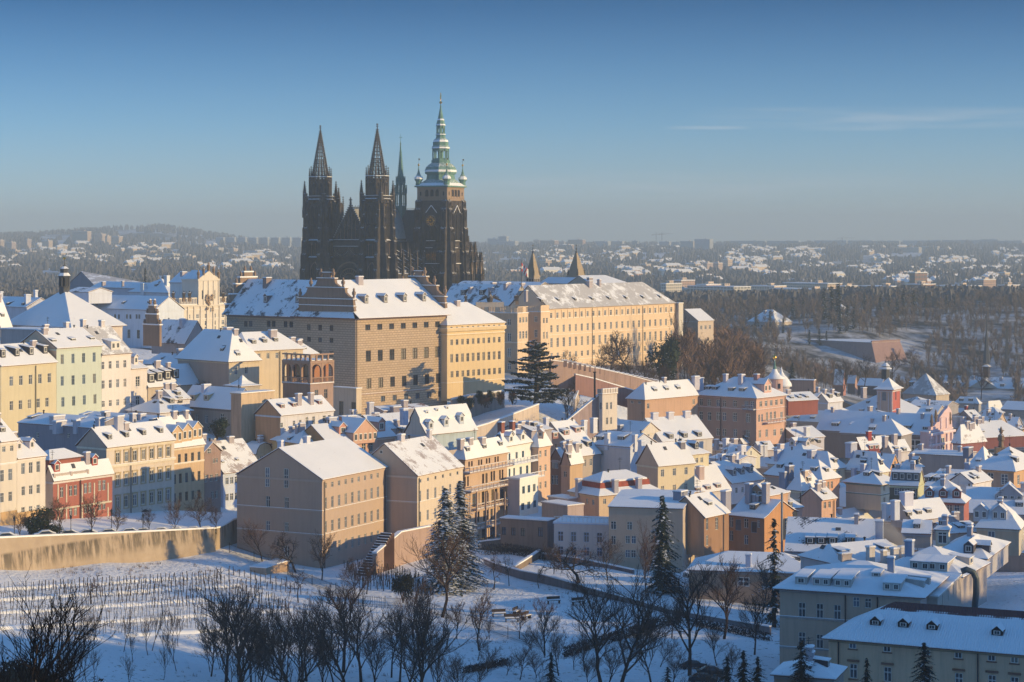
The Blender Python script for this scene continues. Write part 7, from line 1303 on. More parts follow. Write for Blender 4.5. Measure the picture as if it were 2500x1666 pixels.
du = MB(); P0 = P(1860+1850/3.677, 1300+345/3.677, 325); e = empty('ventilation_duct', (P0.x, P0.y, P0.z-12), 0, 'fat bent metal duct climbing the wall behind the near beige palace', 'duct')
pts = [(-1.0, 0, 11.9), (-.2, 0, 12.2), (.8, 0, 11.8), (1.3, 0, 10.7), (1.3, 0, 8.5), (1.1, 0, 6.5), (1.1, 0, 3)]
def tubepath(b, pts, r, n=10, m=0):
    rr_ = []
    for i, p in enumerate(pts):
        a = Vector(pts[max(0, i-1)]); q_ = Vector(pts[min(len(pts)-1, i+1)]); d = (q_-a).normalized(); u = Vector((0, 1, 0)); w__ = d.cross(u).normalized()
        rr_.append([tuple(Vector(p)+(u*math.cos(6.2832*j/n)+w__*math.sin(6.2832*j/n))*r) for j in range(n)])
    b.rings(rr_, m)
tubepath(du, pts, .5); du.build('duct', [flatm('zinc', (.07, .09, .10), .5, .3)], e, smooth=True)
# ribbed roof with bare red tiles along the ridge
def ridge_snow(H, rh):
    m, n, b = newmat('snow_bare_ridge'); v = coords(n); g = nd(n, 'ShaderNodeSeparateXYZ'); n.links.new(v, g.inputs[0])
    wv = nd(n, 'ShaderNodeTexWave', Scale=.9, Distortion=.0); wv.wave_type = 'BANDS'; wv.bands_direction = 'Y'; n.links.new(v, wv.inputs['Vector'])
    wz = nd(n, 'ShaderNodeTexWave', Scale=1.2, Distortion=.3); wz.wave_type = 'BANDS'; wz.bands_direction = 'Z'; n.links.new(v, wz.inputs['Vector'])
    t = mth(n, 'DIVIDE', mth(n, 'SUBTRACT', g.outputs[2], H), rh)
    k = mth(n, 'ADD', t, mth(n, 'MULTIPLY', noi(n, v, .35, 4), .22)); k = mth(n, 'ADD', k, mth(n, 'MULTIPLY', mth(n, 'ADD', wv.outputs['Fac'], wz.outputs['Fac']), .035))
    c = mixc(n, ramp(n, k, (.985, 0.), (1.005, 1.)), (.83, .84, .87), (.10, .026, .022)); n.links.new(c, b.inputs['Base Color']); b.inputs['Roughness'].default_value = .7
    bump(n, b, mth(n, 'ADD', wv.outputs['Fac'], mth(n, 'MULTIPLY', noi(n, v, 1.2, 4), .5)), .7, .09); return m
fb = HZ('P', 'nearest ochre building in shade under a ribbed snow roof with bare red ridge tiles', 2640, 1611, 1850, 271.6, 2023, -15, 65.2, 'hv', None, 'C8A070', colL='CBA878', trim='B08C58', dirt=.7, ov=.8, rh=4.3, dcol='241C1A', name='palace',
   win=[('L', 2082, 1572, 2083, 1, 1.0, 1.3, 'grid'), ('L', 2166, 1580, 2167, 1, 1.0, 1.3, 'grid'), ('L', 2262, 1588, 2263, 1, 1.0, 1.3, 'grid'), ('L', 2340, 1595.5, 2341, 1, 1.0, 1.3, 'grid'), ('L', 2421, 1602, 2422, 1, 1.0, 1.3, 'grid'), ('L', 2477, 1607, 2478, 1, 1.0, 1.3, 'grid'),
        ('L', 2083.5, 1639, 2084, 1, 1.05, 2.0, 'grid'), ('L', 2167, 1647, 2168, 1, 1.05, 2.0, 'grid'), ('L', 2262, 1655, 2263, 1, 1.05, 2.0, 'grid'), ('L', 2341, 1662, 2342, 1, 1.05, 2.0, 'grid'), ('L', 2422, 1667, 2423, 1, 1.05, 2.0, 'grid'), ('L', 2477, 1672, 2478, 1, 1.05, 2.0, 'grid')],
   dorm=[('L', 2137, 1531, 2138, 1531, 1, 1.5, .75, 'gab'), ('L', 2205, 1536, 2206, 1536, 1, 1.5, .75, 'gab'), ('L', 2275, 1542, 2276, 1542, 1, 1.5, .75, 'gab'), ('L', 2434, 1556, 2435, 1556, 1, 1.5, .75, 'gab')], pipes=[('L', 2048), ('L', 2388)])
fb.roof.data.materials[0] = ridge_snow(fb.H, fb.rh); b = MB()
for w_ in fb.wins:
    t, z, hh = w_[1], w_[2], w_[4]; b.box(-.16, 0, t-.7, t+.7, z-hh/2-.22, z-hh/2-.06)
    if hh > 1.5: b.box(-.3, 0, t-.85, t+.85, z+hh/2+.35, z+hh/2+.6)
b.build('sills', [plaster('8A5A38')], fb.root)
HZ('K', 'small snowy porch roof beside the nearest spruce', 640, 1320, 1500, 262, 110, -7, 70, 'hv', 1150, 'A08C70', colL='A08C70', dirt=.4)
HZ('P', 'cluster of houses right of the castle wing among bare trees', 1704, 785, 860, 880, 1640, 1742, 45, 'gu', 756, 'D8BC94', colL='B8A080', win=[('R', 1712, 800, 1733, 3, 1.2, 1.8)])
HZ('P', 'slim green tinted turret block at the end of the long castle wing', 1657, 742, 900, 832, -6, 1668, 53, 'flat', None, 'D8C8A4', dirt=.3, name='castle_block')

for i in range(46):                                 # lower roofs glimpsed in the gaps between the taller houses
    r_ = random.Random(900+i); D = 392+(i//6)*44+r_.uniform(-8, 8); px = 1560+(i % 6)*165+r_.uniform(-45, 45)+(i//6 % 2)*80
    if px < 1700 and D < 470 or px > 2600 or (px > 2330 and D < 420): continue
    ze = -67.5-max(0, D-450)*.028+r_.uniform(-1, 1); y0 = HY-F*ze/D
    House('house', 'partly hidden low roofed house in a gap between taller roofs of the lower town', px, y0, y0+F*8/D, D, -r_.uniform(8, 12), -r_.uniform(8, 14), r_.uniform(38, 66), r_.choice(('gu', 'gv', 'hu', 'hv')), None, r_.choice(('DCC8A4', 'D8B890', 'D8D0C0', 'CDB088')),
          colL=r_.choice(('A89C8C', 'B0A898', '9A9084')), rh=r_.uniform(3, 4.5), group='low houses glimpsed between taller roofs', win=[]).auto(i)
# ---------------------------------------------------------------- trees, shrubs, hedges
def gD(px, py, d0=250, d1=520):
    """distance at which the ground shows at this pixel"""
    D = np.linspace(d0, d1, 400); q = HY-F*ground_np(np.full(400, float(px)), D)/D
    i = int(np.argmin(np.abs(q-py))); return float(D[i])
def twigm(name, c, snow=.0):
    m, n, b = newmat(name); v = coords(n); f = noi(n, v, 1.5, 3)
    c_ = mixc(n, ramp(n, f, (.35, 0.), (.65, 1.)), tuple(x*.7 for x in c), tuple(x*1.3 for x in c))
    if snow:
        g = nd(n, 'ShaderNodeNewGeometry'); s_ = nd(n, 'ShaderNodeSeparateXYZ'); n.links.new(g.outputs['Normal'], s_.inputs[0])
        c_ = mixc(n, mth(n, 'MULTIPLY', ramp(n, s_.outputs[2], (.55, 0.), (.8, 1.)), ramp(n, noi(n, v, .8, 2), (.5-snow*.3, 0.), (.55-snow*.3, 1.))), c_, (.75, .76, .8))
    n.links.new(c_, b.inputs['Base Color']); b.inputs['Roughness'].default_value = .95; b.inputs['Specular IOR Level'].default_value = .1; return m
BK = twigm('bark_snowy', (.045, .034, .028), .7); TW = twigm('twigs', (.085, .055, .042)); TWR = twigm('russet_twigs', (.13, .075, .055)); TWD = twigm('dark_twigs', (.022, .018, .018)); BKD = twigm('bark_dark', (.042, .030, .026), .5)
def bare_tree(seed, h, spread=.5, trunk=.22, levels=(7, 5, 5, 4), r=.16, up=.55, tw=.022, wig=.25):
    rg = random.Random(seed); A = MB(); B = MB()
    def grow(p, d, L, rad, lv):
        segs = 3 if lv < 2 else 2; q = Vector(p); dd = Vector(d); pts = [q.copy()]; rr_ = [rad]
        for i in range(segs):
            dd = (dd+Vector((rg.uniform(-wig, wig), rg.uniform(-wig, wig), rg.uniform(-wig*.3, wig)*up))).normalized(); q = q+dd*L/segs; pts.append(q.copy()); rr_.append(max(tw*.6, rad*(1-.75*(i+1)/segs)))
        (A if lv < 2 else B).path(pts, rr_, 5 if lv == 0 else 4 if lv == 1 else 3)
        if lv >= len(levels): return
        n = levels[lv]
        for k in range(n):
            t = (k+.6+rg.uniform(-.2, .2))/n; t = .25+.75*t if lv else trunk+(1-trunk)*t
            f = t*segs; i = min(segs-1, int(f)); pp = pts[i].lerp(pts[i+1], f-i); a = rg.uniform(0, 6.283) if lv else k*2.4+rg.uniform(-.4, .4)
            o = dd.orthogonal().normalized(); o = (Matrix.Rotation(a, 3, dd) @ o); sp_ = spread*rg.uniform(.75, 1.25)
            nd2 = (dd*(1-sp_*.6)+o*sp_+Vector((0, 0, up*.35))).normalized()
            grow(pp, nd2, L*(.62 if lv == 0 else .55)*rg.uniform(.75, 1.15)*(1.05-.35*t if lv == 0 else 1), max(tw, rad*(.5 if lv == 0 else .55)), lv+1)
    grow((0, 0, 0), (rg.uniform(-.08, .08), rg.uniform(-.08, .08), 1), h*.72, r, 0)
    return A, B
def variant(seed, mats, **k):
    A, B = bare_tree(seed, **k); return A.mesh('trunk', [mats[0]]), B.mesh('crown', [mats[1]])
VR = [variant(s, (BK, TW), h=7, spread=.62, r=.13, levels=(9, 6, 5, 4), tw=.016, up=.5) for s in (1, 2, 3)]           # small round street or garden tree
VB = [variant(s, (BKD, TW), h=15, spread=.5, r=.28, trunk=.25, levels=(10, 6, 5, 4), tw=.024, up=.7) for s in (4, 5, 6)]       # tall bare tree
VO = [variant(s, (BK, TW), h=17, spread=.8, r=.5, trunk=.3, levels=(9, 6, 5, 4), tw=.04, up=.25, wig=.5) for s in (7, 8)]     # gnarled old tree
VT = [variant(s, (BKD, TWR), h=10, spread=.5, r=.15, trunk=.22, levels=(10, 6, 5, 4), tw=.012, up=.6) for s in (9, 10, 11)]    # brushy thicket tree
VS = [variant(s, (BKD, TW), h=5, spread=.4, r=.06, trunk=.25, levels=(8, 5, 4), tw=.014, up=.9) for s in (12, 13, 14)]          # sapling
VP = [variant(s, (BK, TW), h=6, spread=.75, r=.16, trunk=.4, levels=(7, 6, 5), tw=.02, up=.1, wig=.6) for s in (15, 16)]         # pruned orchard tree
def plant(V, name, x, y, z, s_, label, cat='tree', group=None, rz=None, sxy=None):
    rz = random.Random(int(x*91+y*17)).uniform(0, 6.28) if rz is None else rz
    e = empty(name, (x, y, z), rz, label, cat, group); k = s_ if sxy is None else 1
    e.scale = (s_*(sxy or 1), s_*(sxy or 1), s_)
    for me in V: link(me.name.split('.')[0], me, e)
    return e
def tree_at(V, name, px, py, h, base_h, label, group=None, d0=250, d1=520, D=None, sxy=None, rz=None):
    D = gD(px, py, d0, d1) if D is None else D
    z = gz(px, D) if D < 700 else Z(py, D)
    return plant(V, name, X(px, D), D, z-.1, h/base_h, label, 'tree', group, rz, sxy)
BT = 'bare_tree'
# garden and street
for i, (px, py, h, lb) in enumerate([(145, 1312, 7.2, 'small bare street tree before the red house left windows'), (224, 1310, 7.4, 'bare street tree in front of the red house doorway'), (283, 1306, 5.2, 'leaning bare street tree where red and cream houses meet'),
        (365, 1302, 5.0, 'low bare street tree under the cream baroque house'), (426, 1298, 6.6, 'bare street tree at the ochre house corner'), (491, 1295, 7.8, 'tallest bare street tree near the narrow brick gable'), (528, 1294, 5, 'small bare street tree beside the white and blue house'), (48, 1316, 5, 'thin bare street tree before the pale pink fronts')]):
    D = wd(px)+1.5; plant(VR[i % 3], BT, X(px, D), D, sz(px), h/7, lb, group='bare street trees above the retaining wall')
tree_at(VP[0], 'dead_tree', 223, 1478, 5.0, 6, 'gnarled forked dead tree standing among vineyard rows on the left'); tree_at((VP[1][0],), 'dead_tree', 540, 1424, 4.6, 6, 'slender leaning bare trunk at the right end of the vineyard')
tree_at(VT[0], 'shrub_tree', 640, 1372, 8.0, 10, 'many stemmed bare bush in front of the beige gable wall', sxy=1.3); tree_at(VR[1], BT, 786, 1416, 8.4, 7, 'round bare tree at the corner of the beige school')
tree_at(VO[0], BT, 722, 1398, 9.4, 17, 'crooked snow dusted old tree leaning over the fence', sxy=.8); tree_at(VP[1], BT, 728, 1472, 7.4, 6, 'knotty bare tree beside the fence below the school', sxy=.7)
tree_at(VR[2], BT, 866, 1450, 6.2, 7, 'slanting little fruit tree left of its twin by the stone bench'); tree_at(VR[0], BT, 895, 1450, 6.4, 7, 'slanting little fruit tree right of its twin by the stone bench', sxy=1.2)
tree_at(VB[0], 'ivy_tree', 1080, 1508, 14.5, 15, 'large bare tree with ivy covered double trunk in the lower garden', sxy=1.25)
tree_at(VP[0], BT, 1206, 1440, 8, 6, 'thick pollarded tree left of the garden wall', sxy=.6); tree_at(VP[1], BT, 1243, 1431, 7, 6, 'thin pollarded tree beside the long garden wall', sxy=.5); tree_at(VP[0], BT, 1316, 1436, 5, 6, 'small pollarded tree by the railing', sxy=.7)
tree_at(VO[1], BT, 1414, 1430, 11, 17, 'spreading snow dusted tree in front of the white shaded house', sxy=1.2); tree_at(VR[1], BT, 1484, 1418, 8, 7, 'dense twiggy tree before the yellowish plain house'); tree_at(VR[2], BT, 1352, 1402, 5.5, 7, 'small snowy fruit tree below the white shaded house')
tree_at(VT[1], 'larch', 1578, 1462, 12, 10, 'russet slender tree left of the dark fir', sxy=.7)
for i, (px, py, h, lb) in enumerate([(1472, 1690, 15.0, 'tall bare tree with leaning trunk at lower centre right'), (1508, 1700, 16.0, 'tall forked bare tree right of the leaning one'), (1684, 1650, 15.5, 'biggest wide crowned bare tree below the low snowy roofed house'), (1768, 1560, 12.5, 'bare tree before the low snowy roofed house'),
        (1590, 1670, 9, 'slim bare tree between two large crowns at the bottom'), (1842, 1600, 9.5, 'bare tree left of the near beige palace'), (1860, 1500, 9, 'thin bare tree touching the corner of the near beige palace'), (1170, 1590, 9, 'multi stemmed bare tree on the open snow at lower centre'), (1330, 1600, 8.5, 'dark bushy bare tree at the garden fence'), (1268, 1560, 5, 'low bare shrub tree by the picket fence'), (1640, 1560, 7, 'bare tree behind the dark hedge'),
        (1115, 1560, 6, 'spindly bare sapling on the open snow'), (1050, 1570, 5.5, 'short bare sapling beside the ivy tree'), (1010, 1560, 9, 'bare tree behind the thicket edge'), (1195, 1560, 3.5, 'tiny sapling right of the multi stemmed tree'), (1750, 1625, 6, 'wide low bare tree above the parked cars')]):
    tree_at(VB[i % 3], BT, px, py, h, 15, lb, group='bare garden trees in the foreground', d0=240, sxy=1.15 if h > 12 else 1)
rg = random.Random(21)
# saplings below the vineyard
for i in range(26):
    px = rg.uniform(105, 640); py = rg.uniform(1575, 1690); tree_at(VS[i % 3], 'sapling', px, py, rg.uniform(4.0, 6.5), 5, 'upright bare sapling in the blue shade below the vineyard', 'bare saplings below the vineyard', d0=240)
# thicket along the bottom
for i in range(24):
    px = 520+i*24+rg.uniform(-12, 12); py = rg.uniform(1640, 1760); tree_at((VT+VB)[i*5 % 6], 'thicket_tree', px, py, rg.uniform(8, 12.5)*(1.25 if i*5 % 6 > 2 else 1), 10 if i*5 % 6 < 3 else 15, 'brushy dark tree of the russet tipped thicket at the bottom edge', 'thicket trees along the bottom edge', d0=230, sxy=rg.uniform(.9, 1.2))
for i in range(16):
    px = rg.uniform(1080, 1880); py = rg.uniform(1600, 1760); tree_at(VT[i % 3], 'thicket_tree', px, py, rg.uniform(4, 7), 10, 'low bare bush tree in the dark lower right gardens', 'low bare bush trees in the lower right gardens', d0=230, sxy=1.2)
# big near tree whose branches enter at the lower left
VN = variant(33, (BKD, TWD), h=15, spread=.5, r=.26, trunk=.05, levels=(13, 7, 6, 4), tw=.012, up=.8)
plant(VN, BT, X(-20, 92), 92, Z(2060, 92), .66, 'dark near bare tree spreading its branches in from the lower left corner', sxy=1.1, rz=.5)
plant(VN, BT, X(-230, 84), 84, Z(2060, 84), .72, 'dark near bare tree behind the lower left corner branches', sxy=1.1, rz=2.5)
# castle hill trees
tree_at(VO[0], BT, 1542, 925, 19, 17, 'old twisted bare tree against the long cream castle wing', D=704, sxy=.85); tree_at(VO[1], BT, 1490, 918, 17, 17, 'paler bare tree left of the twisted one by the castle wing', D=712, sxy=.8)
tree_at(VT[2], 'larch', 1675, 965, 31, 10, 'tall russet larch at the end of the castle wing', D=800, sxy=.55)
for i, (px, py, h, D, lb) in enumerate([(1600, 1005, 13, 575, 'bare tree before the shaded ochre wing'), (1545, 1020, 9, 560, 'low snowy bare tree in the hollow left of the ochre wing'), (1640, 1010, 12, 578, 'bare tree at the inner corner of the pink palace'), (1500, 1000, 9, 566, 'bare tree beside the square white tower house'), (510, 945, 10, 530, 'bare tree in the nook below the hip roofed house'), (1780, 1050, 4, 560, 'small dark shrub tree by the pink palace foot')]): tree_at(VR[i % 3], BT, px, py, h, 7, lb, D=D)
# ---------------- conifers
def spruce(seed, h, r, whorls, per, droop=.25, clump=.55, ragged=.25, top=.02):
    rg = random.Random(seed); A = MB(); B = MB(); A.tube((0, 0, 0), (0, 0, h), .02*h+.05, .03, 6)
    for w_ in range(whorls):
        t = (w_+.5)/whorls; z = h*(.06+.94*t); L0 = r*(1-t)**.72+top*h
        for k in range(max(4, int(per*(1-t*.5)))):
            a = rg.uniform(0, 6.283); L = L0*rg.uniform(1-ragged*1.6, 1+ragged*.5); z0 = z+rg.uniform(-.2, .2)
            ca, sa = math.cos(a), math.sin(a); n = max(2, int(L/clump*1.15)); 
            for i in range(n):
                f = (i+.6)/n; rr_ = L*f; zz = z0-droop*L*f*f*1.2+droop*.5*L*max(0, f-.7); s_ = clump*(.95-.45*f)*rg.uniform(.8, 1.25)
                p = Vector((ca*rr_, sa*rr_, zz)); t1 = Vector((-sa, ca, 0))*s_*rg.uniform(.7, 1.1); t2 = Vector((ca, sa, -droop*rg.uniform(.3, 1.6)))*s_*1.15; up = Vector((0, 0, .25*s_*rg.uniform(.2, 1)))
                B.poly([p-t1*.9-t2*.4-up, p+t2*-.7+up, p+t1*.9-t2*.4-up, p+t2*1.0-up*.5]); 
                B.poly([p-t1*.4-Vector((0, 0, .1)), p+t1*.4-Vector((0, 0, .1)), p+t2*.4-Vector((0, 0, s_*.8))])
    return A, B
def needlem(name, c, snow):
    m, n, b = newmat(name); v = coords(n); g = nd(n, 'ShaderNodeNewGeometry'); s_ = nd(n, 'ShaderNodeSeparateXYZ'); n.links.new(g.outputs['True Normal'], s_.inputs[0])
    f = noi(n, v, .9, 3); f2 = noi(n, v, 2.5, 2)
    c_ = mixc(n, ramp(n, f2, (.35, 0.), (.65, 1.)), tuple(x*.55 for x in c), tuple(x*1.5 for x in c))
    az_ = mth(n, 'ABSOLUTE', s_.outputs[2], 0)
    c_ = mixc(n, mth(n, 'MULTIPLY', ramp(n, az_, (.72, 0.), (.9, 1.)), ramp(n, f, (.66-snow*.3, 0.), (.72-snow*.3, 1.))), c_, (.70, .72, .77)); n.links.new(c_, b.inputs['Base Color']); b.inputs['Roughness'].default_value = .8; b.inputs['Specular IOR Level'].default_value = .15; return m
ND = needlem('spruce_needles', (.020, .030, .022), .42); NB = needlem('blue_spruce_needles', (.030, .042, .042), .8); NK = needlem('dark_needles', (.013, .020, .015), .25)
def cvar(mat, *a, **k):
    A, B = spruce(*a, **k); return A.mesh('trunk', [bark()]), B.mesh('crown', [mat])
S1 = cvar(NB, 1, 16, 5.0, 36, 17, clump=.7); S2 = cvar(NB, 2, 17, 4.6, 38, 16, clump=.68); S3 = cvar(ND, 3, 17, 5.0, 30, 15, droop=.4, clump=.7, ragged=.4); S4 = cvar(ND, 4, 17, 3.2, 30, 9, droop=.35, clump=.55, ragged=.6); S5 = cvar(NK, 5, 15, 4.6, 34, 15, clump=.45, ragged=.35)
SP = 'spruce'
def con(V, name, px, D, ztop_py, base_h, label, group=None, sxy=None, zb=None):
    z = gz(px, D) if zb is None else zb; h = Z(ztop_py, D)-z; return plant(V, name, X(px, D), D, z-.2, h/base_h, label, 'tree', group, sxy=sxy)
con(S1, SP, 1088, 388, 1190, 16, 'left of the twin snowy blue spruces before the cream block', sxy=1.05); con(S2, SP, 1124, 396, 1172, 17, 'right and taller of the twin snowy blue spruces', sxy=1.05)
con(S3, 'fir', 1617, 385, 1208, 17, 'dark fir in front of the yellowish plain house'); con(S4, SP, 1890, 352, 1262, 17, 'ragged tall spruce left of the near beige palace')
con(S5, SP, 1957, 262, 1560, 15, 'dark spruce over the small porch roof at the bottom'); con(S5, SP, 2116, 256, 1603, 15, 'small narrow spruce between two larger ones at the bottom right', sxy=.7); con(S5, SP, 2256, 255, 1566, 15, 'broad dark spruce in front of the nearest ochre building')
con(S5, SP, 1345, 262, 1590, 15, 'dark conifer at the bottom edge right of centre', sxy=.9)
for px, D, y, lb in ((1775, 262, 1600, 'dark clipped conifer beside the parked cars, left one'), (1815, 258, 1585, 'dark clipped conifer beside the parked cars, tallest one'), (1850, 258, 1600, 'dark clipped conifer beside the parked cars, right one'), (1630, 270, 1625, 'dark low conifer left of the parked cars')): con(S5, 'yew', px, D, y, 15, lb, sxy=1.0)
con(S3, SP, 1934, 815, 878, 17, 'dark conifer behind the round pink turret', zb=Z(925, 815)); con(S4, SP, 354, 790, 652, 17, 'dark pointed spruce behind the blue roofed white house', zb=Z(715, 790))
# cedar: flat snowy layers
def cedar():
    rg = random.Random(5); A = MB(); B = MB(); A.path([Vector((0, 0, 0)), Vector((.3, 0, 8)), Vector((0, .2, 14)), Vector((.2, 0, 19.5))], [.75, .55, .35, .1], 7)
    for i in range(46):
        z = 2.5+i*.37+rg.uniform(-.3, .3); t = z/20; L = (9.3*(1-t)**.42 if t > .3 else 8.5*(.55+t*1.5))*rg.uniform(.55, 1.08); a = i*2.4+rg.uniform(-.3, .3); d = Vector((math.cos(a), math.sin(a), 0))
        e_ = Vector((0, 0, z))+d*L+Vector((0, 0, rg.uniform(.0, 1.4))); A.tube((0, 0, z), e_, .16, .05, 4)
        for j in range(int(L*20)):
            f = rg.uniform(.22, 1.03); w__ = (.5+1.5*f)*rg.uniform(-1, 1)*1.1; p = Vector((0, 0, z)).lerp(e_, f)+Vector((-d.y, d.x, 0))*w__+Vector((0, 0, rg.uniform(-.18, .22)-abs(w__)*.10))
            s_ = rg.uniform(.4, .85); a2 = rg.uniform(0, 6.28); u = Vector((math.cos(a2), math.sin(a2), rg.uniform(-.25, .1)))*s_; v_ = Vector((-math.sin(a2), math.cos(a2), rg.uniform(-.25, .1)))*s_
            B.poly([p-u, p-v_*.7, p+u, p+v_*.7])
            B.poly([p-u*.6, p+u*.6, p+Vector((0, 0, -s_*.7))])
    return A.mesh('trunk', [bark()]), B.mesh('crown', [needlem('cedar_needles', (.022, .032, .022), .55)])
plant(cedar(), 'cedar', X(1308, 585), 585, Z(1006, 585), 1.0, 'large layered snow dusted cedar in front of the yellow palace', rz=.4, sxy=1.18)
# rounded evergreens
def leafball(seed, n, mat):
    rg = random.Random(seed); B = MB(); A = MB()
    for i in range(6): a = i*1.05; A.tube((0, 0, 0), (.5*math.cos(a), .5*math.sin(a), 1.1), .06, .02, 4)
    lob = [(Vector((rg.uniform(-.5, .5), rg.uniform(-.5, .5), rg.uniform(.5, 1.3))), rg.uniform(.35, .6)) for _ in range(9)]
    for i in range(n):
        c_, r_ = lob[i % 9]; d = Vector((rg.gauss(0, 1), rg.gauss(0, 1), rg.gauss(0, 1))).normalized(); p = c_+d*r_*rg.uniform(.6, 1.08)
        if p.z < .03: p.z = .05
        s_ = rg.uniform(.04, .09); u = Vector((rg.gauss(0, 1), rg.gauss(0, 1), rg.gauss(0, .6))).normalized()*s_; v_ = u.cross(d).normalized()*s_; B.poly([p-u, p-v_*.6, p+u, p+v_*.6])
    return A.mesh('stems', [bark()]), B.mesh('foliage', [mat])
EV = leafball(1, 2200, needlem('evergreen_leaves', (.030, .042, .024), .55)); EV2 = leafball(2, 2200, needlem('dark_shrub_leaves', (.016, .018, .014), .2)); EV3 = leafball(3, 1600, twigm('russet_leaves', (.09, .045, .03)))
def bush(V, px, py, D, r_, label, name='evergreen_bush', cat='shrub', group=None, sz=1.0, z=None):
    e = plant(V, name, X(px, D), D, (Z(py, D) if z is None else z)-.1, r_, label, cat, group); e.scale = (r_, r_, r_*sz); return e
bush(EV, 530, 1072, 470, 3.0, 'round snow dusted evergreen between blue roof and ochre firewall'); bush(EV, 78, 1312, 386, 2.4, 'left dark evergreen bush before the pale pink fronts', z=sz(100)-.3, sz=1.1); bush(EV, 108, 1312, 388, 2.9, 'right dark evergreen bush beside the red house', z=sz(100)-.3, sz=1.15)
bush(EV, 133, 1318, 386, 1.7, 'low snowy evergreen at the red house corner', z=sz(100)-.3); bush(EV2, 984, 1470, 373, 2.4, 'round dark bush beside the picket fence', sz=1.5); bush(EV, 1618, 945, 690, 7.0, 'big rounded evergreen tree below the end of the castle wing', sz=1.45)
for i, (px, py, r_) in enumerate([(1395, 1445, 1.6), (1255, 1330, 1.6), (1300, 1360, 1.4), (1590, 1585, 2.4), (1190, 1640, 2.4), (1235, 1650, 2.2), (1610, 1630, 2.6), (1120, 1655, 2.2), (1300, 1590, 2.0), (1520, 1610, 1.8), (1790, 1640, 2.4), (1310, 1655, 2.5), (1180, 1330, 1.2), (1450, 1640, 1.6)]):
    D = gD(px, py, 240, 500); plant(VT[i % 3], 'dark_bush', X(px, D), D, gz(px, D)-.5, r_*.17, 'dark leafless bush in the shaded lower gardens', 'shrub', 'dark bushes in the lower gardens', sxy=1.5)
for i in range(34):
    px = 10+i*32+rg.uniform(-14, 14); D = rg.uniform(232, 262); bush(EV2, px, 1700, D, rg.uniform(2.2, 3.6), 'black shrub of the dense growth along the bottom edge', 'dark_shrub', group='black shrubs along the bottom edge', z=gz(px, D)+rg.uniform(-1.5, 1.0), sz=1.2)
for i, (px, py, r_) in enumerate([(1130, 1000, 1.7), (1146, 1002, 1.6), (1175, 990, 1.8), (1200, 985, 1.6)]): bush(EV, px, py, 592, r_, 'clipped snowy shrub on the terrace below the yellow palace', 'terrace_shrub', group='clipped shrubs below the yellow palace', sz=1.5)
for i, (px, py) in enumerate([(1176, 992), (1213, 985), (1243, 983)]): bush(EV3, px+8, py+4, 586, 1.6, 'small russet leaved shrub on the castle terrace', 'russet_shrub', group='russet shrubs on the castle terrace', sz=1.5)
for i, (px, py, D, r_) in enumerate([(2040, 1255, 440, 3.4), (2085, 1250, 436, 4.0), (2115, 1262, 430, 3.2)]): tree_at(VR[i], BT, px, py, r_*2, 7, ('left', 'middle', 'right')[i]+' twiggy russet tree among the lower town roofs', D=D)
tree_at(VR[0], BT, 2430, 1480, 6, 7, 'bare snowy tree on the blue slope at the right edge', D=318)
# ---------------- scattered woodland
def scatter(name, base, items, mats, parent=None):
    """many copies of small meshes welded into one object; items: x, y, z, scale, rotation, variant"""
    V_ = []; Fc = []; off = 0; M_ = []
    bs = [(np.array(b.v, float), b.f, b.m) for b in base]
    for x, y, z, s_, a, k in items:
        v, f, mm = bs[k % len(bs)]; ca, sa = math.cos(a)*s_, math.sin(a)*s_
        V_.append(np.stack([v[:, 0]*ca-v[:, 1]*sa+x, v[:, 0]*sa+v[:, 1]*ca+y, v[:, 2]*s_+z], 1)); Fc += [tuple(i+off for i in q) for q in f]; M_ += mm; off += len(v)
    me = bpy.data.meshes.new(name); me.from_pydata(np.concatenate(V_).tolist(), [], Fc)
    for m in mats: me.materials.append(m)
    if len(mats) > 1: me.polygons.foreach_set('material_index', M_)
    me.update(); return link(name, me, parent)
def wood_tree(seed, h=12):
    rg = random.Random(seed); b = MB(); b.tube((0, 0, 0), (rg.uniform(-.5, .5), 0, h*.7), .22, .08, 3)
    for i in range(60):
        z = rg.uniform(.25, .85)*h; a = rg.uniform(0, 6.28); L = rg.uniform(.12, .32)*h*(1.1-abs(z/h-.5)); p = Vector((.05*z*math.cos(a), .05*z*math.sin(a), z)); q = p+Vector((math.cos(a)*L*.7, math.sin(a)*L*.7, L*.8)); w_ = Vector((-math.sin(a), math.cos(a), .3))*rg.uniform(.10, .22)
        b.poly([p-w_*.6, p+w_*.6, q+w_, q-w_]); 
        for k in range(3):
            f = p.lerp(q, rg.uniform(.4, 1)); g_ = f+Vector((rg.uniform(-1, 1), rg.uniform(-1, 1), rg.uniform(.3, 1.4)))*h*.07; b.poly([f-w_*.4, f+w_*.4, g_])
    return b
WT = [wood_tree(s) for s in (1, 2, 3, 4)]; WTM = [twigm('wood_brown', (.21, .155, .12)), twigm('wood_grey', (.18, .15, .13)), twigm('wood_russet', (.22, .14, .10))]
WTme = [(WT[i % 4].mesh('crown', [WTM[i % 3]]),) for i in range(12)]
rg = random.Random(8)
ind = []; mass = []
def hz_(px, D): return gz(px, D)
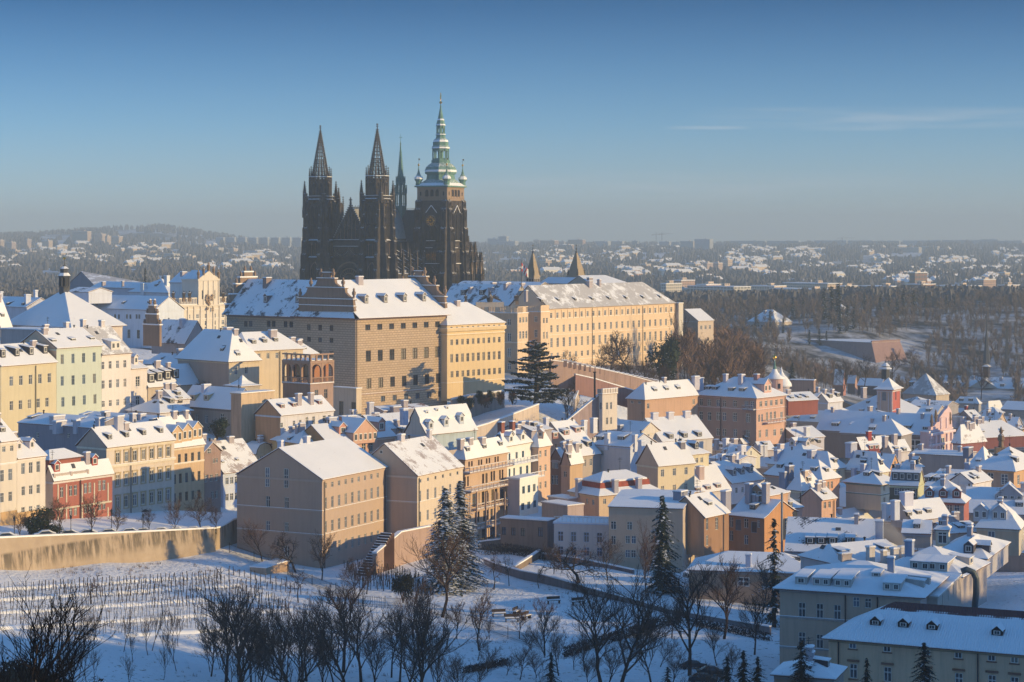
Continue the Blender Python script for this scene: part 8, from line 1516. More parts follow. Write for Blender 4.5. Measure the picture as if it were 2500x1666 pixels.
for k in range(5200):
    px = rg.uniform(1560, 2620); D = rg.uniform(860, 1640)
    z = hz_(px, D); py = HY-F*z/D
    if D < 1080 and px > 1780+ (D-860)*.6 and D < 1040: continue
    if px < 1660 and D < 1000: continue
    open_ = mn.noise(Vector((px*.006, D*.006, 3)))
    if px > 2130 and 900 < D < 1420 and open_ > .25: continue
    if 1930 < px < 2215 and 1180 < D < 1300 or 1820 < px < 1945 and 1290 < D < 1335: continue
    (ind if len(ind) < 235 and D < 1250 and rg.random() < .2 else mass).append((X(px, D), D, z-.3, rg.uniform(.35, .95) if D > 1000 else rg.uniform(.6, 1.05), rg.uniform(0, 6.28), rg.randrange(4)))
    if len(mass) > 3300: break
for i, (x, y, z, s_, a, k) in enumerate(ind):
    e = empty('woodland_tree', (x, y, z), a, 'brown bare tree standing on the wooded slope east of the castle', 'tree', 'bare trees on the wooded slope'); e.scale = (s_*1.15,)*3; link('crown', WTme[i % 12][0], e)
scatter('woodland', WT, mass, [WTM[0]])['kind'] = 'stuff'
mass2 = [(X(px, D), D, gz(px, D)-.3, rg.uniform(.8, 1.4), rg.uniform(0, 6), rg.randrange(4)) for px, D in [(rg.uniform(1640, 1860), rg.uniform(760, 960)) for _ in range(190)]]
scatter('woodland_undergrowth', WT, mass2, [WTM[2]])['kind'] = 'stuff'
hw = []  # out-of-view trees on the hill, added to break up its shadow edge
for i in range(170):
    x = rg.uniform(205, 330); y = rg.uniform(120, 420); a = R(-SUN_AZ); t_, k_ = hill_np(np.array([x]), np.array([y]))
    if x < .36*y+40: continue
    zq = gz(1250+F*x/y, y); hw.append((x, y, max(zq, zq*(1-float(k_[0]))+float(t_[0])*float(k_[0]))-.5, rg.uniform(.5, .9), rg.uniform(0, 6), i))
scatter('hill_woodland', WT, hw, [WTM[1]])['kind'] = 'stuff'
LC = cvar(ND, 8, 14, 3.6, 14, 8, clump=1.2, ragged=.4)
for i, (px, py, D, h) in enumerate([(1976, 828, 1262, 9), (2000, 826, 1264, 9.5), (2018, 826, 1266, 8), (2050, 815, 1300, 14), (2068, 815, 1310, 15), (2085, 812, 1320, 13), (2030, 800, 1340, 22), (2046, 796, 1350, 23), (2012, 800, 1360, 19), (1935, 790, 1380, 13), (1960, 782, 1390, 12), (1895, 785, 1360, 12), (1880, 800, 1330, 12), (2150, 780, 1400, 15), (2170, 778, 1410, 14), (2205, 770, 1430, 16), (2230, 768, 1440, 15), (2260, 772, 1430, 14), (2310, 770, 1440, 13), (2110, 770, 1430, 14), (1845, 820, 1300, 11), (1912, 830, 1300, 9), (2330, 775, 1450, 12), (2190, 785, 1390, 14)]):
    plant(LC, 'fir', X(px, D), D, gz(px, D)-.5, h/14*1.15, 'snowy dark conifer among bare woods on the plateau', 'tree', 'conifers on the wooded plateau')

for i in range(16):
    px = 1352+i*18+rg.uniform(-6, 6); D = rg.uniform(650, 700); plant(VR[i % 3], BT, X(px, D), D, Z(930+(px-1352)*.12, D), rg.uniform(.8, 1.5), 'small bare tree in the garden strip under the long castle wing', 'tree', 'bare trees under the castle wing')
for i, (px, py, D, lb) in enumerate([(2178, 918, 930, 'bare tree right of the orange church tower'), (2110, 930, 940, 'bare tree left of the orange church tower'), (2235, 905, 960, 'wide bare tree before the tall lit roofed house'), (2395, 960, 900, 'bare tree among blue roofs below the government building'), (2060, 940, 950, 'bare tree by the sunlit gable ruin'), (1830, 930, 790, 'bare tree behind the pink palace roof'), (1770, 925, 780, 'bare tree behind the big pink palace chimney')]): plant(VR[i % 3], BT, X(px, D), D, Z(py, D)-3, 1.9, lb, 'tree')

for i in range(13):
    px = 1392+i*19+rg.uniform(-7, 7); D = rg.uniform(566, 592); plant(VR[i % 3], BT, X(px, D), D, gz(px, D)+1, rg.uniform(.9, 1.6), 'bare shrubby tree in front of the brick battlement wall', 'tree', 'bare shrubby trees before the battlement wall')
# ---------------------------------------------------------------- the far city
def gDf(px, py, d0=1500, d1=9000):
    D = np.linspace(d0, d1, 900); q = HY-F*ground_np(np.full(900, float(px)), D)/D
    w_ = np.where(q <= py)[0]; return float(D[w_[0]]) if len(w_) else float(D[int(np.argmin(np.abs(q-py)))])
def blockm(c, sx=3.2, sz=3.0):
    m, n, b = newmat('panel_facade'); v = coords(n); g = nd(n, 'ShaderNodeSeparateXYZ'); n.links.new(v, g.inputs[0]); cb = nd(n, 'ShaderNodeCombineXYZ')
    n.links.new(mth(n, 'ADD', g.outputs[0], g.outputs[1]), cb.inputs[0]); n.links.new(g.outputs[2], cb.inputs[1])
    bt = nd(n, 'ShaderNodeTexBrick', Scale=1.0); bt.offset = 0; bt.inputs['Brick Width'].default_value = sx; bt.inputs['Row Height'].default_value = sz; bt.inputs['Mortar Size'].default_value = .75; bt.inputs['Mortar Smooth'].default_value = .1
    bt.inputs['Color1'].default_value = (.07, .08, .10, 1); bt.inputs['Color2'].default_value = (.14, .14, .16, 1); bt.inputs['Mortar'].default_value = (*c, 1); n.links.new(cb.outputs[0], bt.inputs['Vector'])
    n.links.new(bt.outputs['Color'], b.inputs['Base Color']); b.inputs['Roughness'].default_value = .8; return m
BM = [blockm(hexc(c)) for c in ('D8C0A8', 'C8B0A0', 'D0C8BC', 'B89884', 'C0C4C8')]; BIG = blockm(hexc('C8C4BC'), 5, 4.2); BRN = blockm(hexc('8A6450'), 6, 5); SN = snowm()
def fblock(px0, px1, yt, yb, mi, label, group, cat='apartment block', D=None, th=None, dep=None, name='apartment_block', mat=None):
    D = gDf((px0+px1)/2, yb+2) if D is None else D; th = rg.uniform(38, 52) if th is None else th; c, s_ = math.cos(R(th)), math.sin(R(th))
    W = (px1-px0)/F*D; ld = min(W*.28, 16) if dep is None else dep     # visible left width mostly, right face narrower
    LV = (W-ld*c)/s_ if W > ld*c+4 else W*.6; LU = ld; xr = X(px1, D); x0 = xr-LU*c; h = Z(yt, D)-Z(yb, D)+6; zb = Z(yb, D)-6
    e = empty(name, (x0, D, zb), R(th), label, cat, group); b = MB(); b.box(0, LU, 0, LV, 0, h, 0, skip='t'); b.build('facade', [mat or BM[mi]], e)
    b = MB(); b.box(-.3, LU+.3, -.3, LV+.3, h, h+.9, 0); b.box(LU*.3, LU*.6, LV*.3, LV*.3+5, h+.9, h+3.5, 1); b.build('roof', [SN, BM[mi]], e); return e
rg = random.Random(31)
g1 = 'tower blocks on the far left hillside'
for q in [(0, 9, 587, 609, 0), (9, 38, 592, 612, 1), (61, 75, 586, 606, 1), (98, 127, 588, 611, 0), (164, 222, 566, 601, 0), (225, 258, 572, 598, 0), (255, 270, 577, 600, 0), (270, 298, 578, 601, 0)]: fblock(*q, 'tower block with sunlit end on the far left hillside', g1, dep=(12 if q[1]-q[0] > 12 else 10))
g2 = 'long low blocks on the far left hillside'
for q in [(15, 50, 612, 627, 0), (48, 86, 614, 628, 1), (132, 170, 617, 630, 1), (168, 205, 618, 631, 0), (318, 378, 614, 627, 3), (362, 392, 624, 638, 2), (394, 437, 621, 639, 2), (440, 476, 626, 638, 0), (330, 375, 602, 612, 2), (455, 545, 606, 613, 2), (555, 580, 608, 618, 0), (612, 645, 637, 650, 0), (646, 680, 636, 648, 0), (590, 640, 614, 624, 2)]: fblock(*q, 'long low apartment block on the far left hillside', g2, dep=14)
g3 = 'joined blue slab blocks left of the cathedral'
for x in range(523, 735, 27): fblock(x, x+26, 580+(x % 3), 609, 4, 'grey blue slab block on the skyline left of the cathedral', g3, dep=6, D=5600)
g4 = 'skyline blocks right of the cathedral'
for q in [(1190, 1218, 583, 606, 4), (1216, 1242, 578, 606, 4), (1210, 1266, 590, 607, 4), (1302, 1320, 586, 600, 3), (1319, 1364, 588, 606, 3), (1366, 1380, 590, 606, 4), (1387, 1430, 586, 605, 3), (1363, 1402, 599, 615, 3), (1455, 1492, 590, 606, 4), (1490, 1525, 590, 606, 4), (1544, 1559, 589, 607, 4), (1611, 1640, 591, 609, 4), (1640, 1664, 592, 610, 4), (1663, 1700, 590, 614, 2), (1699, 1742, 585, 615, 4), (1495, 1535, 604, 611, 0), (1558, 1572, 606, 613, 0), (1435, 1442, 602, 611, 0)]: fblock(*q, 'hazy high rise block on the skyline right of the cathedral', g4)
g5 = 'long slabs along the far right skyline'
for q in [(1790, 1872, 589, 602, 4), (1872, 1954, 589, 602, 4), (1996, 2070, 588, 600, 4), (2068, 2135, 588, 600, 4), (2132, 2199, 589, 600, 4), (2217, 2300, 588, 599, 4), (2298, 2403, 587, 598, 4), (2404, 2441, 585, 598, 4), (2446, 2500, 589, 600, 4)]: fblock(*q, 'long hazy slab on the far right skyline', g5, dep=8)
g6 = 'sunlit blocks on the middle distance hillside'
for q in [(1354, 1378, 627, 646, 0), (1376, 1402, 629, 646, 0), (1318, 1347, 636, 658, 0), (1717, 1742, 643, 665, 1), (1740, 1766, 643, 665, 1), (1764, 1790, 634, 660, 0), (1790, 1820, 651, 667, 1), (1820, 1850, 651, 668, 1), (2195, 2252, 605, 615, 2), (2255, 2296, 603, 614, 2), (2296, 2325, 607, 616, 2), (2222, 2260, 657, 671, 2), (2258, 2298, 658, 671, 0), (2439, 2470, 667, 684, 0), (2470, 2502, 670, 685, 0), (1675, 1712, 645, 660, 0), (1560, 1590, 646, 662, 0)]: fblock(*q, 'sunlit apartment block on the hazy middle distance hillside', g6, dep=14)
for q, D_, mt, lb in [((1640, 1668, 694, 742), 2150, BM[2], 'pale office block at the end of the castle wing roof'), ((1689, 1838, 702, 742), 2150, BIG, 'wide grey office building with columned front beyond the woods'), ((1715, 1770, 696, 704), 2190, BM[3], 'small rooftop storey above the wide grey office building'), ((1838, 1926, 700, 740), 2260, BM[0], 'snow roofed apartment row right of the wide office building'), ((1898, 2068, 709, 740), 2080, BIG, 'long low grey office slab beyond the woods'), ((2064, 2108, 700, 738), 2180, BM[0], 'cream apartment house between grey slab and brown block'),
        ((2108, 2222, 701, 738), 2050, BRN, 'left brown brick office block beyond the woods'), ((2219, 2294, 696, 732), 2060, BRN, 'right brown brick office block beyond the woods'), ((2294, 2408, 700, 734), 2200, BM[0], 'long snow roofed block at the far right beyond the woods'), ((2243, 2271, 667, 700), 2500, BRN, 'dark upright tower block above the brown brick offices'), ((2440, 2500, 698, 730), 2250, BM[1], 'low block at the right edge beyond the woods'), ((1668, 1692, 706, 742), 2200, BM[2], 'narrow block left of the wide grey office building'), ((1925, 2062, 694, 712), 2320, BM[0], 'long lit row with white roofs behind the low grey slab'), ((2405, 2440, 684, 705), 2450, BM[3], 'reddish block near the right edge beyond the woods'), ((1655, 1700, 686, 704), 2400, BM[3], 'reddish cream block behind the castle wing end')]:
    fblock(*q, 0, lb, None, D=D_, mat=mt, cat='office building' if 'office' in lb else 'apartment block', name='office_building' if 'office' in lb else 'apartment_block', dep=26)
# small far houses
def fh(w_, d, h, rf, flat=False):
    b = MB(); b.box(-w_/2, w_/2, -d/2, d/2, -4, h, 0, skip='bt')
    if flat: b.box(-w_/2-.3, w_/2+.3, -d/2-.3, d/2+.3, h, h+.8, 1)
    else:
        q = [(-w_/2-.5, -d/2-.5, h), (w_/2+.5, -d/2-.5, h), (w_/2+.5, d/2+.5, h), (-w_/2-.5, d/2+.5, h)]; i = min(d/2, w_/2)*.5
        b.rings([q, [(-w_/2+i, -.05, h+rf), (w_/2-i, -.05, h+rf), (w_/2-i, .05, h+rf), (-w_/2+i, .05, h+rf)]], 1, False, True)
        for s_ in (-1, 1): b.box(s_*w_*.2-.6, s_*w_*.2+.6, -.6, .6, h+rf*.6, h+rf+1.4, 0)
    for x in (-.3, 0, .3):
        for z in (h*.25, h*.68): b.box(w_*x-.8, w_*x+.8, -d/2-.06, -d/2, z-.8, z+.8, 2)
    return b
FB = [fh(14, 11, 7, 4.5), fh(20, 12, 9, 5), fh(12, 12, 6, 5), fh(34, 13, 10, 4.5), fh(26, 14, 10, 0, True), fh(44, 14, 13, 5)]
FM = [[flatm('far_wall_'+c, c, .9), SN, flatm('far_window', (.06, .065, .08))] for c in ('D8C4A8', 'C8A898', 'DCD4C4')]
FME = [FB[i % 6].mesh('far_house', FM[i % 3]) for i in range(18)]
areas = [((0, 720), (602, 668), .95, 'small snow roofed house on the far left hillside', 'small houses on the far left hillside'), ((1170, 1720), (608, 684), 1.0, 'small snow roofed house in the haze right of the cathedral', 'small houses right of the cathedral'), ((1700, 2500), (608, 700), 1.0, 'small snow roofed house on the far right hillside', 'small houses on the far right hillside')]
cand = []
for k in range(8000):
    a = areas[(0, 1, 1, 2, 2, 2)[k % 6]]; px = rg.uniform(*a[0]); py = rg.uniform(*a[1])
    d_ = mn.noise(Vector((px*.014, py*.06, 1.7)))+.35*mn.noise(Vector((px*.05, py*.2, 5)))
    if d_ < .12 or rg.random() < .25: continue
    D = gDf(px, py, 2250, 9000)*rg.uniform(.99, 1.01); z = gz(px, D); k_ = rg.randrange(18); k_ = rg.randrange(3) if k_ % 6 > 2 and rg.random() < .75 else k_; cand.append((D, px, z, k_, a, rg.uniform(R(25), R(65)), rg.uniform(.6, .95)))
    if len(cand) > 1800: break
cand.sort(key=lambda q: q[0])
for D, px, z, k, a, rz, s_ in cand[:270]:
    o = link('far_house', FME[k], None, (X(px, D), D, z), rz, s_); tag(o, a[3], 'house', a[4])
scatter('distant_houses', FB, [(X(px, D), D, z, s_, rz, k) for D, px, z, k, a, rz, s_ in cand[270:]], FM[0])['kind'] = 'stuff'
# distant woods: small crown clumps
def clump(seed):
    r_ = random.Random(seed); b = MB()
    for i in range(7):
        a = r_.uniform(0, 6.28); p = Vector((r_.uniform(-2.5, 2.5), r_.uniform(-2.5, 2.5), 0)); h = r_.uniform(5, 9); w_ = r_.uniform(1.6, 3)
        b.rings([[(p.x+w_*math.cos(t*2.09+a)*k_, p.y+w_*math.sin(t*2.09+a)*k_, z) for t in range(3)] for z, k_ in ((-1, .6), (h*.45, 1.0), (h, .25))], 0, False, True)
    return b
CL = [clump(s) for s in range(5)]; items = []
for k in range(60000):
    px = rg.uniform(-250, 2750); t = rg.random(); D = 1500*(5.0**(t**.8)) if rg.random() < .8 else rg.uniform(1500, 2300)
    py = HY-F*0/D; d_ = mn.noise(Vector((px*.011, math.log(D)*9, 9.1)))+.5*mn.noise(Vector((px*.05, math.log(D)*40, 2)))
    if d_ < -.12: continue
    items.append((px, D))
    if len(items) > 19000: break
pa_ = np.array([q[0] for q in items]); da_ = np.array([q[1] for q in items]); za_ = np.concatenate([ground_np(pa_[i:i+3000], da_[i:i+3000]) for i in range(0, len(pa_), 3000)])
scatter('distant_woods', CL, [(X(px, D), D, float(z), rg.uniform(.7, 1.3)*(1+D/9000), rg.uniform(0, 6), k) for k, (px, D, z) in enumerate(zip(pa_, da_, za_))], [flatm('winter_woods', (.11, .105, .11), .95, var=.35)])['kind'] = 'stuff'
# ---------------------------------------------------------------- walls, fences, stakes, cars, lamps and other small things
BRK = plaster('B08C70', 1.0); STN = plaster('8A7458', 1.0); PLW = plaster('D8BC94', .6)
def wr(name, label, cat, pts, thick, h, m, **k):
    """wall along pixel points (px, top py, D), height h metres"""
    return wallrun(name, label, cat, [(X(a, d), d) for a, y, d in pts], thick, [Z(y, d) for a, y, d in pts], [Z(y, d)-h for a, y, d in pts], m, **k)
wr('garden_wall', 'long shaded garden wall running down between the gardens to the right', 'garden wall', [(1180, 1364, 424), (1211, 1377, 413), (1270, 1394, 403), (1325, 1404, 397), (1380, 1419, 390), (1451, 1439, 381), (1535, 1461, 373), (1633, 1488, 361), (1749, 1508, 353), (1879, 1531, 344)], .4, 2.6, plaster('8A7A68', 1.0), coping=.2)
wr('garden_wall', 'old stone garden wall with stepped snowy top below the balcony house', 'garden wall', [(1166, 1324, 446), (1244, 1315, 446), (1246, 1305, 445), (1303, 1300, 447), (1304, 1310, 447), (1347, 1311, 448)], .5, 4.2, STN, coping=.22)
wr('garden_wall', 'rough stone terrace wall slanting up behind the pollarded trees', 'garden wall', [(1258, 1384, 412), (1290, 1364, 424), (1320, 1344, 436)], .5, 3.6, STN, coping=.25)
wr('garden_wall', 'shaded wall below the white house with two rows of windows', 'garden wall', [(1322, 1352, 434), (1400, 1362, 428), (1480, 1378, 420), (1545, 1392, 412)], .4, 2.6, plaster('7A6C60', 1.0), coping=.2)
wr('low_wall', 'low ochre stone wall beside the many stemmed bush', 'low wall', [(648, 1388, 397), (676, 1378, 401), (706, 1370, 404)], 3.5, 1.5, plaster('C8A070', .9), coping=.2)
wr('low_wall', 'short stone planter wall in the small vineyard', 'low wall', [(905, 1440, 388), (925, 1437, 389), (945, 1432, 391)], .5, 1.0, plaster('A88860', .9), coping=.15)
wr('retaining_wall', 'sunlit curved retaining wall of the castle terrace', 'retaining wall', [(1090, 1062, 545), (1140, 1050, 548), (1190, 1036, 555), (1240, 1017, 563), (1290, 998, 570), (1316, 988, 574)], .8, 5.5, PLW, coping=.35)
wr('retaining_wall', 'beige triangular ramp wall left of the square tower house', 'retaining wall', [(1386, 1028, 548), (1420, 1000, 551), (1462, 966, 554)], .6, 9, plaster('B89880', .8), coping=.35)
wr('terrace_wall', 'arched stone terrace wall under the yellow palace', 'terrace wall', [(1104, 976, 592), (1150, 966, 596), (1200, 960, 600), (1232, 955, 603)], .8, 6, plaster('B8A488', 1.0), coping=.4)
e = wr('battlement_wall', 'stepped brick battlement wall climbing below the long castle wing', 'castle wall', [(1345, 880, 598), (1376, 884, 601), (1400, 890, 604), (1470, 902, 612), (1540, 918, 620), (1600, 934, 628), (1650, 944, 636)], .9, 7, BRK, coping=.2)
b = MB()
for i in range(24): f = i/23; px = 1378+f*268; y = 889+f*58; D = 601+f*34; p = P(px, y, D)-Vector(e.location); b.box(p.x-.75, p.x+.75, p.y-.1, p.y+1.0, p.z-.8, p.z+1.0, 0); b.box(p.x-.8, p.x+.8, p.y-.12, p.y+1.05, p.z+1.0, p.z+1.25, 1)
b.build('battlements', [BRK, snowm()], e)['kind'] = 'stuff'
wr('ramp_wall', 'low brick wall with snowy cap along the castle ramp', 'castle wall', [(1405, 915, 588), (1450, 925, 592), (1500, 940, 597), (1560, 958, 604)], .6, 4.5, plaster('A87860', .9), coping=.3)
wr('ramp_wall', 'curved parapet with snowy cap beside the snowed up ramp street', 'castle wall', [(1396, 905, 612), (1404, 925, 602), (1411, 948, 592), (1400, 975, 580)], .5, 2.5, plaster('C8B090', .8), coping=.3)
tw_ = HZ('W', 'square cream tower house with battlement attic beside the castle ramp', 1437, 1350, 1640, 552, 1408, 1557, 44, 'flat', None, 'E2CBA4', name='tower_house', trim='C8A880', win=[('R', 1475, 1440, 1507, 2, .8, 1.9), ('R', 1475, 1562, 1507, 2, .8, 1.9), ('L', 1420, 1440, 1421, 1, .8, 1.9)])
b = MB()
for i in range(6): q = i*tw_.LU/5.6; b.box(q, q+.8, -.15, .3, tw_.H+.4, tw_.H+1.5, 0); b.box(q-.05, q+.85, -.18, .35, tw_.H+1.5, tw_.H+1.7, 1)
for i in range(3): q = i*tw_.LV/2.6; b.box(-.15, .3, q, q+.8, tw_.H+.4, tw_.H+1.5, 0)
b.build('battlements', [tw_.pl, snowm()], tw_.root)
statue(1395, 908, 632, 4.5, 'dark statue on a tall pedestal at the top of the castle ramp')
e = empty('flue', (X(1452, 553), 553, Z(972, 553)), 0, 'tall thin dark flue left of the square cream tower house', 'chimney'); b = MB(); b.tube((0, 0, 0), (0, 0, 6.8), .28, .28, 8); b.lathe(0, 0, [(6.8, .45), (7.1, .45)], 8); b.build('flue', [dark()], e)
# bastion, villa and cupola on the wooded plateau
ba = HZ('P', 'brick bastion with slanted sunlit face above the wooded slope', 2128, 838, 905, 1238, 1951, 2197, 42, 'flat', None, 'A8806A', colL='86695A', name='bastion', cornice=False, dirt=.7)
b = MB(); b.poly([(-3, -7, 0), (ba.LU+2, -7, 0), (ba.LU, -.1, ba.H), (0, -.1, ba.H)]); b.poly([(-3, -7, 0), (0, -.1, ba.H), (-.1, ba.LV, ba.H), (-6, ba.LV, 0)][::-1])
for i in range(30): q = i*ba.LU/30; b.box(q, q+1.0, -.2, .6, ba.H+.3, ba.H+1.4)
b.build('battered_face', [ba.pl], ba.root)
vi = HZ('P', 'pale villa with arched windows and hipped snow roof in the woods', 1893, 788, 830, 1330, 1826, 1934, 45, 'hv', 757, 'D8C4A4', name='villa', win=[('R', 1900, 802, 1928, 4, 1.8, 4.5, 'plain'), ('L', 1835, 800, 1885, 7, 1.8, 4, 'plain')], chim=[(1868, 765, 2, 2, 2.4, 'L')])
e = empty('cupola', (X(2054.5, 1385), 1385, Z(790, 1385)), 0, 'pale onion cupola rising among the dark conifers', 'cupola'); b = MB(); b.lathe(0, 0, [(-6, 3), (5, 3), (5.2, 3.6), (5.8, 3.4), (6.3, 2.2), (9, 2.2), (9.2, 2.8), (10.4, 3.1), (11.4, 2.4), (12.2, .8), (13.5, .2)], 10, mats=[0, 0, 1, 1, 0, 0, 1, 1, 1, 1]); b.build('turret', [plaster('C8B898'), snowm()], e)
e = empty('obelisk', (X(2458, 1230), 1230, Z(878, 1230)), 0, 'dark slim obelisk column on the wooded slope at the right', 'column'); b = MB(); b.box(-1.2, 1.2, -1.2, 1.2, -3, 1); b.rings([[(-.8, -.8, 1), (.8, -.8, 1), (.8, .8, 1), (-.8, .8, 1)], [(-.5, -.5, 19), (.5, -.5, 19), (.5, .5, 19), (-.5, .5, 19)]]); b.box(-1, 1, -1, 1, 19, 20); b.build('shaft', [slate()], e)
# silver flue on the orange gable, obelisk vase
e = empty('flue', (X(1909, 424), 424, Z(1392, 424)), 0, 'long silver flue pipe standing against the orange gable', 'chimney'); b = MB(); b.tube((0, 0, 0), (0, 0, 16.0), .24, .24, 8); b.build('pipe', [flatm('steel_flue', (.35, .36, .38), .35, .8)], e)
e = empty('urn', (X(2444, 560), 560, Z(1092, 560)), 0, 'tall stone urn finial over the wide blue palace roof', 'urn'); b = MB(); b.box(-1.6, 1.6, -1, 1, -3, 0); b.lathe(0, 0, [(0, .8), (1.5, .6), (2, 1), (3.2, .8), (3.8, .3), (4.2, .6), (5, .3), (5.6, .1)], 8); b.build('urn', [GLIT], e)
# picket fences
def fence(label, pts, h=1.9, sp_=.34):
    p0 = Vector((X(pts[0][0], pts[0][2]), pts[0][2], Z(pts[0][1], pts[0][2]))); e = empty('picket_fence', p0, 0, label, 'fence'); b = MB(); pb = MB()
    for (a, y, d), (a2, y2, d2) in zip(pts, pts[1:]):
        p = P(a, y, d)-p0; q = P(a2, y2, d2)-p0; L = (q-p).length; n_ = max(2, int(L/sp_))
        for i in range(n_): t = p.lerp(q, i/n_); b.box(t.x-.022, t.x+.022, t.y-.022, t.y+.022, t.z-.1, t.z+h)
        for zz in (.35, h-.2): b.tube(p+Vector((0, 0, zz)), q+Vector((0, 0, zz)), .03, .03, 3)
        m_ = max(1, int(L/6))
        for i in range(m_+1): t = p.lerp(q, i/m_); pb.box(t.x-.06, t.x+.06, t.y-.06, t.y+.06, t.z-.2, t.z+h+.2)
    b.build('pickets', [dark()], e)['kind'] = 'stuff'; pb.build('posts', [dark()], e)['kind'] = 'stuff'
fp = [(560, 1350), (620, 1372), (702, 1404), (762, 1430), (820, 1452), (875, 1478), (940, 1484), (1008, 1486)]; fence('dark picket fence running down from the beige school along the vineyard', [(a, y, gD(a, y)) for a, y in fp])
fp = [(1008, 1486), (1060, 1500), (1089, 1512), (1160, 1532), (1240, 1560), (1330, 1590)]; fence('dark picket fence crossing the lower gardens to the right of the ivy tree', [(a, y, gD(a, y)) for a, y in fp])
fp = [(1211, 1392), (1330, 1424), (1451, 1458), (1540, 1480)]; fence('wire railing on the garden side of the long shaded wall', [(a, y, gD(a, y)) for a, y in fp], 1.2, 1.2)
# hedges
def hedge(label, pts, w_=1.0, h=1.6, seed=1, m=None):
    p0 = Vector((X(pts[0][0], pts[0][2]), pts[0][2], Z(pts[0][1], pts[0][2]))); e = empty('hedge', p0, 0, label, 'hedge'); b = MB(); r_ = random.Random(seed)
    for (a, y, d), (a2, y2, d2) in zip(pts, pts[1:]):
        p = P(a, y, d)-p0; q = P(a2, y2, d2)-p0; L = (q-p).length
        for i in range(int(L*70)):
            t = p.lerp(q, r_.random())+Vector((r_.uniform(-w_, w_)*.6, r_.uniform(-w_, w_)*.6, r_.uniform(0, h))); u = Vector((r_.gauss(0, 1), r_.gauss(0, 1), r_.gauss(0, 1.4))).normalized()*r_.uniform(.12, .35); v_ = u.orthogonal().normalized()*.05; b.poly([t-u-v_, t-u+v_, t+u+v_, t+u-v_])
    b.build('twigs', [m or TWD], e)
for lb, pp, k in [('long dark hedge slanting across the lower right gardens', [(1664, 1520), (1600, 1535), (1520, 1560), (1440, 1585), (1378, 1605)], {}), ('dark hedge continuing right along the garden path', [(1680, 1525), (1760, 1540), (1880, 1565)], dict(h=1.2)), ('low clipped hedge strip at the bottom centre', [(1130, 1645), (1180, 1635), (1240, 1622)], dict(h=1.0)), ('russet climbing hedge on the garden wall', [(1180, 1355), (1240, 1352), (1330, 1368)], dict(h=2.2, m=TW))]:
    hedge(lb, [(a, y, gD(a, y, 240)) for a, y in pp], **k)
# vine stakes
st = []
for (xa, ya, xb, yb_, n_) in [(2, 1461, 560, 1422, 56), (4, 1489, 640, 1449, 66), (2, 1528, 700, 1484, 72), (110, 1556, 700, 1522, 64), (560, 1404, 700, 1432, 12), (600, 1432, 735, 1452, 12), (2, 1474, 600, 1436, 80), (2, 1508, 670, 1466, 88), (60, 1543, 700, 1502, 80), (2, 1449, 540, 1412, 60)]:
    for i in range(n_): f = i/(n_-1); px = xa+(xb-xa)*f+rg.uniform(-2, 2); py = ya+(yb_-ya)*f+rg.uniform(-1.5, 1.5); st.append((px, py, rg.uniform(1.4, 1.9), 0))
for r_ in range(11):
    for i in range(11): st.append((842+r_*17+i*4.5+rg.uniform(-2, 2), 1388+i*5.0+r_*1.5+rg.uniform(-1, 1)+(8 if r_ > 8 else 0), rg.uniform(1.5, 2.0), 1))
ks = []
for px, py, h, k in st: ks.append((gD(px, py, 280, 440), px, h, k))
ks.sort(key=lambda q: q[0]); sb = []
for s_ in range(3): b = MB(); r2 = random.Random(s_); b.tube((0, 0, -.2), (r2.uniform(-.12, .12), r2.uniform(-.08, .08), 1.0), .05, .045, 4); b.tube((r2.uniform(-.1, .1), 0, .5), (r2.uniform(-.3, .3), r2.uniform(-.2, .2), .75), .02, .015, 3); sb.append(b)
sme_ = [b.mesh('vine_stake', [bark()]) for b in sb]
for i, (D, px, h, k) in enumerate(ks[:300]):
    o = link('vine_stake', sme_[i % 3], None, (X(px, D), D, gz(px, D)), 0, (1, 1, h)); tag(o, 'thin wooden vine stake standing in the snowy vineyard rows', 'stake', 'vine stakes in the snowy vineyards')
scatter('vine_stakes', sb, [(X(px, D), D, gz(px, D), h, i, i) for i, (D, px, h, k) in enumerate(ks[300:])], [bark()])['kind'] = 'stuff'
# weeds and twigs poking from the snow
tb_ = []
for s_ in range(3):
    b = MB(); r2 = random.Random(50+s_)
    for i in range(9): a = r2.uniform(0, 6.28); L = r2.uniform(.3, .8); p = Vector((r2.uniform(-.3, .3), r2.uniform(-.3, .3), -.1)); q = p+Vector((math.cos(a)*.25, math.sin(a)*.25, L)); w_ = Vector((.02, .02, 0)); b.poly([p-w_, p+w_, q])
    tb_.append(b)
it = []
for i in range(1700):
    px, D = (rg.uniform(-20, 700), rg.uniform(375, 398)) if i % 3 == 0 else (rg.uniform(0, 1800), rg.uniform(290, 400)); 
    if mn.noise(Vector((px*.02, D*.06, 0))) < 0: continue
    it.append((X(px, D), D, gz(px, D), rg.uniform(.5, 1.2), rg.uniform(0, 6), i))
scatter('dry_weeds', tb_, it, [twigm('dry_weed', (.16, .10, .06))])['kind'] = 'stuff'
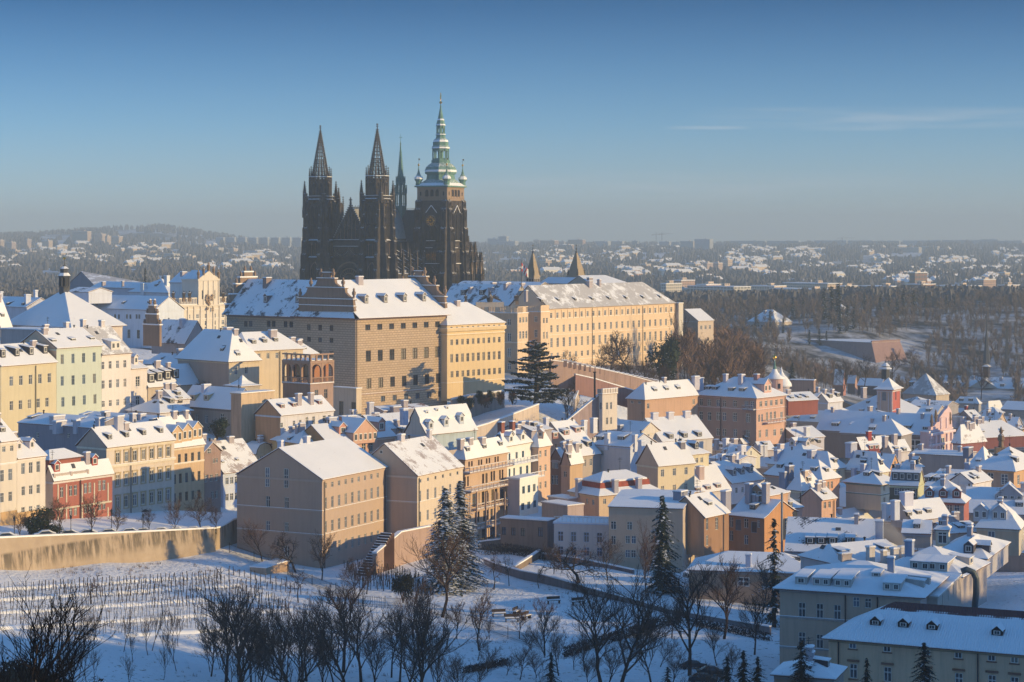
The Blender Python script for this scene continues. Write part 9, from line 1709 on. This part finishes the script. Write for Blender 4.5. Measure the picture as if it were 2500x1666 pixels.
# cars
def car_parts(c, snow):
    b = MB(); pr = [(-2.1, .35, .55, .82), (-2.15, .3, .8, .85), (-1.2, .3, .92, .86), (-.6, .3, 1.36, .72), (.7, .3, 1.42, .7), (1.5, .3, .98, .84), (2.05, .3, .85, .84), (2.1, .35, .55, .8)]
    b.rings([[(x, -w_, z0), (x, w_, z0), (x, w_*.92, z1), (x, -w_*.92, z1)] for x, z0, z1, w_ in pr]); g_ = MB()
    for s_ in (-1, 1): g_.poly([(-1.05, s_*.83, .95), (-.55, s_*.72, 1.3), (.65, s_*.71, 1.34), (1.3, s_*.83, .98)])
    g_.poly([(-1.15, -.72, .98), (-1.15, .72, .98), (-.66, .62, 1.33), (-.66, -.62, 1.33)]); g_.poly([(1.45, -.72, 1.04), (1.45, .72, 1.04), (.78, .62, 1.4), (.78, -.62, 1.4)])
    sn = MB(); sn.rings([[(x, -w_*.9, z), (x, w_*.9, z), (x, w_*.8, z+.1), (x, -w_*.8, z+.1)] for x, z, w_ in ((-2.0, .82, .8), (-1.25, .93, .82), (-.65, 1.34, .7), (.7, 1.42, .7), (1.5, 1.0, .8), (2.0, .88, .8))]); wh_ = MB(); wh_.rings([[(.31*math.cos(t*.5236), y, .31+.31*math.sin(t*.5236)) for t in range(12)] for y in (-.1, .1)])
    hl = MB().box(-.04, .04, -.18, .18, -.07, .07)
    return b.mesh('body', [flatm('car_'+c, c, .35, .2, .6)]), g_.mesh('windows', [glassm()]), (sn.mesh('snow_cover', [SN]) if snow else None), wh_.mesh('wheel', [dark()]), hl.mesh('headlight', [white()])
CP = [car_parts('8A9098', True), car_parts('B8B4AC', True), car_parts('3A4048', True), car_parts('22262C', False)]
def car(k, px, D, z, rz, label, group=None):
    e = empty('parked_car', (X(px, D), D, z), rz, label, 'car', group); bm_, g_, sn, wh_, hl = CP[k]; link('body', bm_, e); link('windows', g_, e)
    if sn: link('snow_cover', sn, e)
    for x in (-1.35, 1.35):
        for y in (-.78, .78): link('wheel', wh_, e, (x, y, 0))
    for y in (-.6, .6): link('headlight', hl, e, (-2.13, y, .68))
for i, (px, lb) in enumerate([(14, 'dark windowed van like car at the far left behind the parapet'), (110, 'snow buried car left of the red house'), (166, 'bluish car half hidden behind the parapet before the red house'), (213, 'large snow mounded car in front of the red house door'), (264, 'snow covered pale car before the red and cream houses'), (314, 'dark car with snow on its roof before the cream house gateway'), (346, 'white mounded car at the cream house gateway'), (391, 'snow covered car under the bare street tree'), (428, 'snow covered car before the ochre house'), (470, 'dark car with blue snow near the narrow brick gable'), (500, 'last snow covered car before the street bend')]):
    car((1, 1, 0, 1, 1, 2, 0, 1, 1, 2, 0)[i], px, wd(px)+3.2, sz(px), R(14+(i*7) % 9-4), lb)
for i, (px, py, lb) in enumerate([(1716, 1668, 'nearest dark car parked by the clipped conifers at the bottom'), (1735, 1650, 'dark car parked behind the nearest one at the bottom right'), (1690, 1632, 'dark snow dusted car under the wide bare tree')]): D = gD(px, py, 240, 420); car(3 if i < 2 else 2, px, D, gz(px, D), R(170+i*8), lb)
# street lamps
def lamp_parts():
    b = MB(); b.lathe(0, 0, [(0, .14), (.9, .12), (1, .07), (3.6, .05)], 8); b.tube((0, 0, 3.2), (.25, 0, 3.5), .03, .03, 4); l_ = MB(); l_.lathe(0, 0, [(3.6, .12), (4.1, .24)], 6); c_ = MB(); c_.lathe(0, 0, [(4.1, .3), (4.35, .1), (4.55, .03)], 6)
    return b.mesh('post', [dark()]), l_.mesh('glass', [glassm()]), c_.mesh('cap', [dark()])
LP_ = lamp_parts()
for px, D, z, lb in [(35, wd(35)+1.6, sz(35), 'black lantern lamp at the far left behind the parapet'), (173, wd(173)+1.6, sz(173), 'black lantern lamp in front of the red house'), (349, wd(349)+1.6, sz(349), 'black lantern lamp before the cream house gateway'), (272, wd(272)+9, sz(272), 'black lantern lamp at the corner of red and cream houses'), (1387, 590, Z(985, 590), 'lamp post standing on the castle ramp'), (1380, 560, Z(1030, 560), 'short lamp post at the foot of the castle ramp')]:
    e = empty('street_lamp', (X(px, D), D, z), .3, lb, 'street lamp')
    for me in LP_: link(me.name.split('.')[0], me, e)
# benches and raised beds in the garden
def bench_parts(): return MB().box(-.9, .9, -.25, .25, .42, .5).mesh('seat', [bark()]), MB().box(-.9, .9, .2, .28, .6, .95).mesh('backrest', [bark()]), MB().box(-.05, .05, -.2, .25, 0, .45).mesh('leg', [bark()]), MB().box(-.88, .88, -.24, .2, .5, .58).mesh('snow', [SN])
BP = bench_parts()
for px, py, rz, lb in [(1218, 1507, .2, 'left bench of the ring of dark benches in the snowy garden'), (1250, 1519, .1, 'front bench of the ring of dark benches in the snowy garden'), (1262, 1500, 1.2, 'back bench of the ring of dark benches in the snowy garden'), (1285, 1512, 1.0, 'right bench of the ring of dark benches in the snowy garden'), (1352, 1474, .3, 'bench beside the raised beds under the long wall'), (1412, 1478, .5, 'bench at the right end under the long wall')]:
    D = gD(px, py); e = empty('bench', (X(px, D), D, gz(px, D)), rz, lb, 'bench'); e.scale = (1.4,)*3; link('seat', BP[0], e); link('backrest', BP[1], e); link('snow', BP[3], e)
    for x in (-.75, .75): link('leg', BP[2], e, (x, 0, 0))
# cranes and mast
def crane(px, yb_, yt, D, xl, xr, label):
    z0 = Z(yb_, D); h = Z(yt, D)-z0; e = empty('tower_crane', (X(px, D), D, z0), 0, label, 'crane'); b = MB(); m_ = flatm('crane_steel', (.12, .12, .13))
    for sx in (-1, 1):
        for sy in (-1, 1): b.tube((sx, sy, 0), (sx, sy, h), .35, .35, 3)
    for i in range(int(h/5)): b.tube((-1, -1, i*5), (1, -1, i*5+5), .25, .25, 3)
    b.build('mast', [m_], e); b = MB(); a = (xl-px)/F*D; c_ = (xr-px)/F*D; b.tube((a, 0, h*.86), (c_, 0, h*.9), .7, .5, 4); b.tube((a, 0, h*.87), (0, 0, h+2), .2, .2, 3); b.tube((c_*.7, 0, h*.9), (0, 0, h+2), .2, .2, 3); b.box(a-1, a+4, -1, 1, h*.8, h*.87); b.build('jib', [m_], e)
crane(1602, 600, 569, 6200, 1592, 1625, 'left tower crane standing on the skyline'); crane(1616, 596, 568, 6300, 1608, 1644, 'right tower crane with longer jib on the skyline'); crane(2056, 592, 580, 6500, 2045, 2086, 'small crane on the far right skyline')
e = empty('mast', (X(359, 7300), 7300, Z(562, 7300)), 0, 'thin lattice mast on top of the far wooded hill', 'mast'); b = MB(); b.tube((0, 0, 0), (0, 0, 26), 1.6, .5, 4); b.build('mast', [flatm('mast_red', (.25, .10, .09))], e)
# steam from the chimneys
def steam(px, py, D, n_, lb, s_=1.0, dx=-.9, dz=.9):
    m_ = bpy.data.materials.new('steam'); m_.use_nodes = True; t = m_.node_tree; t.nodes.clear(); o_ = t.nodes.new('ShaderNodeOutputMaterial'); v_ = t.nodes.new('ShaderNodeVolumePrincipled'); v_.inputs['Density'].default_value = .16/s_; v_.inputs['Color'].default_value = (.95, .95, .97, 1); t.links.new(v_.outputs[0], o_.inputs['Volume'])
    r2 = random.Random(int(px)); b = MB(); p = Vector((0, 0, 0)); r_ = .4*s_
    rings = []
    for i in range(n_):
        rings.append([(p.x+r_*math.cos(j*.628)*(1+.2*math.sin(j*3+i)), p.y+r_*math.sin(j*.628), p.z+r_*.3*math.sin(j*1.3+i)) for j in range(10)]); p = p+Vector((dx*r2.uniform(.4, 1.4), 0, dz))*s_*.8; r_ = (.4+1.9*math.sin(math.pi*min(1, (i+1)/n_)))*s_*r2.uniform(.8, 1.1)
    b.rings(rings); o = b.build('steam', [m_], None, P(px, py, D)); tag(o, lb, None, None, 'stuff')
steam(2209, 1352, 351, 8, None, 1.1); steam(2340, 1034, 752, 6, None, 1.4); steam(550, 795, 610, 6, None, 1.2, .8, .4)

# low snow banks between the vine rows
for (xa, ya, xb, yb_) in [(-40, 1470, 590, 1429), (-40, 1502, 660, 1456), (-40, 1541, 715, 1490), (40, 1572, 715, 1529), (-40, 1444, 520, 1408)]:
    b = MB(); rr_ = []
    for i in range(60):
        f = i/59; px = xa+(xb-xa)*f; py = ya+(yb_-ya)*f+.7*math.sin(i*.31+xa); D = gD(px, py, 280, 440); z = gz(px, D); w_ = 1.3+.2*math.sin(i*.9); h = .34+.05*math.sin(i*1.3+ya)
        rr_.append([(X(px, D), D-w_*1.1, z-.25), (X(px, D), D-w_*.3, z+h), (X(px, D), D+w_*1.4, z+h*.9), (X(px, D), D+w_*2.6, z-.25)])
    b.rings(rr_, closed=False, cap0=False, cap1=False); tag(b.build('snow_bank', [SN], smooth=True), None, None, None, 'structure')
# ---------------------------------------------------------------- the air
HB = MB().box(-13500, 24500, -120, 9150, -150, 105)
m = bpy.data.materials.new('haze'); m.use_nodes = True; m.node_tree.nodes.clear()
ho = m.node_tree.nodes.new('ShaderNodeOutputMaterial'); hv = m.node_tree.nodes.new('ShaderNodeVolumePrincipled')
hv.inputs['Density'].default_value = 2.0e-4; hv.inputs['Color'].default_value = (.68, .84, 1.0, 1); hv.inputs['Anisotropy'].default_value = 0.0
m.node_tree.links.new(hv.outputs[0], ho.inputs['Volume'])
tag(HB.build('haze', [m]), None, None, None, 'stuff')
